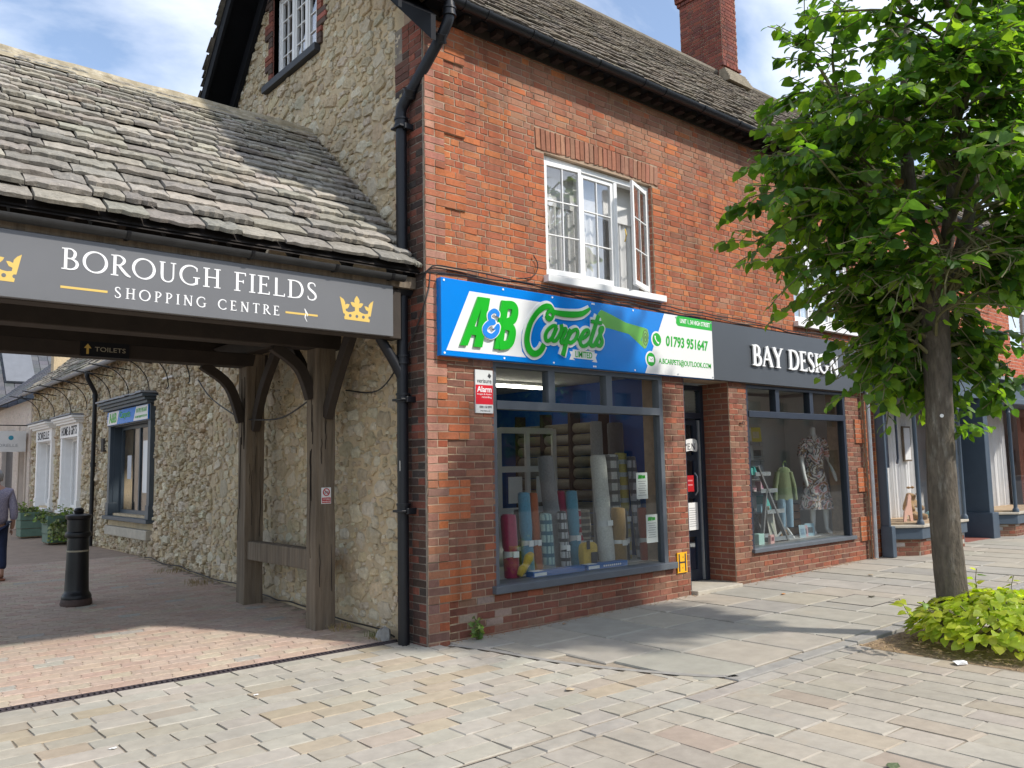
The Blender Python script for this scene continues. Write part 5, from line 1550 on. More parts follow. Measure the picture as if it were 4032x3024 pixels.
def lime_tree(x, y, label, seed, nb=178, group=None):
    r = random.Random(seed)
    t = thing('lime_tree', label, 'tree', (x, y, 0), group)
    rr = [(0, .19), (.12, .155), (.45, .138), (1.2, .130), (2.2, .120), (2.9, .128), (3.3, .135)]
    Zt = np.linspace(0, 3.3, 48); Rt = [float(np.interp(z, [q[0] for q in rr], [q[1] for q in rr])) for z in Zt]
    b = MB(); b.tube([(x-.03*math.sin(z*1.3)-.02*z*.5, y+.02*math.sin(z*1.7)+.015*z*.5, z-.02) for z in Zt], Rt, 34)
    for i, v in enumerate(b.v[:48*34]):     # ridged bark and shallow bosses
        k_, a_ = divmod(i, 34); cx_, cy_ = x-.03*math.sin(Zt[k_]*1.3)-.01*Zt[k_], y+.02*math.sin(Zt[k_]*1.7)+.0075*Zt[k_]
        f = 1+.022*math.sin(a_*2.9+1.5*math.sin(Zt[k_]*2.1))+.02*math.sin(a_*.55+Zt[k_]*1.9)+r.uniform(-.018, .018)
        b.v[i] = (cx_+(v[0]-cx_)*f, cy_+(v[1]-cy_)*f, v[2])
    limbs = []
    def limb(offs, rads):
        P = [Vector((x+a, y+c, z)) for a, c, z in offs]; Q, W = smooth([tuple(p) for p in P], rads); b.tube(Q, W, 12); limbs.append([Vector(q) for q in Q])
    lx, ly = .76, -.65
    limb([(0, 0, 3.1), (-.09*lx, -.09*ly, 3.6), (-.16*lx, -.16*ly, 4.2), (-.1, .1, 5.2), (-.05, .05, 6.0), (0, 0, 6.6)], [.10, .085, .07, .05, .03, .012])
    limb([(.02, -.02, 3.05), (.22*lx, .22*ly, 3.5), (.42*lx, .42*ly, 4.1), (.6*lx, .6*ly, 4.9), (.7*lx, .65*ly, 5.9)], [.09, .07, .055, .04, .014])
    limb([(0, .02, 3.2), (-.1, .3, 3.8), (-.15, .55, 4.6), (-.2, .75, 5.5)], [.08, .06, .045, .012])
    limb([(0, -.02, 3.2), (-.25, -.3, 3.9), (-.45, -.5, 4.7), (-.5, -.65, 5.6)], [.08, .06, .04, .012])
    trunk = b.build('trunk', M_bark, t, True)
    leaves = []; tw = MB()
    pts = [p for L in limbs for p in L]
    for k in range(nb+46):
        z = r.triangular(2.0, 6.7, 4.6) if k < nb else r.uniform(2.25, 3.5); th = r.uniform(0, 2*math.pi); R_ = profile(z)*r.uniform(.55, 1.08)
        if z < 3.05 and math.cos(th)*-.65+math.sin(th)*-.76 > .25: continue      # the low limbs on the street side were lifted
        end = Vector((x+R_*math.cos(th), y+R_*math.sin(th), z))
        cand = [p for p in pts if p.z < z+.3] or pts
        st = min(cand, key=lambda p: (p-end).length+abs(p.z-(z-.5))*.5+r.uniform(0, .3))
        if z < 3.1: st = Vector((x, y, r.uniform(2.6, 3.3)))
        mid = st.lerp(end, .5)+Vector((r.uniform(-.1, .1), r.uniform(-.1, .1), r.uniform(.05, .3)))
        Q, W = smooth([tuple(st), tuple(mid), tuple(end)], [.022, .014, .006], k=5)
        tw.tube(Q, W, 5, False)
        n_sub = 7
        for j in range(n_sub):
            f = .35+.65*(j+r.random()*.6)/n_sub; i = min(len(Q)-2, int(f*(len(Q)-1)))
            base = Vector(Q[i]); dr_ = (Vector(Q[i+1])-base).normalized()
            d = (dr_*.8+Vector((r.uniform(-1, 1), r.uniform(-1, 1), r.uniform(-.5, .5)))).normalized()
            P, it = spray(base, d, r.uniform(.3, .55), r.randint(8, 11), r.uniform(.09, .125), r, GREENS, 8)
            tw.tube([tuple(p) for p in P], [.005]*len(P), 4, False); leaves += it
    tw.build('branches', M_twig, t)
    return t, trunk, leaves, tw, r

TX, TY = 3.72, -3.30
tree, trunk, leaves, tw, r = lime_tree(TX, TY, 'leafy young lime tree in the pavement pit, its trunk rising from a yellow green bush', 101)
def keep_leaf(q):
    d = q[1][:3, 3]-np.array([TX, TY, 0]); lat = d[0]*.76-d[1]*.65; fr = -(d[0]*.65+d[1]*.76)
    if fr > -.1 and -.42 < lat < .30 and d[2] < 3.75: return r.random() < .10     # the stem is kept clear on the street side
    if lat < -.62 and d[2] < 3.3: return r.random() < .2
    if lat < -1.1 and d[2] < 3.75: return r.random() < .5
    return True
leaves = [q for q in leaves if keep_leaf(q)]
# long shoots reaching out over the shop front, measured along the photograph
tw = MB()
LXd, LYd = .7604*-1, .6494      # towards the left of the view
def shoot(o, z, dz, L, n, size=.115, cols=GREENS):
    p = (TX+LXd*o, TY+LYd*o, z)
    P, it = spray(p, (LXd, LYd, dz), L, n, size, r, cols, 8, .6, .5)
    tw = MB(); tw.tube([tuple(q) for q in P], [.006]*len(P), 5, False); tw.build('shoot', M_twig, tree); leaves.extend(it)
for o, z, dz, L, n in ((1.0, 4.35, .05, .95, 15), (1.1, 4.0, -.25, .85, 13), (.9, 3.75, -.35, 1.0, 14), (1.0, 3.4, -.25, .75, 12), (.9, 5.0, .25, .8, 12), (.8, 5.35, .1, .85, 12), (.7, 4.9, .0, .8, 11),
                       (.25, 2.62, -.25, .95, 15), (.3, 2.9, -.2, .6, 10), (.15, 2.5, -.1, .55, 9), (.35, 3.1, -.3, .6, 10), (-.35, 2.6, -.5, .4, 9), (-.7, 2.6, -.4, .5, 10), (-.9, 2.5, -.5, .6, 12), (.6, 6.3, .5, .5, 8), (.5, 6.0, .2, .6, 9)):
    shoot(o, z, dz, L, n)
for a in range(7):
    th = r.uniform(-2.4, .6); p = (TX+.15*math.cos(th), TY+.15*math.sin(th), r.uniform(1.9, 2.15))
    P, it = spray(p, (math.cos(th), math.sin(th), .1), r.uniform(.18, .34), 8, .085, r, [(.16, .29, .035), (.12, .24, .03), (.09, .19, .03)], 8)
    tw = MB(); tw.tube([tuple(q) for q in P], [.003]*len(P), 4, False); tw.build('shoot', M_twig, tree); leaves.extend(it)
cm = MB(); cm.add([(TX, TY, 4), (TX+.01, TY, 4), (TX, TY+.01, 4)], [(0, 1, 2)])
crown = cm.build('crown', L_leaf[0], tree); crown.color = (.05, .12, .02, 1)
pieces(crown, 'leaf', V_leaf, leaves, L_leaf, 'foliage', smooth_=True)
b = MB(); b.tube([(TX-.125, TY-.05, 2.08), (TX-.15, TY-.06, 2.08)], .017, 12); b.build('tree_tag', M_paper, tree)
for k, (u, z) in enumerate(((-.12, 4.35), (-.10, 4.15), (-.13, 3.95))):
    c = thing('dead_leaf', ('highest', 'middle', 'lowest')[k]+' of the brown withered leaves hanging inside the lime tree crown', 'leaf', (TX-.3, TY-.1, z), 'withered leaves in the tree')
    it = leaf_item((TX+LXd*.55+u*.2, TY+LYd*.55-.3, z), (r.uniform(-.3, .3), .1, -1), (-.6, -.7, .1), .085, (.20, .10, .045), r, 8)
    me = fast_mesh('blade', V_leaf[it[0]][0], V_leaf[it[0]][1]); o = link('blade', me, c, L_leaf[0]); o.color = (.22, .11, .05, 1); o.matrix_basis = Matrix(it[1].tolist())

# bush of suckers round the foot of the tree
bush = thing('sucker_bush', 'bright yellow green leafy bush around the foot of the lime tree', 'bush', (3.55, -3.6, 0))
r = random.Random(111); it = []; st = MB()
YG = [(.40, .46, .045), (.46, .52, .06), (.30, .39, .04), (.50, .52, .08), (.36, .44, .05)]
for k in range(1400):
    th = r.uniform(0, 2*math.pi); rho = math.sqrt(r.random()); ph = r.random()
    R_ = .77*rho; h = .44*math.sqrt(max(0, 1-rho*rho*.96))*r.uniform(.72, 1.05)
    p = Vector((3.72+R_*math.cos(th)*1.05, -3.72+R_*math.sin(th), .03+h))
    out_ = Vector((math.cos(th)*rho, math.sin(th)*rho, .35))
    tip = Vector((math.cos(th), math.sin(th), r.uniform(-.7, .1)))+Vector((r.uniform(-.5, .5), r.uniform(-.5, .5), 0))
    it.append(leaf_item(p, tip, out_+Vector((r.uniform(-.4, .4), r.uniform(-.4, .4), .6)), r.uniform(.06, .105), jit_col(r.choice(YG), .16, r), r, 8))
for k in range(46):
    th = r.uniform(0, 2*math.pi); R_ = r.uniform(.2, .75)
    st.tube([(3.6+.15*math.cos(th), -3.5+.15*math.sin(th), 0), (3.72+R_*.7*math.cos(th), -3.72+R_*.7*math.sin(th), .25), (3.72+R_*math.cos(th), -3.72+R_*math.sin(th), .45*math.sqrt(1-R_*R_*.9))], .006, 5)
for (sx, sy, L_) in ((4.15, -3.35, .35), (4.25, -3.6, .3), (3.0, -3.2, .28), (2.95, -3.45, .25)):
    P, i2 = spray((sx, sy, .28), (.3 if sx > 3.5 else -.7, .1, .9), L_, 7, .085, r, YG, 8); it += i2; st.tube([tuple(q) for q in P], .004, 5, False)
stems = st.build('stems', M_twig, bush)
pieces(stems, 'leaf', V_leaf, it, L_leaf, 'foliage', smooth_=True)

# weed at the foot of the corner and dry tufts
def weed(x, y, z, n, h, label, cols, size, seed, lv=V_ivy):
    r = random.Random(seed); w = thing('weed', label, 'weed', (x, y, z)); st = MB(); it = []
    for k in range(n):
        d = (r.uniform(-.5, .5), r.uniform(-.9, .0), 1.0)
        P, i2 = spray((x+r.uniform(-.03, .03), y+r.uniform(-.02, .0), z), d, h*r.uniform(.6, 1.1), 8, size, r, cols, len(lv), .3, .2); it += i2
        st.tube([tuple(q) for q in P], .004, 5, False)
    s_ = st.build('stems', M_twig, w); pieces(s_, 'leaf', lv, it, L_ivy, 'foliage')
weed(.55, -.06, .0, 5, .24, 'small leafy weed growing where the corner quoin meets the pavement', [(.14, .22, .05), (.22, .30, .07), (.10, .17, .05)], .05, 121)
def tuft(x, y, n, h, label, seed, spread=.12):
    r = random.Random(seed); b = MB(); z = zg(x, y)
    for k in range(n):
        a = r.uniform(0, 6.28); q = (x+r.uniform(-spread, spread), y+r.uniform(-spread, spread)); l = h*r.uniform(.5, 1)
        p1 = (q[0]+.3*l*math.cos(a), q[1]+.3*l*math.sin(a), z+l*.7); p2 = (q[0]+.8*l*math.cos(a), q[1]+.8*l*math.sin(a), z+l*.75)
        w = .003; b.add([(q[0]-w, q[1], z-.005), (q[0]+w, q[1], z-.005), (p1[0]+w*.7, p1[1], p1[2]), (p1[0]-w*.7, p1[1], p1[2]), p2], [(0, 1, 2, 3), (3, 2, 4)])
    o = b.build('grass_tuft', mat('dry_grass%d' % seed, (.30, .23, .10) if seed % 2 else (.17, .19, .06), .9, .2, 20), None); tag(o, label, 'grass')
tuft(-.22, 1.30, 60, .09, 'tuft of dry straw grass at the foot of the nearer oak post', 131)
tuft(-.10, .75, 50, .08, 'short green weeds at the foot of the stone wall by the downpipe', 132, .09)
tuft(-.15, .62, 40, .06, 'thin dry grass by the loose stone near the downpipe', 133, .08)
tuft(-.25, 5.2, 70, .10, 'dry brown grass along the passage wall beyond the posts', 135, .22)
tuft(-.2, 6.6, 60, .10, 'dry brown grass along the passage wall below the dark window', 137, .22)
b = MB(); V, F = stone_variants(1, 77)[0]; b.add([(-.12+v[0]*.16, .58+v[1]*.13, .02+v[2]*.09) for v in V], F); tag(b.build('loose_stone', mat('grey_loose_stone', (.3, .29, .27), .95, .25, 12, 30, .02)), 'loose grey stone lying by the foot of the downpipe', 'stone')
# ================================================================ carpet shop contents
def cloth(name, c, c2=None, sz=0, sx=0, var=.22):
    mt, nt, b = new_mat(name); base = (*c, 1)
    col_ = None
    g = nt.nodes.new('ShaderNodeNewGeometry'); sp_ = nt.nodes.new('ShaderNodeSeparateXYZ'); nt.links.new(g.outputs['Position'], sp_.inputs[0])
    def stripes(out, sc, lo, hi):
        m1 = nt.nodes.new('ShaderNodeMath'); m1.operation = 'MULTIPLY'; m1.inputs[1].default_value = sc; nt.links.new(out, m1.inputs[0])
        m2 = nt.nodes.new('ShaderNodeMath'); m2.operation = 'FRACT'; nt.links.new(m1.outputs[0], m2.inputs[0])
        return ramp(nt, m2.outputs[0], [(lo, (0, 0, 0)), (lo+.01, (1, 1, 1)), (hi, (1, 1, 1)), (min(.999, hi+.01), (0, 0, 0))])
    cur = c
    if c2:
        if sz: cur = mixc(nt, cur, c2, stripes(sp_.outputs['Z'], sz, .15, .5))
        if sx: cur = mixc(nt, cur, c2, mixc(nt, (0, 0, 0), (.75, .75, .75), stripes(sp_.outputs['X'], sx, .2, .55)))
    v = ramp(nt, noise(nt, 60, 4, .7), [(.3, (1-var,)*3), (.7, (1+var,)*3)])
    nt.links.new(mixc(nt, cur, v, 1.0, 'MULTIPLY'), b.inputs['Base Color']); b.inputs['Roughness'].default_value = .95
    try: b.inputs['Sheen Weight'].default_value = .35
    except KeyError: pass
    bump(nt, b, noise(nt, 160, 3, .6), .6, .004)
    return mt
ROLLS = [
 ('crimson plush carpet roll standing at the left end of the shop window', 1.38, 1.15, 1.39, .47, .088, .38, cloth('crimson_pile', (.30, .022, .07)), 1),
 ('dark brown carpet roll half hidden behind the crimson one', 1.74, 1.18, 1.74, .47, .06, .62, cloth('dark_brown_pile', (.07, .055, .045)), 1),
 ('teal blue carpet roll between the crimson and the rust ones', 1.72, 1.38, 1.74, .47, .072, .50, cloth('teal_pile', (.085, .23, .33)), 1),
 ('slim rust orange carpet roll beside the teal one', 1.86, 1.37, 1.89, .47, .056, .50, cloth('rust_pile', (.30, .075, .025)), 1),
 ('tall thick mid grey carpet roll leaning left of the middle', 2.23, 1.80, 2.37, .47, .097, .68, cloth('grey_pile', (.20, .195, .20)), 0),
 ('pale green and blue tartan carpet roll', 1.98, 1.13, 1.99, .47, .070, .42, cloth('green_tartan', (.32, .45, .42), (.04, .12, .17), 8, 24), 0),
 ('black and white tartan carpet roll', 2.26, 1.14, 2.29, .47, .060, .45, cloth('black_tartan', (.42, .42, .43), (.03, .03, .035), 9, 30), 1),
 ('crimson carpet roll leaning behind the black tartan one', 2.51, 1.37, 2.63, .47, .056, .72, cloth('crimson_pile_b', (.28, .02, .06)), 0),
 ('teal blue carpet roll near the middle of the window', 2.58, 1.37, 2.60, .47, .072, .60, cloth('teal_pile_b', (.09, .24, .33)), 1),
 ('red and white checked carpet roll', 2.88, 1.12, 2.88, .47, .045, .78, cloth('red_check', (.40, .03, .05), (.6, .5, .48), 10, 0), 0),
 ('dark brown carpet roll with pale grid lines', 2.95, 1.12, 2.95, .47, .104, .80, cloth('brown_grid', (.10, .08, .065), (.30, .26, .2), 12, 0), 1),
 ('tall cream white carpet roll in the middle of the window', 2.96, 1.80, 3.04, .47, .100, .50, cloth('cream_pile', (.52, .51, .48)), 1),
 ('tallest grey carpet roll behind the cream one', 3.32, 2.25, 3.30, .47, .080, .86, cloth('tall_grey_pile', (.24, .24, .245)), 0),
 ('white carpet roll with dark diamond pattern', 3.36, 1.81, 3.36, .47, .105, .66, cloth('white_diamond', (.50, .50, .49), (.13, .13, .13), 7, 9), 0),
 ('mustard and grey chevron carpet roll', 3.60, 1.83, 3.60, .47, .085, .70, cloth('mustard_chevron', (.36, .29, .08), (.36, .36, .36), 6, 0), 1),
 ('grey tartan carpet roll leaning at the right', 3.60, 1.78, 3.70, .47, .062, .52, cloth('grey_tartan', (.36, .35, .38), (.08, .08, .09), 7, 20), 0),
 ('ochre brown carpet roll right of the cream one', 3.21, 1.14, 3.18, .47, .092, .42, cloth('ochre_pile', (.22, .13, .04)), 1),
 ('black carpet roll at the right of the window', 3.50, 1.11, 3.50, .47, .066, .62, cloth('black_pile', (.025, .025, .025)), 1),
 ('rust red carpet roll at the right end of the window', 3.66, 1.12, 3.65, .47, .075, .40, cloth('rust_red_pile', (.27, .055, .025)), 1),
 ('tall charcoal carpet roll in the right hand corner', 3.86, 2.25, 3.86, .47, .11, 1.02, cloth('charcoal_pile', (.09, .09, .095)), 1),
]
M_wrap = mat('clear_wrap', (.55, .55, .55), .25, .1, 9)
for lab, xa, za, xb, zb, rr, yy, mm, tie in ROLLS:
    t = thing('carpet_roll', lab, 'carpet', (xb, yy, zb), 'carpet rolls in the window')
    n = 16; P = []; R_ = []; q = random.Random(lab)
    for k in range(n+1):
        f = k/n; P.append((xb+(xa-xb)*f, yy+.04*f, zb+(za-zb)*f))
        w = 1-.16*math.exp(-((f-.42)/.07)**2)*tie
        R_.append(rr*w*(1+q.uniform(-.025, .025))*(.94 if k in (0, n) else 1))
    b = MB(); b.tube(P, R_, 20); b.build('roll', mm, t, True)
    b = MB(); c = P[-1]; sp = [(c[0]+rr*.92*(1-f_)*math.cos(f_*17), c[1]+rr*.92*(1-f_)*math.sin(f_*17), c[2]+.004) for f_ in np.linspace(.02, .9, 34)]
    b.tube(sp, .005, 5); b.build('spiral_edge', mm, t)
    if tie:
        i = int(.42*n); c = P[i]
        b = MB(); b.tube([tuple(Vector(P[i])-Vector((0, 0, .04))), tuple(Vector(P[i])+Vector((0, 0, .035)))], R_[i]*1.05, 20); b.build('tie_band', M_wrap, t, True)
        b = MB(); b.box(c[0]-rr*.45, c[0]+rr*.45, c[1]-rr*1.12, c[1]-rr*1.02, c[2]-.03, c[2]+.035); b.build('price_label', M_paper, t)
# stacked rolls on the racks against the right hand wall
rk = [thing('carpet_rack', lab, 'rack', (3.8, y, .06), 'racks of rolled carpet') for lab, y in (('front rack of stacked olive carpet rolls along the blue wall', 1.55), ('middle rack of stacked olive carpet rolls along the blue wall', 2.15), ('rear rack of stacked olive carpet rolls along the blue wall', 2.75))]
oc = [cloth('olive_%d' % k, c) for k, c in enumerate([(.20, .18, .12), (.15, .14, .10), (.24, .23, .20), (.17, .15, .09)])]
for j, t in enumerate(rk):
    y = (1.55, 2.15, 2.75)[j]
    for k in range(13):
        b = MB(); z = .3+k*.16; b.tube([(3.86, y-.27, z), (3.86, y-.27, z), (3.86, y+.27, z), (3.86, y+.27, z)], [.04, .074, .074, .04], 16); b.build('rolled_carpet', oc[(k*3+j) % 4], t, True)
    b = MB()
    for yy in (y-.285, y+.285): b.box(3.76, 3.96, yy-.012, yy+.012, .06, 2.45)
    b.build('rack_frame', M_darkwood, t)
# white glazed inner door, lamp, parcels, cartons, notices
t = thing('inner_door', 'white glazed inner door with six panes behind the carpet rolls', 'door', (2.9, 1.8, .06))
b = MB()
for x in (2.40, 2.90, 3.40): b.box(x-.035, x+.035, 1.78, 1.82, .06, 2.2)
for z in (.1, .75, 1.1, 1.65, 2.17): b.box(2.43, 3.37, 1.785, 1.815, z-.04, z+.04)
b.build('door_frame', M_offwhite, t)
for x in (2.435, 2.935):
    for z0, z1 in ((.79, 1.06), (1.14, 1.61), (1.69, 2.13)):
        b = MB(); b.box(x, x+.43, 1.798, 1.802, z0, z1); b.build('pane', M_glass, t)
    b = MB(); b.box(x+.1, x+.34, 1.77, 1.78, 1.2, 1.55); b.build('notice', M_paper, t)
b = MB(); b.tube([(1.6, 2.0, 2.79), (3.55, 2.0, 2.79)], .02, 10); t = thing('strip_light', 'lit white fluorescent strip light on the carpet shop ceiling', 'lamp', (2.6, 2.0, 2.8)); b.build('tube', emit_mat('tube_light', (1, .95, .85), 9), t)
b = MB(); b.box(1.55, 3.6, 1.97, 2.03, 2.815, 2.86); b.build('fitting', M_white, t)
b = MB(); b.box(.5, 3.99, 5.40, 5.49, .06, 2.86); b.box(3.99, 4.015, .36, 5.4, .06, 2.86); tag(b.build('blue_wall_lining', M_blue), 'deep blue painted lining on the right and back walls of the carpet shop', 'wall')
M_yellow = cloth('mustard_plush', (.50, .33, .05))
def soft_block(name, label, c, s, m_, seed, parts=()):
    t = thing(name, label, 'parcel', (c[0], c[1], c[2]-s[2])); r = random.Random(seed); V = []; F = []; n = 12; m2 = 8
    for i in range(m2+1):
        ph = math.pi*i/m2-math.pi/2
        for k in range(n):
            th = 2*math.pi*k/n; p = lambda v, e: math.copysign(abs(v)**e, v)
            q = r.uniform(.95, 1.05)
            V.append((c[0]+s[0]*p(math.cos(ph), .45)*p(math.cos(th), .5)*q, c[1]+s[1]*p(math.cos(ph), .45)*p(math.sin(th), .5)*q, c[2]+s[2]*p(math.sin(ph), .6)))
    for i in range(m2):
        for k in range(n): F.append((i*n+k, i*n+(k+1) % n, (i+1)*n+(k+1) % n, (i+1)*n+k))
    b = MB(); b.add(V, F); b.build('bundle', m_, t, True)
    return t
t = soft_block('rug_parcel', 'folded mustard yellow rug wrapped in clear film on the window sill', (2.56, .36, .625), (.13, .06, .155), M_yellow, 5)
b = MB(); b.box(2.54, 2.64, .285, .292, .52, .66); b.box(2.47, 2.52, .285, .292, .7, .8); b.build('printed_label', M_ink, t)
t = thing('rug_parcel', 'twisted mustard yellow rug in a clear bag by the crimson roll', 'parcel', (1.47, .27, .47))
b = MB(); b.tube(smooth([(1.40, .27, .50), (1.44, .27, .56), (1.50, .28, .60), (1.55, .28, .68), (1.60, .28, .72)], [.03, .05, .035, .055, .03])[0], smooth([(0, 0)]*5, [.03, .05, .035, .055, .03])[1], 12); b.build('bundle', M_yellow, t, True)
for k, (x0, x1, lab) in enumerate(((1.52, 2.32, 'left hand flat blue carton lying along the window sill'), (2.36, 3.05, 'right hand flat blue carton lying along the window sill'))):
    t = thing('flat_carton', lab, 'box', ((x0+x1)/2, .22, .47), 'flat cartons on the sill')
    b = MB(); b.box(x0, x1, .18, .30, .472, .535); b.build('carton', mat('carton_blue%d' % k, (.02, .12, .36), .5, .05, 4), t, bevel=.004)
    b = MB(); b.box(x0+.02, x0+.2, .178, .181, .485, .52); b.box(x0+.02, x0+.18, .19, .29, .534, .5365); b.build('white_print', M_paper, t)
    if k:
        b = MB()
        for j in range(9): disc(b, x0+.28+j*.035, .505, .012, face_front(.18), 0, .002, 10)
        b.build('round_symbols', M_paper, t)
for lab, (u0, v0, u1, v1) in (('upper white paper notice taped inside the carpet shop window', (3.12, 1.262, 3.325, 1.582)), ('lower white paper notice taped inside the carpet shop window', (3.275, .726, 3.485, 1.068))):
    t = thing('window_notice', lab, 'notice', ((u0+u1)/2, .06, v0), 'notices in the carpet shop window')
    b = MB(); b.box(u0, u1, .060, .0615, v0, v1); b.build('sheet', M_paper, t)
    fm = face_front(.0598)
    b = MB(); b.prism([(u0+.03, v1-.075), (u0+.10, v1-.075), (u0+.11, v1-.03), (u0+.04, v1-.03)], fm, -.0004, .0006); b.prism([(u0+.11, v1-.075), (u1-.04, v1-.07), (u1-.04, v1-.035), (u0+.11, v1-.035)], fm, -.0004, .0008); b.build('heading_print', M_green2, t)
    b = MB()
    for k in range(7):
        z = v1-.11-k*.028; b.prism([(u0+.03+.01*(k % 3), z), (u1-.03-.015*(k % 2), z), (u1-.03-.015*(k % 2), z+.008), (u0+.03+.01*(k % 3), z+.008)], fm, -.0004, .0006)
    b.build('text_lines', M_inkgrey, t)

# ================================================================ gift and clothes shop contents
def skin(name, pts, edges, radii, m_, parent, sub=2):
    me = bpy.data.meshes.new(name); me.from_pydata([tuple(p) for p in pts], edges, []); me.update()
    o = link(name, me, parent, m_)
    o.modifiers.new('skin', 'SKIN')
    sk = me.skin_vertices[0].data
    for i, q in enumerate(radii): sk[i].radius = q if isinstance(q, (tuple, list)) else (q, q)
    for i in range(len(pts)): sk[i].use_root = (i == 0)
    s = o.modifiers.new('sub', 'SUBSURF'); s.levels = sub; s.render_levels = sub
    for mo in o.modifiers:
        if mo.type == 'SKIN': mo.use_smooth_shade = True
    return o
mq = thing('mannequin', 'headless white mannequin in a patterned dress behind the gift shop glass', 'mannequin', (8.19, .62, .49))
M0 = Vector((8.02, .50, .49)); ml = Vector((.86, -.51, 0)); mf_ = Vector((-.51, -.86, 0))
def mp(a, f, z): return M0+ml*a+mf_*f+Vector((0, 0, z))
pts = [mp(0, 0, .86), mp(0, 0, 1.05), mp(0, .02, 1.28), mp(0, 0, 1.50), mp(0, -.01, 1.62), mp(0, 0, 1.76),
       mp(-.17, 0, 1.50), mp(-.24, .02, 1.22), mp(-.25, .10, .98), mp(-.24, .14, .86), mp(-.23, .16, .78),
       mp(.17, 0, 1.50), mp(.24, .02, 1.24), mp(.26, .12, 1.02), mp(.25, .18, .93), mp(.245, .22, .86),
       mp(-.09, 0, .80), mp(-.10, .05, .45), mp(-.10, .02, .08), mp(-.10, .10, .02),
       mp(.09, 0, .80), mp(.13, .03, .45), mp(.17, -.02, .08), mp(.20, .08, .02)]
ed = [(0, 1), (1, 2), (2, 3), (3, 4), (4, 5), (3, 6), (6, 7), (7, 8), (8, 9), (9, 10), (3, 11), (11, 12), (12, 13), (13, 14), (14, 15), (0, 16), (16, 17), (17, 18), (18, 19), (0, 20), (20, 21), (21, 22), (22, 23)]
ra = [.13, .11, .12, .10, .055, .05, .055, .04, .033, .03, .016, .055, .04, .033, .03, .016, .085, .055, .035, .03, .085, .055, .035, .03]
M_mann = mat('white_mannequin', (.72, .72, .71), .35, .02, 3)
skin('body', pts, ed, ra, M_mann, mq)
mt, nt, bb_ = new_mat('patterned_dress')
vo = nt.nodes.new('ShaderNodeTexVoronoi'); vo.inputs['Scale'].default_value = 26; g_ = nt.nodes.new('ShaderNodeNewGeometry'); nt.links.new(g_.outputs['Position'], vo.inputs['Vector'])
wv = ramp(nt, noise(nt, 5, 2, .5, dist=2.0), [(.36, (.72, .68, .62)), (.42, (.24, .14, .05)), (.47, (.06, .06, .10)), (.55, (.75, .72, .68)), (.60, (.60, .24, .26)), (.66, (.28, .17, .06))])
dots = ramp(nt, vo.outputs['Distance'], [(.22, (1, 1, 1)), (.27, (0, 0, 0))])
nt.links.new(mixc(nt, wv, mixc(nt, (.66, .63, .6), (.05, .05, .09), ramp(nt, noise(nt, 6, 1, .5), [(.48, (0, 0, 0)), (.5, (1, 1, 1))])), dots), bb_.inputs['Base Color']); bb_.inputs['Roughness'].default_value = .8
M_dress = mt
b = MB(); prof = [(1.60, .09, .075), (1.56, .13, .09), (1.50, .185, .11), (1.38, .17, .125), (1.24, .155, .125), (1.10, .145, .115), (1.0, .165, .13), (.85, .20, .15), (.65, .245, .18), (.42, .29, .21)]
V = []; F = []; n = 32
for j, (z, rx, ry) in enumerate(prof):
    for k in range(n):
        a = 2*math.pi*k/n; fl = 1+(.09*math.sin(a*7)+.04*math.sin(a*11+1))*max(0, (1.0-z))*1.4
        V.append(tuple(mp(rx*fl*math.cos(a), ry*fl*math.sin(a), z)))
for j in range(len(prof)-1):
    for k in range(n): F.append((j*n+k, (j+1)*n+k, (j+1)*n+(k+1) % n, j*n+(k+1) % n))
b.add(V, F)
for sg in (-1, 1):
    b.tube([tuple(mp(sg*.13, 0, 1.53)), tuple(mp(sg*.20, .01, 1.42)), tuple(mp(sg*.235, .02, 1.26))], [.075, .075, .07], 14, False)
b.build('dress', M_dress, mq, True)
b = MB(); b.box(7.85, 8.2, .38, .66, .494, .50); b.build('base_plate', M_mann, mq)

# ladder rack with gifts
t = thing('display_rack', 'grey stepped display rack holding gifts at the left of the gift shop window', 'rack', (6.5, .5, .49))
b = MB()
for y in (.32, .72): b.beam((6.10, y, 1.62), (6.80, y, .50), .03, .06, (0, 1, 0))
for y in (.32, .72): b.beam((6.12, y, .50), (6.30, y, 1.30), .03, .05, (0, 1, 0))
b.build('ladder_frame', mat('grey_rack_wood', (.17, .17, .175), .7, .15, 6), t)
trays = [(6.02, 6.42, 1.48), (6.14, 6.58, 1.23), (6.28, 6.74, .92), (6.40, 6.95, .515)]
for x0, x1, z in trays:
    b = MB(); b.box(x0, x1, .30, .74, z, z+.015); b.box(x0, x1, .30, .312, z+.015, z+.06); b.box(x0, x1, .728, .74, z+.015, z+.06); b.build('tray', M_zinc, t)
r = random.Random(141)
def goods(label, c, s, col, cat='gift', nm='gift_box', rz=0.0, lid=None):
    t = thing(nm, label, cat, (c[0], c[1], c[2])); b = MB(); Mx = Matrix.Translation(c) @ Matrix.Rotation(rz, 4, 'Z')
    b.box(-s[0]/2, s[0]/2, -s[1]/2, s[1]/2, 0, s[2], Mx); b.build('box', mat(nm+'_paint', col, .5, .15, 12), t, bevel=.004)
    if lid:
        b = MB(); b.box(-s[0]*.3, s[0]*.3, -s[1]/2-.002, -s[1]/2+.001, s[2]*.35, s[2]*.75, Mx); b.build('printed_panel', mat(nm+'_print', lid, .5, .1, 20), t)
    return t
goods('turquoise purse on the top tray of the grey rack', (6.28, .5, 1.496), (.26, .1, .12), (.05, .35, .33), 'bag', 'purse', .3, (.2, .5, .5))
goods('mint purse at the left of the top tray', (6.10, .46, 1.496), (.12, .08, .10), (.12, .42, .38), 'bag', 'purse', .2)
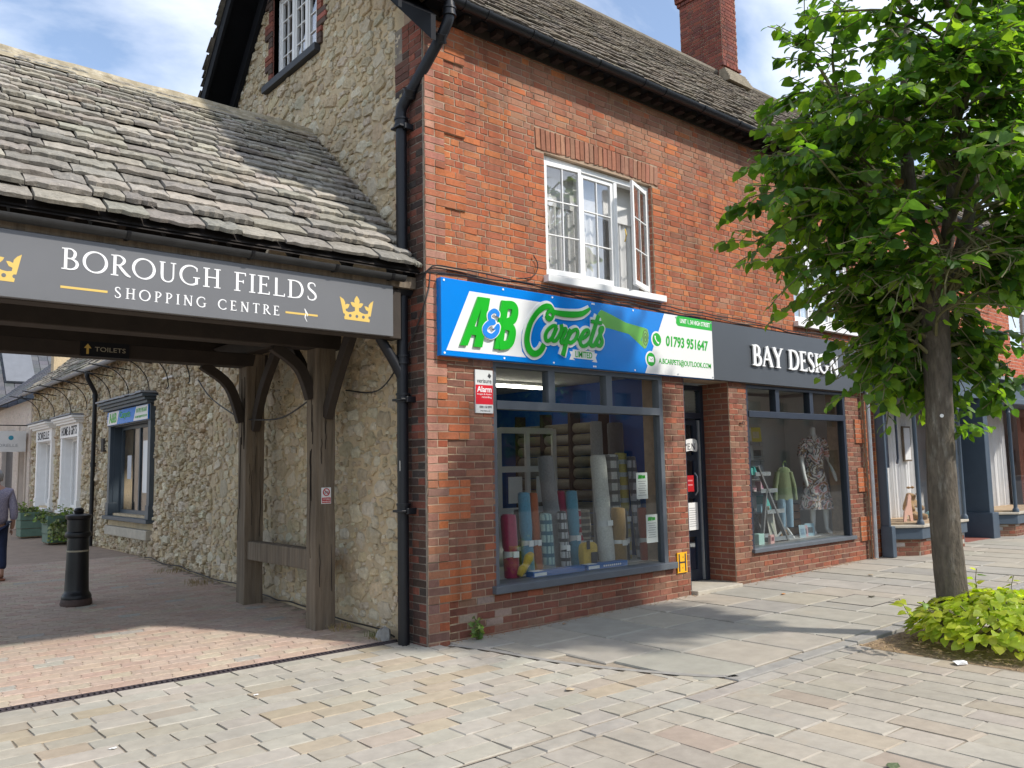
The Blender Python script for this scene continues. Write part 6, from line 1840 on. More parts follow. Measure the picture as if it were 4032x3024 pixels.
goods('pink striped carton on the second tray of the grey rack', (6.44, .5, 1.246), (.14, .1, .15), (.60, .42, .46), lid=(.35, .1, .2))
goods('small pink candle carton at the left of the second tray', (6.22, .5, 1.246), (.10, .08, .09), (.62, .5, .5), lid=(.4, .2, .25))
goods('teal flowered gift bag standing on the third tray', (6.58, .55, .936), (.24, .12, .24), (.02, .22, .22), 'bag', 'gift_bag', .1, (.1, .4, .36))
goods('small white and gold candle jar box on the third tray', (6.44, .42, .936), (.07, .07, .09), (.62, .58, .5), lid=(.5, .4, .1))
goods('pale blue carton at the left of the third tray', (6.33, .45, .936), (.08, .08, .12), (.25, .45, .55))
goods('mint hexagonal trinket box low at the left of the gift window', (6.02, .3, .49), (.14, .1, .16), (.40, .60, .55))
goods('small pink family figure ornament at the front of the gift window', (6.25, .24, .49), (.15, .04, .13), (.62, .35, .33), 'ornament', 'ornament', .2, (.2, .05, .06))
# large card albums and cards
def card(label, c, w, h, col, pr, rz=.25, tilt=.12):
    t = thing('greeting_card', label, 'card', tuple(c), 'cards in the gift shop window'); Mx = Matrix.Translation(c) @ Matrix.Rotation(rz, 4, 'Z') @ Matrix.Rotation(-tilt, 4, 'X')
    b = MB(); b.box(-w/2, w/2, -.004, .004, 0, h, Mx); b.build('card', mat('card_stock', col, .6, .05, 9), t)
    b = MB(); b.box(-w*.3, w*.3, -.006, -.004, h*.25, h*.7, Mx); b.build('printed_motif', mat('card_print', pr, .6, .3, 30), t)
card('large pale floral album leaning on the bottom tray of the rack', (6.60, .42, .53), .34, .40, (.42, .40, .36), (.36, .37, .30))
for k, (x, y, z, w, h, c, p, lab) in enumerate((
    (7.42, .42, .49, .11, .20, (.36, .48, .55), (.2, .3, .4), 'blue card standing by the foot of the small clothes stand'), (7.62, .5, .49, .12, .18, (.55, .35, .38), (.12, .1, .12), 'pink card between the clothes stand and the mannequin'),
    (7.78, .5, .49, .17, .20, (.30, .46, .55), (.08, .1, .12), 'pale blue book standing before the mannequin foot'),
    (6.42, 1.05, 1.80, .16, .22, (.62, .55, .55), (.5, .1, .08), 'white card with a red motif on the wire rack'), (6.66, 1.05, 1.80, .17, .22, (.6, .6, .58), (.03, .12, .07), 'white card with a dark green panel on the wire rack'),
    (6.58, 1.05, 1.50, .2, .24, (.6, .58, .57), (.3, .04, .05), 'white card with a crimson rose on the wire rack'), (6.72, 1.1, 1.18, .2, .24, (.62, .62, .6), (.2, .1, .1), 'white lettered card low on the wire rack'),
    (6.85, 1.15, 2.02, .2, .23, (.55, .55, .55), (.25, .25, .3), 'grey and white card at the top of the rear rack'), (7.1, 1.15, 2.02, .2, .23, (.6, .58, .55), (.16, .08, .04), 'white card with a brown bottle on the rear rack'), (7.38, 1.15, 2.02, .2, .24, (.62, .50, .04), (.6, .5, .3), 'bright yellow card on the rear rack'),
    (7.1, 1.15, 1.72, .22, .24, (.5, .5, .5), (.1, .1, .12), 'white balloon card in the second row of the rear rack'), (7.40, 1.15, 1.72, .22, .24, (.34, .31, .28), (.15, .12, .1), 'brown card in the second row of the rear rack'), (7.4, 1.15, 1.42, .2, .22, (.42, .43, .45), (.2, .2, .24), 'grey card in the lower row of the rear rack'), (6.2, 1.0, 1.78, .14, .2, (.6, .6, .6), (.3, .2, .25), 'white card at the left of the wire rack'),
    (7.92, 1.15, 1.02, .2, .2, (.5, .42, .45), (.2, .2, .3), 'row of small striped cards on the wooden crate'))):
    card(lab, (x, y, z), w, h, c, p, -.45 if x < 9 else 0)
t = thing('card_rack', 'wire card rack at the back of the gift shop window', 'rack', (6.9, 1.15, .49))
b = MB()
for x in (6.1, 6.55, 7.0, 7.55): b.tube([(x, 1.2, .49), (x, 1.2, 2.3)], .008, 6)
for z in (1.16, 1.40, 1.48, 1.70, 1.78, 2.0): b.tube([(6.1, 1.12, z), (7.55, 1.12, z)], .006, 6); b.tube([(6.1, 1.19, z), (7.55, 1.19, z)], .006, 6)
b.build('wire_frame', M_zinc, t)
# wooden crate
t = thing('wooden_crate', 'slatted wooden crate with a white tag beside the mannequin', 'crate', (7.72, .95, .49))
for k in range(4):
    b = MB(); b.box(7.42, 8.02, .80, .82, .50+k*.125, .50+k*.125+.105); b.build('slat', mat('pine_slat%d' % k, (.33+.02*k, .20, .10), .8, .25, 9, stretch=(.4, 4, 4)), t, bevel=.004)
b = MB(); b.box(7.42, 7.46, .82, 1.2, .49, 1.0); b.box(7.98, 8.02, .82, 1.2, .49, 1.0); b.box(7.46, 7.98, 1.18, 1.2, .49, 1.0); b.box(7.46, 7.98, .82, 1.18, .49, .51); b.build('crate_back', M_wood, t)
b = MB(); disc(b, 7.74, .86, .04, face_front(.80), 0, .004); b.build('tag_disc', M_paper, t)
# small clothes on a stand
t = thing('clothes_stand', 'small white stand with green top and blue jeans in the gift shop window', 'stand', (7.25, .6, .49))
b = MB(); b.tube([(7.25, .6, .62), (7.25, .6, 1.62)], .014, 8)
for a in (0.3, 2.4, 4.5): b.tube([(7.25, .6, .66), (7.25+.2*math.cos(a), .6+.16*math.sin(a), .495)], .016, 8)
b.build('stand', M_mann, t, True)
hl = Vector((.8, -.6, 0)); hp = Vector((7.25, .6, 0))
def q_(a, f, z): return tuple(hp+hl*a+Vector((-.6, -.8, 0))*f+Vector((0, 0, z)))
b = MB(); V = []; F = []; prof = [(1.60, .05, .04), (1.57, .10, .05), (1.50, .125, .055), (1.3, .125, .06), (1.08, .14, .065)]
for z, rx, ry in prof:
    for k in range(20): a = 2*math.pi*k/20; V.append(q_(rx*math.cos(a), ry*math.sin(a)*(1+.1*math.sin(5*a)), z))
for j in range(4):
    for k in range(20): F.append((j*20+k, (j+1)*20+k, (j+1)*20+(k+1) % 20, j*20+(k+1) % 20))
b.add(V, F)
for sg in (-1, 1): b.tube([q_(sg*.10, 0, 1.52), q_(sg*.15, .01, 1.3), q_(sg*.165, .02, 1.08)], [.045, .042, .036], 12)
b.build('green_top', cloth('sage_knit', (.16, .20, .10)), t, True)
b = MB()
for sg in (-1, 1): b.tube([q_(sg*.055, 0, 1.10), q_(sg*.06, 0, .9), q_(sg*.065, 0, .66)], [.07, .062, .05], 14)
b.build('blue_jeans', cloth('pale_denim', (.20, .32, .42)), t, True)
b = MB(); b.tube([q_(0, 0, 1.6), q_(0, 0, 1.66), q_(.03, 0, 1.70), q_(.05, 0, 1.67)], .006, 6); b.build('hanger_hook', mat('lime_hanger', (.5, .65, .2), .5, 0), t)
# door notices
t = thing('open_sign', 'white hanging sign reading OPEN inside the shop door', 'sign', (4.62, .6, 1.85))
b = MB(); b.prism(smooth([(4.40, 1.86), (4.55, 1.84), (4.70, 1.86), (4.84, 1.85), (4.84, 2.0), (4.7, 2.02), (4.55, 2.0), (4.40, 2.02)], 1, True, 3)[0], face_front(.44), -.004, 0); b.build('board', M_paper, t)
b = MB()
for ch, g in serif_line('OPEN', 4.43, 4.81, 1.875, 1.955, face_front(.4395), -.0003, .0006, .16, .07, .05): b.add(g.v, g.f)
b.build('lettering', M_ink, t)
b = MB(); b.tube([(4.5, .445, 2.01), (4.61, .445, 2.14), (4.74, .445, 2.01)], .003, 5); b.build('cord', M_ink, t)
t = thing('red_notice', 'red paper notice stuck inside the shop door glass', 'notice', (4.66, .5, 1.3)); b = MB(); b.box(4.58, 4.74, .438, .440, 1.30, 1.52); b.build('sheet', M_red, t)
b = MB(); b.box(4.61, 4.71, .436, .4375, 1.44, 1.46); b.box(4.61, 4.71, .436, .4375, 1.38, 1.40); b.build('print', mat('pale_red_print', (.6, .2, .2), .6, 0), t)
t = thing('white_notice', 'white printed paper notice low inside the shop door glass', 'notice', (4.68, .5, .78)); b = MB(); b.box(4.58, 4.80, .438, .440, .78, 1.15); b.build('sheet', M_paper, t)
b = MB()
for k in range(9): b.box(4.61, 4.77-.01*(k % 3), .4365, .4375, .83+k*.03, .838+k*.03)
b.build('text_lines', M_inkgrey, t)
# ================================================================ passage: stone range with shop windows
rng = thing('stone_range', 'long low rubble stone building lining the passage with dark and white shop windows', 'building', (1.5, 12, .26))
GH = 3.95
WA = (8.42, 10.75, .95, 2.62); WB = (13.35, 14.75, .95, 2.55); WC = (15.95, 17.4, .95, 2.55)
b = MB(); holed_wall(b, YB+.0, 18.45, -.1, GH, [WA, WB, WC], .35, face_side(.03))
b.box(.4, 5, 18.1, 18.44, 0, GH+1)
rwall = b.build('passage_wall', M_mortar_stone, rng)
r = random.Random(151)
def in_range(u, v):
    for (a, c, d, e) in ((8.2, 11.0, .7, 3.15), (13.1, 15.1, .85, 3.1), (15.7, 17.75, .85, 3.1)):
        if a < u < c and d < v < e: return False
    return v > zg(-.1, u)+.01 and v < GH-.02 and u < 18.4
it = stone_items(scatter_stones(YB, 18.45, .1, GH, in_range, r, tries=(100, 700, 2400, 4500, 4000)), .03, r, (.03, .075))
pieces(rwall, 'rubble_stone', V_stone, it, P_stone, 'small_rubble_stones')
b = MB(); b.box(2.0, 2.1, YB+.4, 18.0, .2, 3.9); b.box(.38, 2.0, YB+.4, 18.0, .1, .2); b.build('shop_inner_walls', M_room, rng)
b = MB(); b.box(.215, .225, 13.36, 14.74, .96, 2.54); b.box(.215, .225, 15.96, 17.39, .96, 2.54); b.build('window_blinds', M_curtain, rng)
def range_window(W, frame_m, name, cols=2, hood=True, deep=.16):
    u0, u1, v0, v1 = W; b = MB()
    b.box(-.05, .1, u0-.14, u0, v0-.04, v1+.0); b.box(-.05, .1, u1, u1+.14, v0-.04, v1)      # pilasters
    b.box(-.065, .1, u0-.16, u0+.02, v0-.04, v0+.2); b.box(-.065, .1, u1-.02, u1+.16, v0-.04, v0+.2)
    b.box(-.06, .1, u0-.15, u1+.15, v1, v1+.30)                                             # fascia
    for k, (o, h) in enumerate(((.09, .05), (.14, .05), (.19, .05))): b.box(-.05-o, .1, u0-.16-o*.6, u1+.16+o*.6, v1+.30+.05*k, v1+.35+.05*k)
    b.box(-.11, .12, u0-.2, u1+.2, v0-.11, v0-.04)                                            # sill
    o = b.build(name, frame_m, rng, bevel=.006)
    b = MB()
    b.box(deep, deep+.05, u0, u0+.07, v0, v1); b.box(deep, deep+.05, u1-.07, u1, v0, v1); b.box(deep, deep+.05, u0+.07, u1-.07, v1-.07, v1); b.box(deep, deep+.05, u0+.07, u1-.07, v0, v0+.07)
    for k in range(1, cols): c = u0+(u1-u0)*k/cols; b.box(deep, deep+.05, c-.03, c+.03, v0+.07, v1-.07)
    b.box(.1, deep+.06, u0-.01, u0+.0, v0, v1); b.box(.1, deep+.06, u1, u1+.01, v0, v1)
    b.build('sash', frame_m, o)
    b = MB(); b.box(.02, deep+.05, u0+.001, u0+.014, v0, v1); b.box(.02, deep+.05, u1-.014, u1-.001, v0, v1); b.box(.02, deep+.05, u0+.014, u1-.014, v1-.014, v1-.001); b.build('jamb_lining', frame_m, o)
    for k in range(cols):
        g = MB(); g.box(deep+.022, deep+.027, u0+(u1-u0)*k/cols+.03, u0+(u1-u0)*(k+1)/cols-.03, v0+.05, v1-.05); g.build('pane', M_glass, o)
    b = MB(); rr = random.Random(int(u0*10)); n = 9
    for k in range(n): a = u0-.28+(u1-u0+.56)*k/n; b.box(-.27, .02, a+.005, a+(u1-u0+.56)/n-.003, v1+.452+rr.uniform(0, .015), v1+.48+rr.uniform(0, .02))
    b.build('slate_hood', M_lead, o)
    return o
wA = range_window(WA, mat('dark_slate_paint', (.06, .08, .10), .45, .1, 5), 'dark_shop_window')
b = MB(); b.box(-.075, .1, WA[0]-.1, WA[1]+.15, .55, .72); b.build('old_stone_sill', M_concrete, rng, bevel=.012)
wB = range_window(WB, M_white, 'white_shop_window'); wC = range_window(WC, M_white, 'white_shop_window')
def side_text(body, y_right, y_left, v0, v1, x, parent, m_, bold=.0, nm='lettering'):
    fm = lambda u, v, w: (x-w, -u, v)
    b = MB(); put_text(b, body, rect(-y_left, v0, -y_right, v1), fm, -.001, .003, bold); b.build(nm, m_, parent)
side_text('HOME & GIFTS', 13.35, 14.75, 2.60, 2.80, -.062, wB, M_ink, .01); side_text('SORELLE', 16.05, 17.3, 2.60, 2.79, -.062, wC, M_ink, .01)
# small sign over the dark window
ps = thing('small_carpet_sign', 'small blue and white carpet shop sign above the dark passage window', 'sign', (-.06, 9.6, 2.7))
b = MB(); b.box(-.085, -.063, WA[0]-.1, WA[1]+.1, 2.64, 2.90); b.build('board', M_signblue, ps)
fm = lambda u, v, w: (-.085-w, -u, v)
b = MB(); b.prism([(-10.85, 2.645), (-10.2, 2.645), (-10.05, 2.895), (-10.75, 2.895)], fm, -.001, .0015); b.prism([(-9.15, 2.645), (-8.33, 2.645), (-8.33, 2.895), (-9.0, 2.895)], fm, -.001, .0015); b.build('white_panel', M_signwhite, ps)
b = MB(); put_text(b, 'A&B', rect(-10.72, 2.68, -10.22, 2.87), fm, .001, .004, .03); put_text(b, 'Carpets', rect(-10.02, 2.70, -9.35, 2.87), fm, .001, .004, .01); put_text(b, '01793 951647', rect(-8.98, 2.78, -8.38, 2.86), fm, .001, .004, .02); put_text(b, 'A.BCARPETS@OUTLOOK.COM', rect(-9.05, 2.68, -8.38, 2.73), fm, .001, .004); b.build('lettering', M_green2, ps)
b = MB(); b.box(.155, .158, 9.0, 9.35, 1.35, 2.3); tag(b.build('white_poster', M_paper), 'tall white poster inside the dark passage window', 'poster')
b = MB(); b.box(.155, .158, 10.05, 10.3, 1.6, 2.05); tag(b.build('small_notice', mat('pale_notice', (.45, .47, .5), .6, .1, 9)), 'small pale notice inside the left pane of the dark passage window', 'notice')
# roof of the range, dormer, gutter, hooks and pipe
RS = .95
b = MB(); b.add([(-.18, YB+.5, 3.86), (-.18, 18.6, 3.86), (4.6, 18.6, 3.86+4.78*RS), (4.6, YB+.5, 3.86+4.78*RS)], [(3, 2, 1, 0), (0, 1, 2, 3)])
rr_ = b.build('range_roof', M_board, rng)
r = random.Random(161); items = []
upx = np.array([1, 0, RS]); upx /= np.linalg.norm(upx); nx_ = np.array([-RS, 0, 1.0]); nx_ /= np.linalg.norm(nx_)
d = 0.0
while d < 3.6:
    e = .17-.02*d; y = YB+.5
    while y < 18.6:
        w = r.uniform(.18, .42); th = r.uniform(.018, .03)
        o = np.array([-.2, y+w/2, 3.87])+upx*(d+r.uniform(-.01, .01))+nx_*th*1.4
        tilt = th*1.8/(e*1.7); vv = upx*math.cos(tilt)-nx_*math.sin(tilt); nn = nx_*math.cos(tilt)+upx*math.sin(tilt)
        items.append((r.randrange(12), frame(-EY, vv, nn, o, w-.01, e*1.7, th), jit_col(r.choice([(.26, .24, .20), (.30, .27, .22), (.22, .20, .17), (.33, .30, .24)]), .12, r))); y += w
    d += e
pieces(rr_, 'roof_slate', V_tile, items, P_tile, 'small_roof_slates')
half_gutter((-.26, 6.0, 3.86), (-.26, 18.6, 3.86), .06).build('range_gutter', M_lead, rng, True)
b = MB(); b.tube(smooth([(-.26, 11.75, 3.82), (-.26, 11.75, 3.68), (-.16, 11.78, 3.5), (-.09, 11.8, 3.36), (-.09, 11.8, 3.2)], 1.0)[0], .045, 12); b.tube([(-.09, 11.8, 3.25), (-.09, 11.82, .27)], .042, 12)
for z in (3.3, 1.9): b.tube([(-.09, 11.8, z-.04), (-.09, 11.8, z+.04)], .054, 12)
t = thing('drainpipe', 'black downpipe on the passage wall between dark and white windows', 'drainpipe', (-.09, 11.8, .26)); b.build('pipe', M_black, t, True)
for k, y in enumerate((6.4, 7.4, 8.4, 9.6, 10.8, 12.6, 14.0, 15.6, 17.2)):
    b = MB(); b.tube([(-.02, y, 3.62), (-.75, y, 3.70)], .010, 6); b.tube(smooth([(-.70, y, 3.69), (-.35, y, 3.62), (-.12, y, 3.40), (-.05, y, 3.15), (-.08, y, 3.08)], 1.0)[0], .009, 6)
    o = b.build('wall_bracket', M_blackiron); tag(o, ('nearest', 'second nearest', 'third nearest', 'fourth nearest', 'middle', 'fourth farthest', 'third farthest', 'second farthest', 'farthest')[k]+' of the curved iron brackets under the passage gutter', 'bracket', 'iron brackets under the eaves')
b = MB(); b.tube([(-.03, 7.7, 3.28), (-.03, 7.25, 3.28)], .02, 8); tag(b.build('wall_tube', M_offwhite), 'short white tube fixed on the passage wall near the beam', 'tube')
b = MB(); b.box(-.045, .03, 11.25, 11.42, 2.15, 2.42)
for k in range(6): b.box(-.05, -.045, 11.26, 11.41, 2.17+k*.04, 2.19+k*.04)
tag(b.build('air_vent', mat('dark_vent', (.05, .045, .04), .8, .1, 9)), 'small dark vent grille on the wall beside the passage downpipe', 'vent')
dm = thing('dormer', 'white dormer window on the stone roof over the passage', 'dormer', (.6, 13.3, 4.5))
b = MB(); b.box(.35, 2.6, 12.7, 14.0, 4.2, 5.9); b.build('cheeks', mat('pale_render', (.5, .46, .38), .9, .1, 3), dm)
b = MB(); b.box(.31, .345, 12.75, 13.95, 4.25, 5.85); dfr = b.build('dormer_frame', M_white, dm)
for k in range(3):
    for j in range(3):
        b = MB(); b.box(.300, .309, 12.9+k*.33, 13.17+k*.33, 4.55+j*.38, 4.88+j*.38); b.build('pane', mat('sky_lit_glass', (.12, .16, .24), .1, 0), dfr)
b = MB(); b.add([(.2, 12.55, 5.9), (.2, 14.15, 5.9), (.2, 13.35, 6.7), (3.2, 12.55, 5.9), (3.2, 14.15, 5.9), (3.2, 13.35, 6.7)], [(0, 1, 2), (5, 4, 3), (0, 2, 5, 3), (1, 4, 5, 2), (0, 3, 4, 1)]); b.build('dormer_roof', M_lead, dm)

# cream building and slate roofs closing the view
cb_ = thing('cream_house', 'cream painted brick house at the far end of the passage', 'building', (1, 21, .26))
b = MB(); holed_wall(b, 18.46, 24.5, .2, 3.75, [(18.95, 19.75, .2, 2.6), (20.8, 22.6, 1.0, 2.7)], .3, face_side(-.02)); cwl = b.build('wall', M_cream, cb_)
r = random.Random(171); it = plane_items(brick_rows(18.46, 24.5, .25, 3.7, [(18.85, 19.85, .2, 2.75), (20.7, 22.7, .9, 2.8)], 'stretcher', r), side_at(-.02), lambda u, v, r: jit_col((.55, .48, .42), .06, r), r, proud=.006)
pieces(cwl, 'painted_brick', V_brick, it, P_block, 'small_painted_bricks')
b = MB(); b.box(.15, .2, 18.95, 19.75, .26, 2.6); b.box(-.06, -.02, 18.8, 18.93, .26, 2.7); b.box(-.06, -.02, 19.77, 19.9, .26, 2.7); b.box(-.3, -.02, 18.75, 19.95, 2.7, 2.85); b.build('door_surround', mat('beige_paint', (.42, .36, .30), .6, .1, 4), cb_)
b = MB(); b.box(.1, .15, 20.8, 22.6, 1.0, 2.7); b.box(-.1, -.025, 20.6, 22.8, 2.72, 3.0); b.build('dark_window', mat('dark_far_glass', (.03, .035, .045), .15, .1, 4), cb_)
b = MB(); b.add([(-.3, 18.3, 3.75), (-.3, 25, 3.75), (3, 25, 6.6), (3, 18.3, 6.6)], [(3, 2, 1, 0), (0, 1, 2, 3)]); crf = b.build('slate_roof', mat('blue_grey_slate', (.10, .11, .125), .6, .25, 3, 14, .02), cb_)
r = random.Random(172); items = []; sl = np.array([3.3, 0, 2.85]); Ls = np.linalg.norm(sl); sl /= Ls; sn_ = np.cross(EY, sl)*-1; sn_ = np.array([-sl[2], 0, sl[0]])
d = 0.0
while d < Ls-.05:
    y = 18.3-r.uniform(0, .2)
    while y < 25:
        items.append((r.randrange(8), frame(-EY, sl*.995-sn_*.06, sn_, np.array([-.3, y+.15, 3.765])+sl*(d+.12)+sn_*.01, .285, .30, .016), jit_col((.10, .105, .12), .2, r))); y += .3
    d += .2
pieces(crf, 'roof_slate', V_slab, items, piece_mat('dark_slate', .6, .2, 12, 40, .004), 'small_roof_slates')
hs = thing('hanging_sign', 'white hanging sign reading SORELLE over the far passage door', 'sign', (-.6, 18.7, 2.6))
b = MB(); b.tube([(-.02, 18.6, 3.05), (-1.05, 18.6, 3.05)], .014, 8); b.tube([(-.25, 18.6, 3.05), (-.25, 18.6, 2.9)], .005, 6); b.tube([(-.85, 18.6, 3.05), (-.85, 18.6, 2.9)], .005, 6); b.build('bracket', M_blackiron, hs)
b = MB(); b.box(-1.0, -.1, 18.58, 18.615, 2.35, 2.9); b.build('board', M_offwhite, hs)
b = MB(); put_text(b, 'SORELLE', rect(-.82, 2.48, -.28, 2.56), face_front(18.58), -.001, .004); b.build('lettering', M_inkgrey, hs)
b = MB(); disc(b, -.45, 2.72, .06, face_front(18.58), -.001, .004); b.build('teal_dot', mat('teal_print', (.03, .25, .35), .5, 0), hs)
fb = thing('far_house', 'pale brick house with slate roof and skylights closing the passage', 'building', (-4, 27, .2))
b = MB(); b.box(-9, 5.5, 25.5, 31, 0, 4.1); b.build('wall', mat('pale_far_brick', (.5, .44, .38), .9, .15, 2, 12, .01), fb)
b = MB(); b.add([(-9.2, 25.2, 4.0), (5.7, 25.2, 4.0), (5.7, 28.2, 7.0), (-9.2, 28.2, 7.0)], [(0, 1, 2, 3), (3, 2, 1, 0)]); frf = b.build('slate_roof', mat('far_slate', (.085, .09, .10), .65, .25, 3, 14, .02), fb)
r = random.Random(173); items = []
for d in np.arange(0, 4.1, .22):
    for x in np.arange(-2.2, 5.6, .3):
        s2 = math.sqrt(.5); items.append((r.randrange(8), frame(EX, np.array([0, s2, s2*.93]), np.array([0, -s2, s2]), (x+.15, 25.2+(d+.1)*s2, 4.02+(d+.1)*s2), .285, .3, .02), jit_col((.09, .095, .105), .2, r)))
pieces(frf, 'roof_slate', V_slab, items, piece_mat('far_dark_slate', .6, .2, 12, 40, .004), 'small_roof_slates')
for k in range(2):
    b = MB(); x = -.6+k*1.6; b.beam((x, 26.0, 4.95), (x, 27.2, 6.15), .9, .08, (0, -.7, .7)); b.build('skylight', mat('skylight%d' % k, (.16, .17, .19), .6, .1, 4, spec=.2), fb)
ob = thing('orange_brick_block', 'tall orange brick building far beyond the passage roofs', 'building', (-4, 40, 0))
b = MB(); b.box(-10, 12, 36, 44, 0, 12); ow = b.build('wall', mat('orange_far_mortar', (.45, .3, .22), .9, .1, 3), ob)
r = random.Random(174); it = plane_items(brick_rows(-2, 8, 5.0, 10.5, [], 'stretcher', r, ch=.15, joint=.02), front_at(36), lambda u, v, r: jit_col((.46, .16, .08), .12, r), r, depth=.05)
pieces(ow, 'brick', V_brick, it, P_brick, 'small_bricks')

# bollard
bo = thing('bollard', 'black cast iron cannon bollard with rusty foot at the passage mouth', 'bollard', (-1.98, 4.6, .12))
zb = zg(-1.98, 4.6)
b = MB(); b.lathe([(.001, .06), (.155, .06), (.165, .085), (.168, .12), (.155, .15), (.14, .17), (.135, .20), (.128, .40), (.120, .78), (.118, .82), (.145, .835), (.150, .86), (.145, .885), (.126, .90), (.126, 1.04), (.142, 1.05), (.148, 1.075), (.148, 1.09), (.135, 1.10), (.05, 1.115), (.055, 1.13), (.06, 1.15), (.045, 1.175), (.02, 1.185), (.001, 1.187)], (-1.98, 4.6, zb-.02), 28); b.build('shaft', M_blackiron, bo, True)
b = MB(); b.lathe([(.001, .0), (.172, .0), (.178, .03), (.172, .07), (.158, .10), (.15, .11)], (-1.98, 4.6, zb-.01), 28); b.build('foot', M_rustbase, bo, True)
b = MB(); b.lathe([(.1245, .655), (.1265, .66), (.1265, .672), (.1245, .675)], (-1.98, 4.6, zb-.02), 28); b.build('worn_band', mat('pale_scrape', (.3, .27, .2), .7, .3, 30), bo)

# planters with ivy
def planter(x, y, label, seed, lean):
    z = zg(x, y); t = thing('planter', label, 'planter', (x, y, z), 'green planters by the white windows'); s = .29
    M_pl = mat('sage_green_paint%d' % seed, (.10, .17, .13), .6, .12, 6)
    for k in range(3):
        w = s-.012*(2-k)*-1*.0-.01*(2-k); b = MB(); z0 = z+.04+k*.19
        b.box(x-w, x+w, y-w, y-w+.03, z0, z0+.18); b.box(x-w, x+w, y+w-.03, y+w, z0, z0+.18); b.box(x-w, x-w+.03, y-w+.03, y+w-.03, z0, z0+.18); b.box(x+w-.03, x+w, y-w+.03, y+w-.03, z0, z0+.18); b.build('board_ring', M_pl, t, bevel=.006)
    b = MB(); b.box(x-s+.04, x+s-.04, y-s+.04, y+s-.04, z+.02, z+.5); b.build('soil', M_soil, t)
    r = random.Random(seed); it = []; st = MB()
    for k in range(46):
        a = r.uniform(0, 6.28); q = r.uniform(0, .22)
        P, i2 = spray((x+q*math.cos(a), y+q*math.sin(a), z+.52), (math.cos(a)*.7+lean*.3, math.sin(a)*.7-.2, .9), r.uniform(.2, .38), 9, r.uniform(.06, .085), r, [(.13, .19, .06), (.20, .25, .09), (.26, .30, .13), (.09, .14, .05)], 6, .5, 1.3 if k % 3 else .5)
        it += i2; st.tube([tuple(p) for p in P], .004, 4, False)
    if lean < 0:
        for k in range(14):
            P, i2 = spray((x-.2+r.uniform(0, .3), y-.27, z+.5), (r.uniform(-.3, .3), -.5, -.6), .45, 10, .07, r, [(.13, .19, .06), (.26, .30, .13)], 6, .5, .8); it += i2; st.tube([tuple(p) for p in P], .004, 4, False)
    s_ = st.build('stems', M_twig, t); pieces(s_, 'ivy_leaf', V_ivy, it, L_ivy, 'foliage')
planter(-.36, 13.25, 'nearer green wooden planter with trailing variegated ivy', 181, -1)
planter(-.40, 15.85, 'farther green wooden planter with low purple flecked plants', 182, 1)

# person walking away at the left edge
pe = thing('person', 'person with grey hair in lilac patterned shirt and navy trousers walking away', 'person', (-2.44, 7.45, .21))
P0 = Vector((-2.44, 7.45, zg(-2.4, 7.45)))
def pp(a, f, z): return P0+Vector((a, f, z))
M_skin = mat('skin', (.42, .24, .17), .55, .06, 9)
pts = [pp(0, 0, .84), pp(0, -.01, 1.02), pp(0, -.01, 1.17), pp(0, -.01, 1.28), pp(0, .02, 1.36), pp(0, .04, 1.46), pp(0, .05, 1.53),
       pp(-.17, -.01, 1.25), pp(-.22, -.03, 1.0), pp(-.24, .05, .80), pp(-.24, .08, .72),
       pp(.17, -.01, 1.25), pp(.225, -.05, 1.0), pp(.235, -.01, .79), pp(.23, .02, .71),
       pp(-.085, 0, .78), pp(-.09, .10, .43), pp(-.09, .16, .09), pp(-.09, .27, .03), pp(.085, 0, .78), pp(.09, -.03, .43), pp(.09, -.14, .08), pp(.095, -.03, .03)]
ed = [(0, 1), (1, 2), (2, 3), (3, 4), (4, 5), (5, 6), (3, 7), (7, 8), (8, 9), (9, 10), (3, 11), (11, 12), (12, 13), (13, 14), (0, 15), (15, 16), (16, 17), (17, 18), (0, 19), (19, 20), (20, 21), (21, 22)]
ra = [.13, .12, .13, .11, .05, .085, .075, .055, .042, .032, .03, .055, .042, .032, .03, .08, .055, .04, .03, .08, .055, .04, .03]
skin('body', pts, ed, ra, M_skin, pe)
for sg in (-1, 1):     # fingers
    h = pts[10] if sg < 0 else pts[14]
    for k in range(4): skin('finger', [h+Vector((0, -.02+k*.016, -.02)), h+Vector((.004*sg, -.015+k*.016, -.06)), h+Vector((-.004*sg, -.01+k*.015, -.09+abs(k-1.5)*.008))], [(0, 1), (1, 2)], [.009, .0085, .007], M_skin, pe, 1)
    skin('thumb', [h+Vector((0, .03, .0)), h+Vector((-.01*sg, .05, -.03)), h+Vector((-.012*sg, .05, -.06))], [(0, 1), (1, 2)], [.011, .01, .008], M_skin, pe, 1)
M_shirt = mat('lilac_patterned_cotton', (.34, .32, .40), .85, .1, 9, 20, .01, col2=(.22, .20, .29), c2s=70, c2r=(.45, .55))
pts_s = [pp(0, 0, .76), pp(0, -.01, .92), pp(0, -.01, 1.15), pp(0, -.015, 1.27), pp(-.18, -.01, 1.25), pp(-.23, -.03, 1.0), pp(-.245, .03, .84), pp(.18, -.01, 1.25), pp(.235, -.05, 1.0), pp(.245, -.02, .84), pp(0, .0, 1.34)]
skin('shirt', pts_s, [(0, 1), (1, 2), (2, 3), (3, 4), (4, 5), (5, 6), (3, 7), (7, 8), (8, 9), (3, 10)], [(.20, .15), (.19, .145), (.185, .14), (.14, .11), .075, .062, .055, .075, .062, .055, .075], M_shirt, pe)
pts_t = [pp(0, 0, .86), pp(-.09, .0, .75), pp(-.095, .10, .43), pp(-.095, .155, .14), pp(.09, .0, .75), pp(.095, -.03, .43), pp(.095, -.13, .14)]
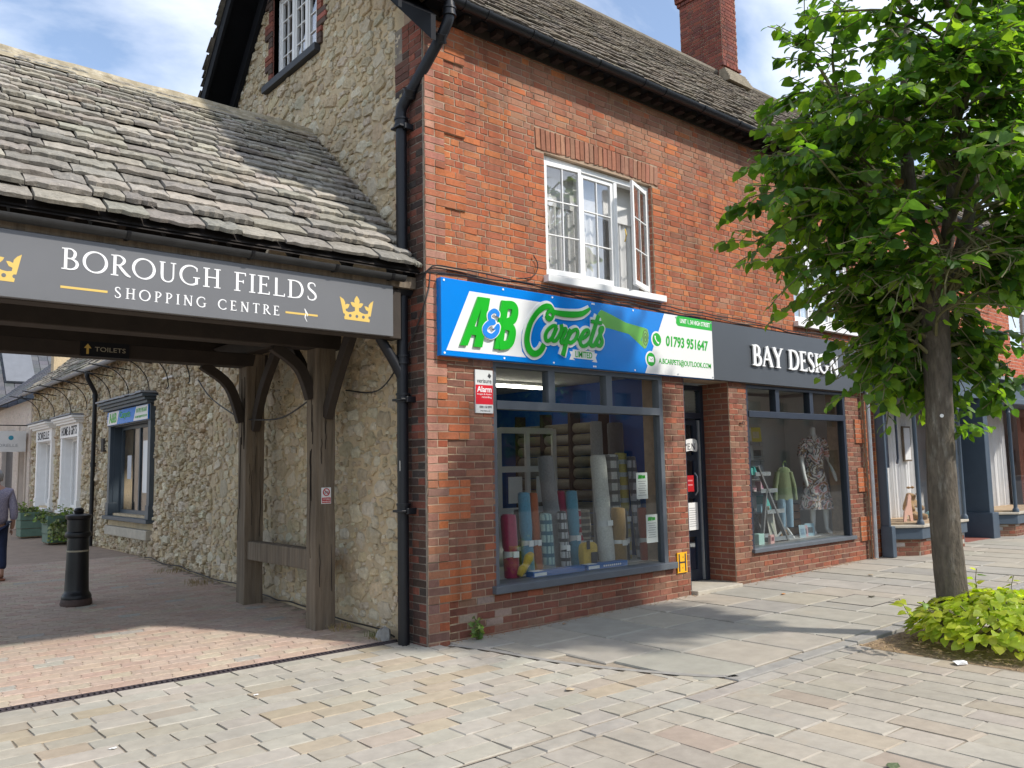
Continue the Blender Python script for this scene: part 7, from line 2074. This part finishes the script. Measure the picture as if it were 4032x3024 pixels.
skin('trousers', pts_t, [(0, 1), (1, 2), (2, 3), (0, 4), (4, 5), (5, 6)], [(.16, .14), .105, .08, .07, .105, .08, .07], mat('navy_cotton', (.012, .02, .055), .9, .15, 14, 30, .006), pe)
M_hair = mat('grey_hair', (.40, .40, .40), .75, .3, 40, 60, .01)
b = MB(); n = 16; V = []; F = []; hc = pp(0, .03, 1.49)
for i in range(9):
    ph = math.pi*i/8-math.pi/2
    for k in range(n):
        th = 2*math.pi*k/n; rr2 = .108*(1+.06*math.sin(th*5+i)); front = max(0, math.sin(th))
        zz_ = math.sin(ph)*.115; cut = -.03 if front > .3 else -.10
        V.append((hc.x+rr2*math.cos(ph)*math.cos(th)*.92, hc.y+rr2*math.cos(ph)*math.sin(th)*1.05, hc.z+max(zz_, cut)))
for i in range(8):
    for k in range(n): F.append((i*n+k, i*n+(k+1) % n, (i+1)*n+(k+1) % n, (i+1)*n+k))
b.add(V, F); b.build('hair', M_hair, pe, True)
b = MB()
for sg in (-1, 1): b.lathe([(.001, -.03), (.016, -.02), (.02, 0), (.016, .02), (.001, .03)], tuple(hc+Vector((sg*.088, .03, -.05))), 10, (.6, 1))
b.lathe([(.001, -.02), (.014, -.01), (.012, .012), (.001, .03)], tuple(hc+Vector((0, .10, -.055))), 8)
b.build('ears_and_nose', M_skin, pe, True)
b = MB()
for sg in (-1, 1): b.lathe([(.001, -.008), (.008, 0), (.001, .008)], tuple(hc+Vector((sg*.03, .082, -.03))), 8)
b.box(hc.x-.022, hc.x+.022, hc.y+.075, hc.y+.084, hc.z-.10, hc.z-.094); b.build('eyes_and_mouth', M_ink, pe)
for sg, q in ((-1, pts[18]), (1, pts[22])):
    b = MB(); c = q; b.box(c.x-.042, c.x+.042, c.y-.19, c.y+.07, P0.z+.0, P0.z+.025); b.box(c.x-.046, c.x+.046, c.y-.02, c.y+.03, P0.z+.025, P0.z+.07); b.build('sandal', mat('tan_leather', (.22, .08, .04), .6, .1, 12), pe, bevel=.01)

# ================================================================ neighbouring shop to the right
nb_ = thing('neighbour_shop', 'red brick neighbouring house with slate blue double bay shopfront', 'building', (12.4, 2, .12))
NX0, NX1 = 8.96, 22.0
b = MB(); holed_wall(b, NX0, NX1, 3.3, 6.35, [(10.2, 11.6, 3.9, 5.3), (15.55, 16.9, 4.1, 5.9)], .3, face_front(-.0495)); b.box(NX0, NX1, 3.5, 3.6, 0, 6.3)
nw = b.build('upper_wall', mat('pale_mortar', (.5, .40, .32), .95, .15, 9), nb_)
r = random.Random(191); it = plane_items(brick_rows(NX0, NX1, 3.35, 6.3, [(10.2, 11.6, 3.9, 5.3), (15.55, 16.9, 4.1, 5.9)], 'flemish', r), front_at(-.05), lambda u, v, r: jit_col(r.choice([(.46, .13, .065), (.42, .115, .06), (.50, .16, .08)]), .1, r), r)
pieces(nw, 'brick', V_brick, it, P_brick, 'small_bricks')
for (u0, u1, v0, v1) in ((10.2, 11.6, 3.9, 5.3), (15.55, 16.9, 4.1, 5.9)):
    b = MB()
    for (a, c, d, e) in ((u0, u0+.06, v0, v1), (u1-.06, u1, v0, v1), (u0+.06, u1-.06, v1-.06, v1), (u0+.06, u1-.06, v0, v0+.06), (u0+.06, u1-.06, (v0+v1)/2-.03, (v0+v1)/2+.03)): b.box(a, c, .03, .10, d, e)
    o = b.build('sash_window', M_white, nb_); g = MB(); g.box(u0+.06, u1-.06, .06, .065, v0+.06, v1-.06); g.build('pane', M_glass_up, o)
    b = MB(); b.box(u0, u1, .3, .32, v0, v1); b.build('curtain', M_curtain, nb_)
# brick edge strip, cream pilaster
it = plane_items(brick_rows(8.70, 9.0, -.05, 2.75, [], 'flemish', r), front_at(-.055), lambda u, v, r: jit_col(r.choice(OLD), .1, r), r)
b = MB(); b.box(8.70, 9.0, -.054, .0, -.05, 2.78); es = b.build('edge_strip', M_mortar_old, nb_); pieces(es, 'brick', V_brick, it, P_brick, 'small_bricks')
b = MB(); b.box(9.005, 9.07, -.09, .05, .45, 2.75); b.build('cream_strip', mat('cream_render', (.55, .46, .36), .9, .1, 4), nb_)
b = MB(); b.tube([(8.69, -.12, 3.5), (8.69, -.12, 1.0), (8.67, -.12, .11)], .035, 12); t = thing('drainpipe', 'thin grey downpipe at the right hand end of the gift shop', 'drainpipe', (8.69, -.12, .1)); b.build('pipe', M_zinc, t, True)
def bayfront(x0, x1, nm, cols):
    yb, yf = -.10, -.48; zs, zt = .62, 2.72
    poly = [(x0, yb), (x0+.45, yf), (x1-.45, yf), (x1, yb)]
    b = MB()
    P2 = [(x0+.02, yb+.3)]+[(x, y+.03) for x, y in poly]+[(x1-.02, yb+.3)]
    b.prism(P2[::-1], lambda u, v, w: (u, v, w), .0, .37); pl = b.build(nm+'_plinth', M_mortar_new, nb_)
    itp = []
    for (p, q) in zip(poly, poly[1:]):
        L = math.hypot(q[0]-p[0], q[1]-p[1]); du = np.array([(q[0]-p[0])/L, (q[1]-p[1])/L, 0]); en = np.array([du[1], -du[0], 0]); o0 = np.array([p[0], p[1]+.03, 0])
        for (a, c, d, e) in brick_rows(0, L, .02, .36, [], 'stretcher', r): itp.append((r.randrange(8), frame(du, EZ, en, o0+du*(a+c)/2+EZ*(d+e)/2-en*.04, c-a, e-d, .046), jit_col(r.choice(BROWN+[(.42, .38, .34)]), .12, r)))
    pieces(pl, 'brick', V_brick, itp, P_brown, 'small_bricks')
    b = MB(); P3 = [(x0-.02, yb+.2)]+[(x0-.02, yb-.02), (x0+.43, yf-.03), (x1-.43, yf-.03), (x1+.02, yb-.02)]+[(x1+.02, yb+.2)]
    b.prism(P3[::-1], lambda u, v, w: (u, v, w), .37, .56); b.build(nm+'_base', M_slate, nb_, bevel=.01)
    b = MB(); P4 = [(x0-.05, yb+.5)]+[(x0-.05, yb-.05), (x0+.42, yf-.06), (x1-.42, yf-.06), (x1+.05, yb-.05)]+[(x1+.05, yb+.5)]
    b.prism(P4[::-1], lambda u, v, w: (u, v, w), .56, .605); b.build(nm+'_sill', M_concrete, nb_, bevel=.008)
    for (x, y) in poly:
        b = MB(); b.lathe([(.001, 0), (.06, 0), (.06, .05), (.04, .08), (.036, .1), (.034, 1.95), (.05, 1.98), (.035, 2.0), (.035, 2.05), (.055, 2.1), (.055, 2.14), (.001, 2.14)], (x, y, .605), 14); b.build(nm+'_column', M_slate, nb_, True)
    for (p, q) in zip(poly, poly[1:]):
        d = Vector((q[0]-p[0], q[1]-p[1], 0)).normalized()*.05; b = MB(); n = Vector((d.y, -d.x, 0)).normalized()*.003
        a, c = Vector((*p, 0))+d, Vector((*q, 0))-d
        V = [(a+n)+Vector((0, 0, .61)), (c+n)+Vector((0, 0, .61)), (c+n)+Vector((0, 0, 2.72)), (a+n)+Vector((0, 0, 2.72)), (a-n)+Vector((0, 0, .61)), (c-n)+Vector((0, 0, .61)), (c-n)+Vector((0, 0, 2.72)), (a-n)+Vector((0, 0, 2.72))]
        b.add(V, [(0, 1, 2, 3), (7, 6, 5, 4), (0, 4, 5, 1), (2, 6, 7, 3), (0, 3, 7, 4), (1, 5, 6, 2)]); b.build(nm+'_pane', M_glass, nb_)
    b = MB(); P5 = [(x0-.1, .2)]+[(x0-.1, yb-.1), (x0+.38, yf-.14), (x1-.38, yf-.14), (x1+.1, yb-.1)]+[(x1+.1, .2)]
    b.prism(P5[::-1], lambda u, v, w: (u, v, w), 2.745, 2.86); b.build(nm+'_head', M_slate, nb_, bevel=.01)
    wavy_curtain(x0+.1, x1-.1, .62, 2.7, .42, .035, int((x1-x0)*7)).build(nm+'_curtain', M_curtain, nb_)
    b = MB(); b.prism([(x1, .45), (x0, .45), (x0, yb+.06), (x0+.46, yf+.06), (x1-.46, yf+.06), (x1, yb+.06)], lambda u, v, w: (u, v, w), .605, .635); b.build(nm+'_deck', mat(nm+'_pine', (.42, .30, .18), .8, .2, 5), nb_)
bayfront(9.08, 11.75, 'bay', 3); bayfront(13.35, 16.2, 'far_bay', 3)
b = MB(); b.box(16.3, NX1, -.06, .2, .1, 2.86); b.build('far_ground_wall', mat('far_red_brick', (.30, .11, .07), .9, .25, 6, 30, .005), nb_)
b = MB(); b.box(8.90, NX1, -.22, .0, 2.86, 3.28); b.build('fascia', M_slate, nb_, bevel=.008)
b = MB(); b.box(8.88, NX1, -.34, .0, 3.28, 3.36); b.build('cornice', M_lead, nb_, bevel=.008)
for bx_ in (((8.93, 9.06, -.28, -.09, .1, .60), (8.95, 9.0, -.24, -.09, .6, 2.86)), ((11.8, 11.98, -.2, .3, .1, 2.86),), ((13.1, 13.32, -.26, .3, .62, 2.86), (13.05, 13.37, -.32, .3, .1, .62))):
    b = MB()
    for q in bx_: b.box(*q)
    b.build('pilaster', M_slate, nb_, bevel=.01)
b = MB(); b.box(11.98, 12.1, .28, .36, .12, 2.86); b.box(12.98, 13.1, .28, .36, .12, 2.86); b.box(12.1, 12.98, .28, .36, .12, .75); b.box(12.1, 12.98, .28, .36, 2.2, 2.3); b.box(12.1, 12.98, .28, .36, 2.78, 2.86); b.box(12.1, 12.2, .29, .35, .75, 2.2); b.box(12.88, 12.98, .29, .35, .75, 2.2); nd = b.build('shop_door', M_slate, nb_, bevel=.006)
b = MB(); b.box(12.2, 12.88, .31, .316, .75, 2.2); b.box(12.1, 12.98, .31, .316, 2.3, 2.78); b.build('pane', M_glass, nd)
b = MB(); b.tube(smooth([(12.3, .27, 1.0), (12.3, .2, 1.05), (12.3, .2, 1.6), (12.3, .27, 1.65)], 1.0)[0], .016, 8); b.build('handle', M_wood, nd, True)
b = MB(); b.box(11.98, 13.1, -.25, .3, .0, .135); b.build('red_step', mat('red_quarry_tile', (.26, .09, .065), .7, .15, 8, 30, .002), nb_)
b = MB(); b.box(NX0, NX1, 1.0, 1.05, .1, 3.3); b.build('inner_wall', M_plaster, nb_)
# gutters and box sign arm at the left of the bay
b = MB(); b.box(9.09, 9.2, -.18, -.12, 1.55, 2.72); b.tube([(9.26, -.3, 2.6), (9.26, -.3, 1.7), (9.22, -.3, 1.62)], .02, 8); tag(b.build('awning_arm', M_navy), 'dark folded awning arm beside the left edge of the slate blue bay', 'awning arm')
# toys and pictures in the bay
M_bear = cloth('brown_plush', (.30, .18, .07))
t = thing('toy_bear', 'brown plush bear sitting in the slate blue bay window', 'toy', (10.2, -.05, .64))
pts = [Vector(q) for q in ((10.2, .0, .74), (10.2, -.02, .90), (10.2, -.04, 1.02), (10.2, -.07, 1.10), (10.07, -.08, .90), (10.0, -.18, .80), (10.33, -.08, .90), (10.40, -.18, .80), (10.1, -.12, .70), (10.05, -.26, .68), (10.3, -.12, .70), (10.36, -.26, .68))]
skin('body', pts, [(0, 1), (1, 2), (2, 3), (1, 4), (4, 5), (1, 6), (6, 7), (0, 8), (8, 9), (0, 10), (10, 11)], [.12, .11, .08, .105, .05, .045, .05, .045, .06, .055, .06, .055], M_bear, t, 2)
b = MB()
for sg in (-1, 1): b.lathe([(.001, -.02), (.03, -.01), (.035, .01), (.001, .03)], (10.2+sg*.075, -.05, 1.19), 10)
b.lathe([(.001, -.03), (.035, -.015), (.035, .015), (.001, .03)], (10.2, -.17, 1.08), 10); b.build('ears_and_muzzle', M_bear, t, True)
b = MB()
for sg in (-1, 1): b.lathe([(.001, -.01), (.01, 0), (.001, .01)], (10.2+sg*.04, -.17, 1.13), 8)
b.build('eyes', M_ink, t)
t = thing('giraffe_cutout', 'pale pink wooden animal cutout beside the bear in the bay', 'ornament', (9.75, -.2, .64))
b = MB(); b.prism([(9.55, .64), (9.66, .64), (9.68, .74), (9.78, .74), (9.80, .64), (9.9, .64), (9.88, .82), (9.86, .95), (9.88, 1.05), (9.83, 1.10), (9.76, 1.05), (9.70, .90), (9.60, .80)], face_front(-.2), -.02, 0); b.build('cutout', mat('pale_pink_wood', (.55, .33, .25), .7, .05, 5), t)
t = thing('framed_picture', 'framed picture hanging against the curtain at the left of the bay', 'picture', (10.0, .3, 1.8))
b = MB(); b.box(9.92, 10.22, .33, .36, 1.75, 2.33); b.build('frame', M_wood, t); b = MB(); b.box(9.95, 10.19, .326, .331, 1.78, 2.30); b.build('mount', M_paper, t); b = MB(); b.box(10.03, 10.12, .322, .326, 1.9, 2.15); b.build('figure_print', mat('print_tan', (.4, .22, .1), .6, .2, 20), t)
t = thing('framed_picture', 'framed picture hanging against the curtain in the middle of the bay', 'picture', (11.0, .3, 1.7))
b = MB(); b.box(10.9, 11.2, .33, .36, 1.65, 2.30); b.build('frame', M_wood, t); b = MB(); b.box(10.93, 11.17, .326, .331, 1.68, 2.27); b.build('mount', M_paper, t)
t = thing('toy_teapot', 'small teal toy pot on the deck of the bay window', 'toy', (10.75, -.1, .64))
b = MB(); b.lathe([(.001, 0), (.05, 0), (.075, .04), (.07, .09), (.04, .12), (.015, .13), (.02, .145), (.001, .155)], (10.75, -.12, .636), 16); b.tube([(10.82, -.12, .69), (10.88, -.12, .73)], [.015, .01], 8); b.build('pot', mat('teal_glaze', (.12, .3, .32), .3, .05, 5), t, True)

# ================================================================ across the street, seen in the shop glass
ac = thing('terrace_across_street', 'brick terrace across the street mirrored in the shop windows', 'building', (14, -24, 0))
b = MB(); wins = [(x, x+1.3, z, z+1.5) for x in np.arange(-96, 46, 3.2) for z in (1.0, 4.2)]
holed_wall(b, -100, 48, 0, 6.6, wins, .3, lambda u, v, w: (40-u, -24+w, v)); b.build('wall', mat('far_brown_brick', (.22, .12, .085), .9, .2, 1.5, 8, .01), ac)
b = MB(); b.add([(-8, -23.6, 6.5), (140, -23.6, 6.5), (140, -28, 10), (-8, -28, 10)], [(0, 1, 2, 3), (3, 2, 1, 0)]); b.build('roof', mat('far_grey_roof', (.12, .11, .105), .9, .2, 2), ac)
b = MB(); b.box(-8, 140, -24.5, -24.35, .3, 6.3); b.build('windows', mat('far_dark_panes', (.05, .06, .07), .1, 0), ac)

# ================================================================ small things on the ground
r = random.Random(201)
def litter(name, label, x, y, s, col, cat, flat=False):
    b = MB(); z = zg(x, y)+.006; n = 9; q = random.Random(label)
    ring = [(x+s*q.uniform(.5, 1)*math.cos(2*math.pi*k/n), y+s*.7*q.uniform(.5, 1)*math.sin(2*math.pi*k/n), z+q.uniform(0, s*.25)*(not flat)) for k in range(n)]
    c = (x, y, z+s*(.25 if not flat else .02)); b.add(ring+[c], [(k, (k+1) % n, n) for k in range(n)]+[tuple(reversed(range(n)))])
    tag(b.build(name, mat(name+'_stuff', col, .85, .2, 30)), label, cat)
litter('crumpled_tissue', 'crumpled white tissue on the setts before the bush', 2.70, -3.72, .09, (.7, .7, .7), 'litter')
litter('fallen_leaf', 'torn green leaf on the setts at the bottom edge', .02, -4.42, .06, (.10, .13, .06), 'leaf')
litter('fallen_leaf', 'curled tan leaf on the pale setts below the kerb end', -.12, -2.05, .06, (.45, .36, .24), 'leaf')
litter('fallen_leaf', 'small orange leaf on the flagstones near the shop door', 4.75, -.85, .05, (.45, .2, .06), 'leaf')
litter('fallen_leaf', 'dark curled leaf on the flagstones left of the tree', 5.2, -1.75, .07, (.1, .09, .06), 'leaf')
litter('fallen_leaf', 'pale leaf on the flagstones in front of the gift shop', 6.9, -.9, .06, (.4, .3, .18), 'leaf')
litter('fallen_leaf', 'dry leaf by the wall below the carpet shop window', 1.65, -.16, .045, (.35, .2, .11), 'leaf')
litter('paper_scrap', 'tiny white paper scrap on the setts by the drain', -1.9, -.5, .03, (.7, .7, .68), 'litter')
litter('paper_scrap', 'tiny white paper scrap on the setts near the bottom left', -3.05, -1.05, .03, (.7, .7, .68), 'litter')
b = MB(); n = 0
for k in range(420):
    x = r.uniform(.3, 8.5); y = -abs(r.gauss(0, .06))-.015; s = r.uniform(.006, .016); z = zg(x, y); a = r.uniform(0, 6.28)
    b.add([(x+s*math.cos(a), y+s*math.sin(a), z+.003), (x-s*math.sin(a), y+s*math.cos(a), z+.004), (x-s*math.cos(a), y-s*math.sin(a), z+.006), (x, y, z+s*.8)], [(0, 1, 3), (1, 2, 3), (2, 0, 3)])
tag(b.build('dry_debris', mat('dry_bits', (.30, .21, .13), .95, .3, 60)), kind='stuff')
b = MB()
for k in range(700):
    x = r.uniform(PIT[0], PIT[1]); y = r.uniform(PIT[2], PIT[3]); s = r.uniform(.008, .028); z = -.004; a = r.uniform(0, 6.28)
    b.add([(x+s*math.cos(a), y+s*math.sin(a), z), (x-s*.4*math.sin(a), y+s*.4*math.cos(a), z+.004), (x-s*math.cos(a), y-s*math.sin(a), z), (x, y, z+s*.5)], [(0, 1, 3), (1, 2, 3), (2, 0, 3)])
tag(b.build('dry_litter', mat('pit_litter', (.36, .26, .15), .95, .4, 40)), kind='stuff')
t = thing('inspection_cover', 'flat stone filled inspection cover in the flagstones near the tree', 'cover', (4.95, -1.77, .06))
b = MB(); z = zg(4.95, -1.77)+.003; b.add([(4.62, -2.03, z), (5.28, -2.03, z+.006), (5.28, -1.5, z+.006), (4.62, -1.5, z)], [(0, 1, 2, 3)]); b.build('slab', mat('cover_stone', (.34, .315, .26), .85, .12, 5, 60, .002), t)
b = MB(); b.ribbon([(4.62, -2.03), (5.28, -2.03), (5.28, -1.5), (4.62, -1.5)], .02, lambda u, v, w: (u, v, zg(u, v)+.003+w), .0, .002, False, True); b.build('rim', M_iron, t)
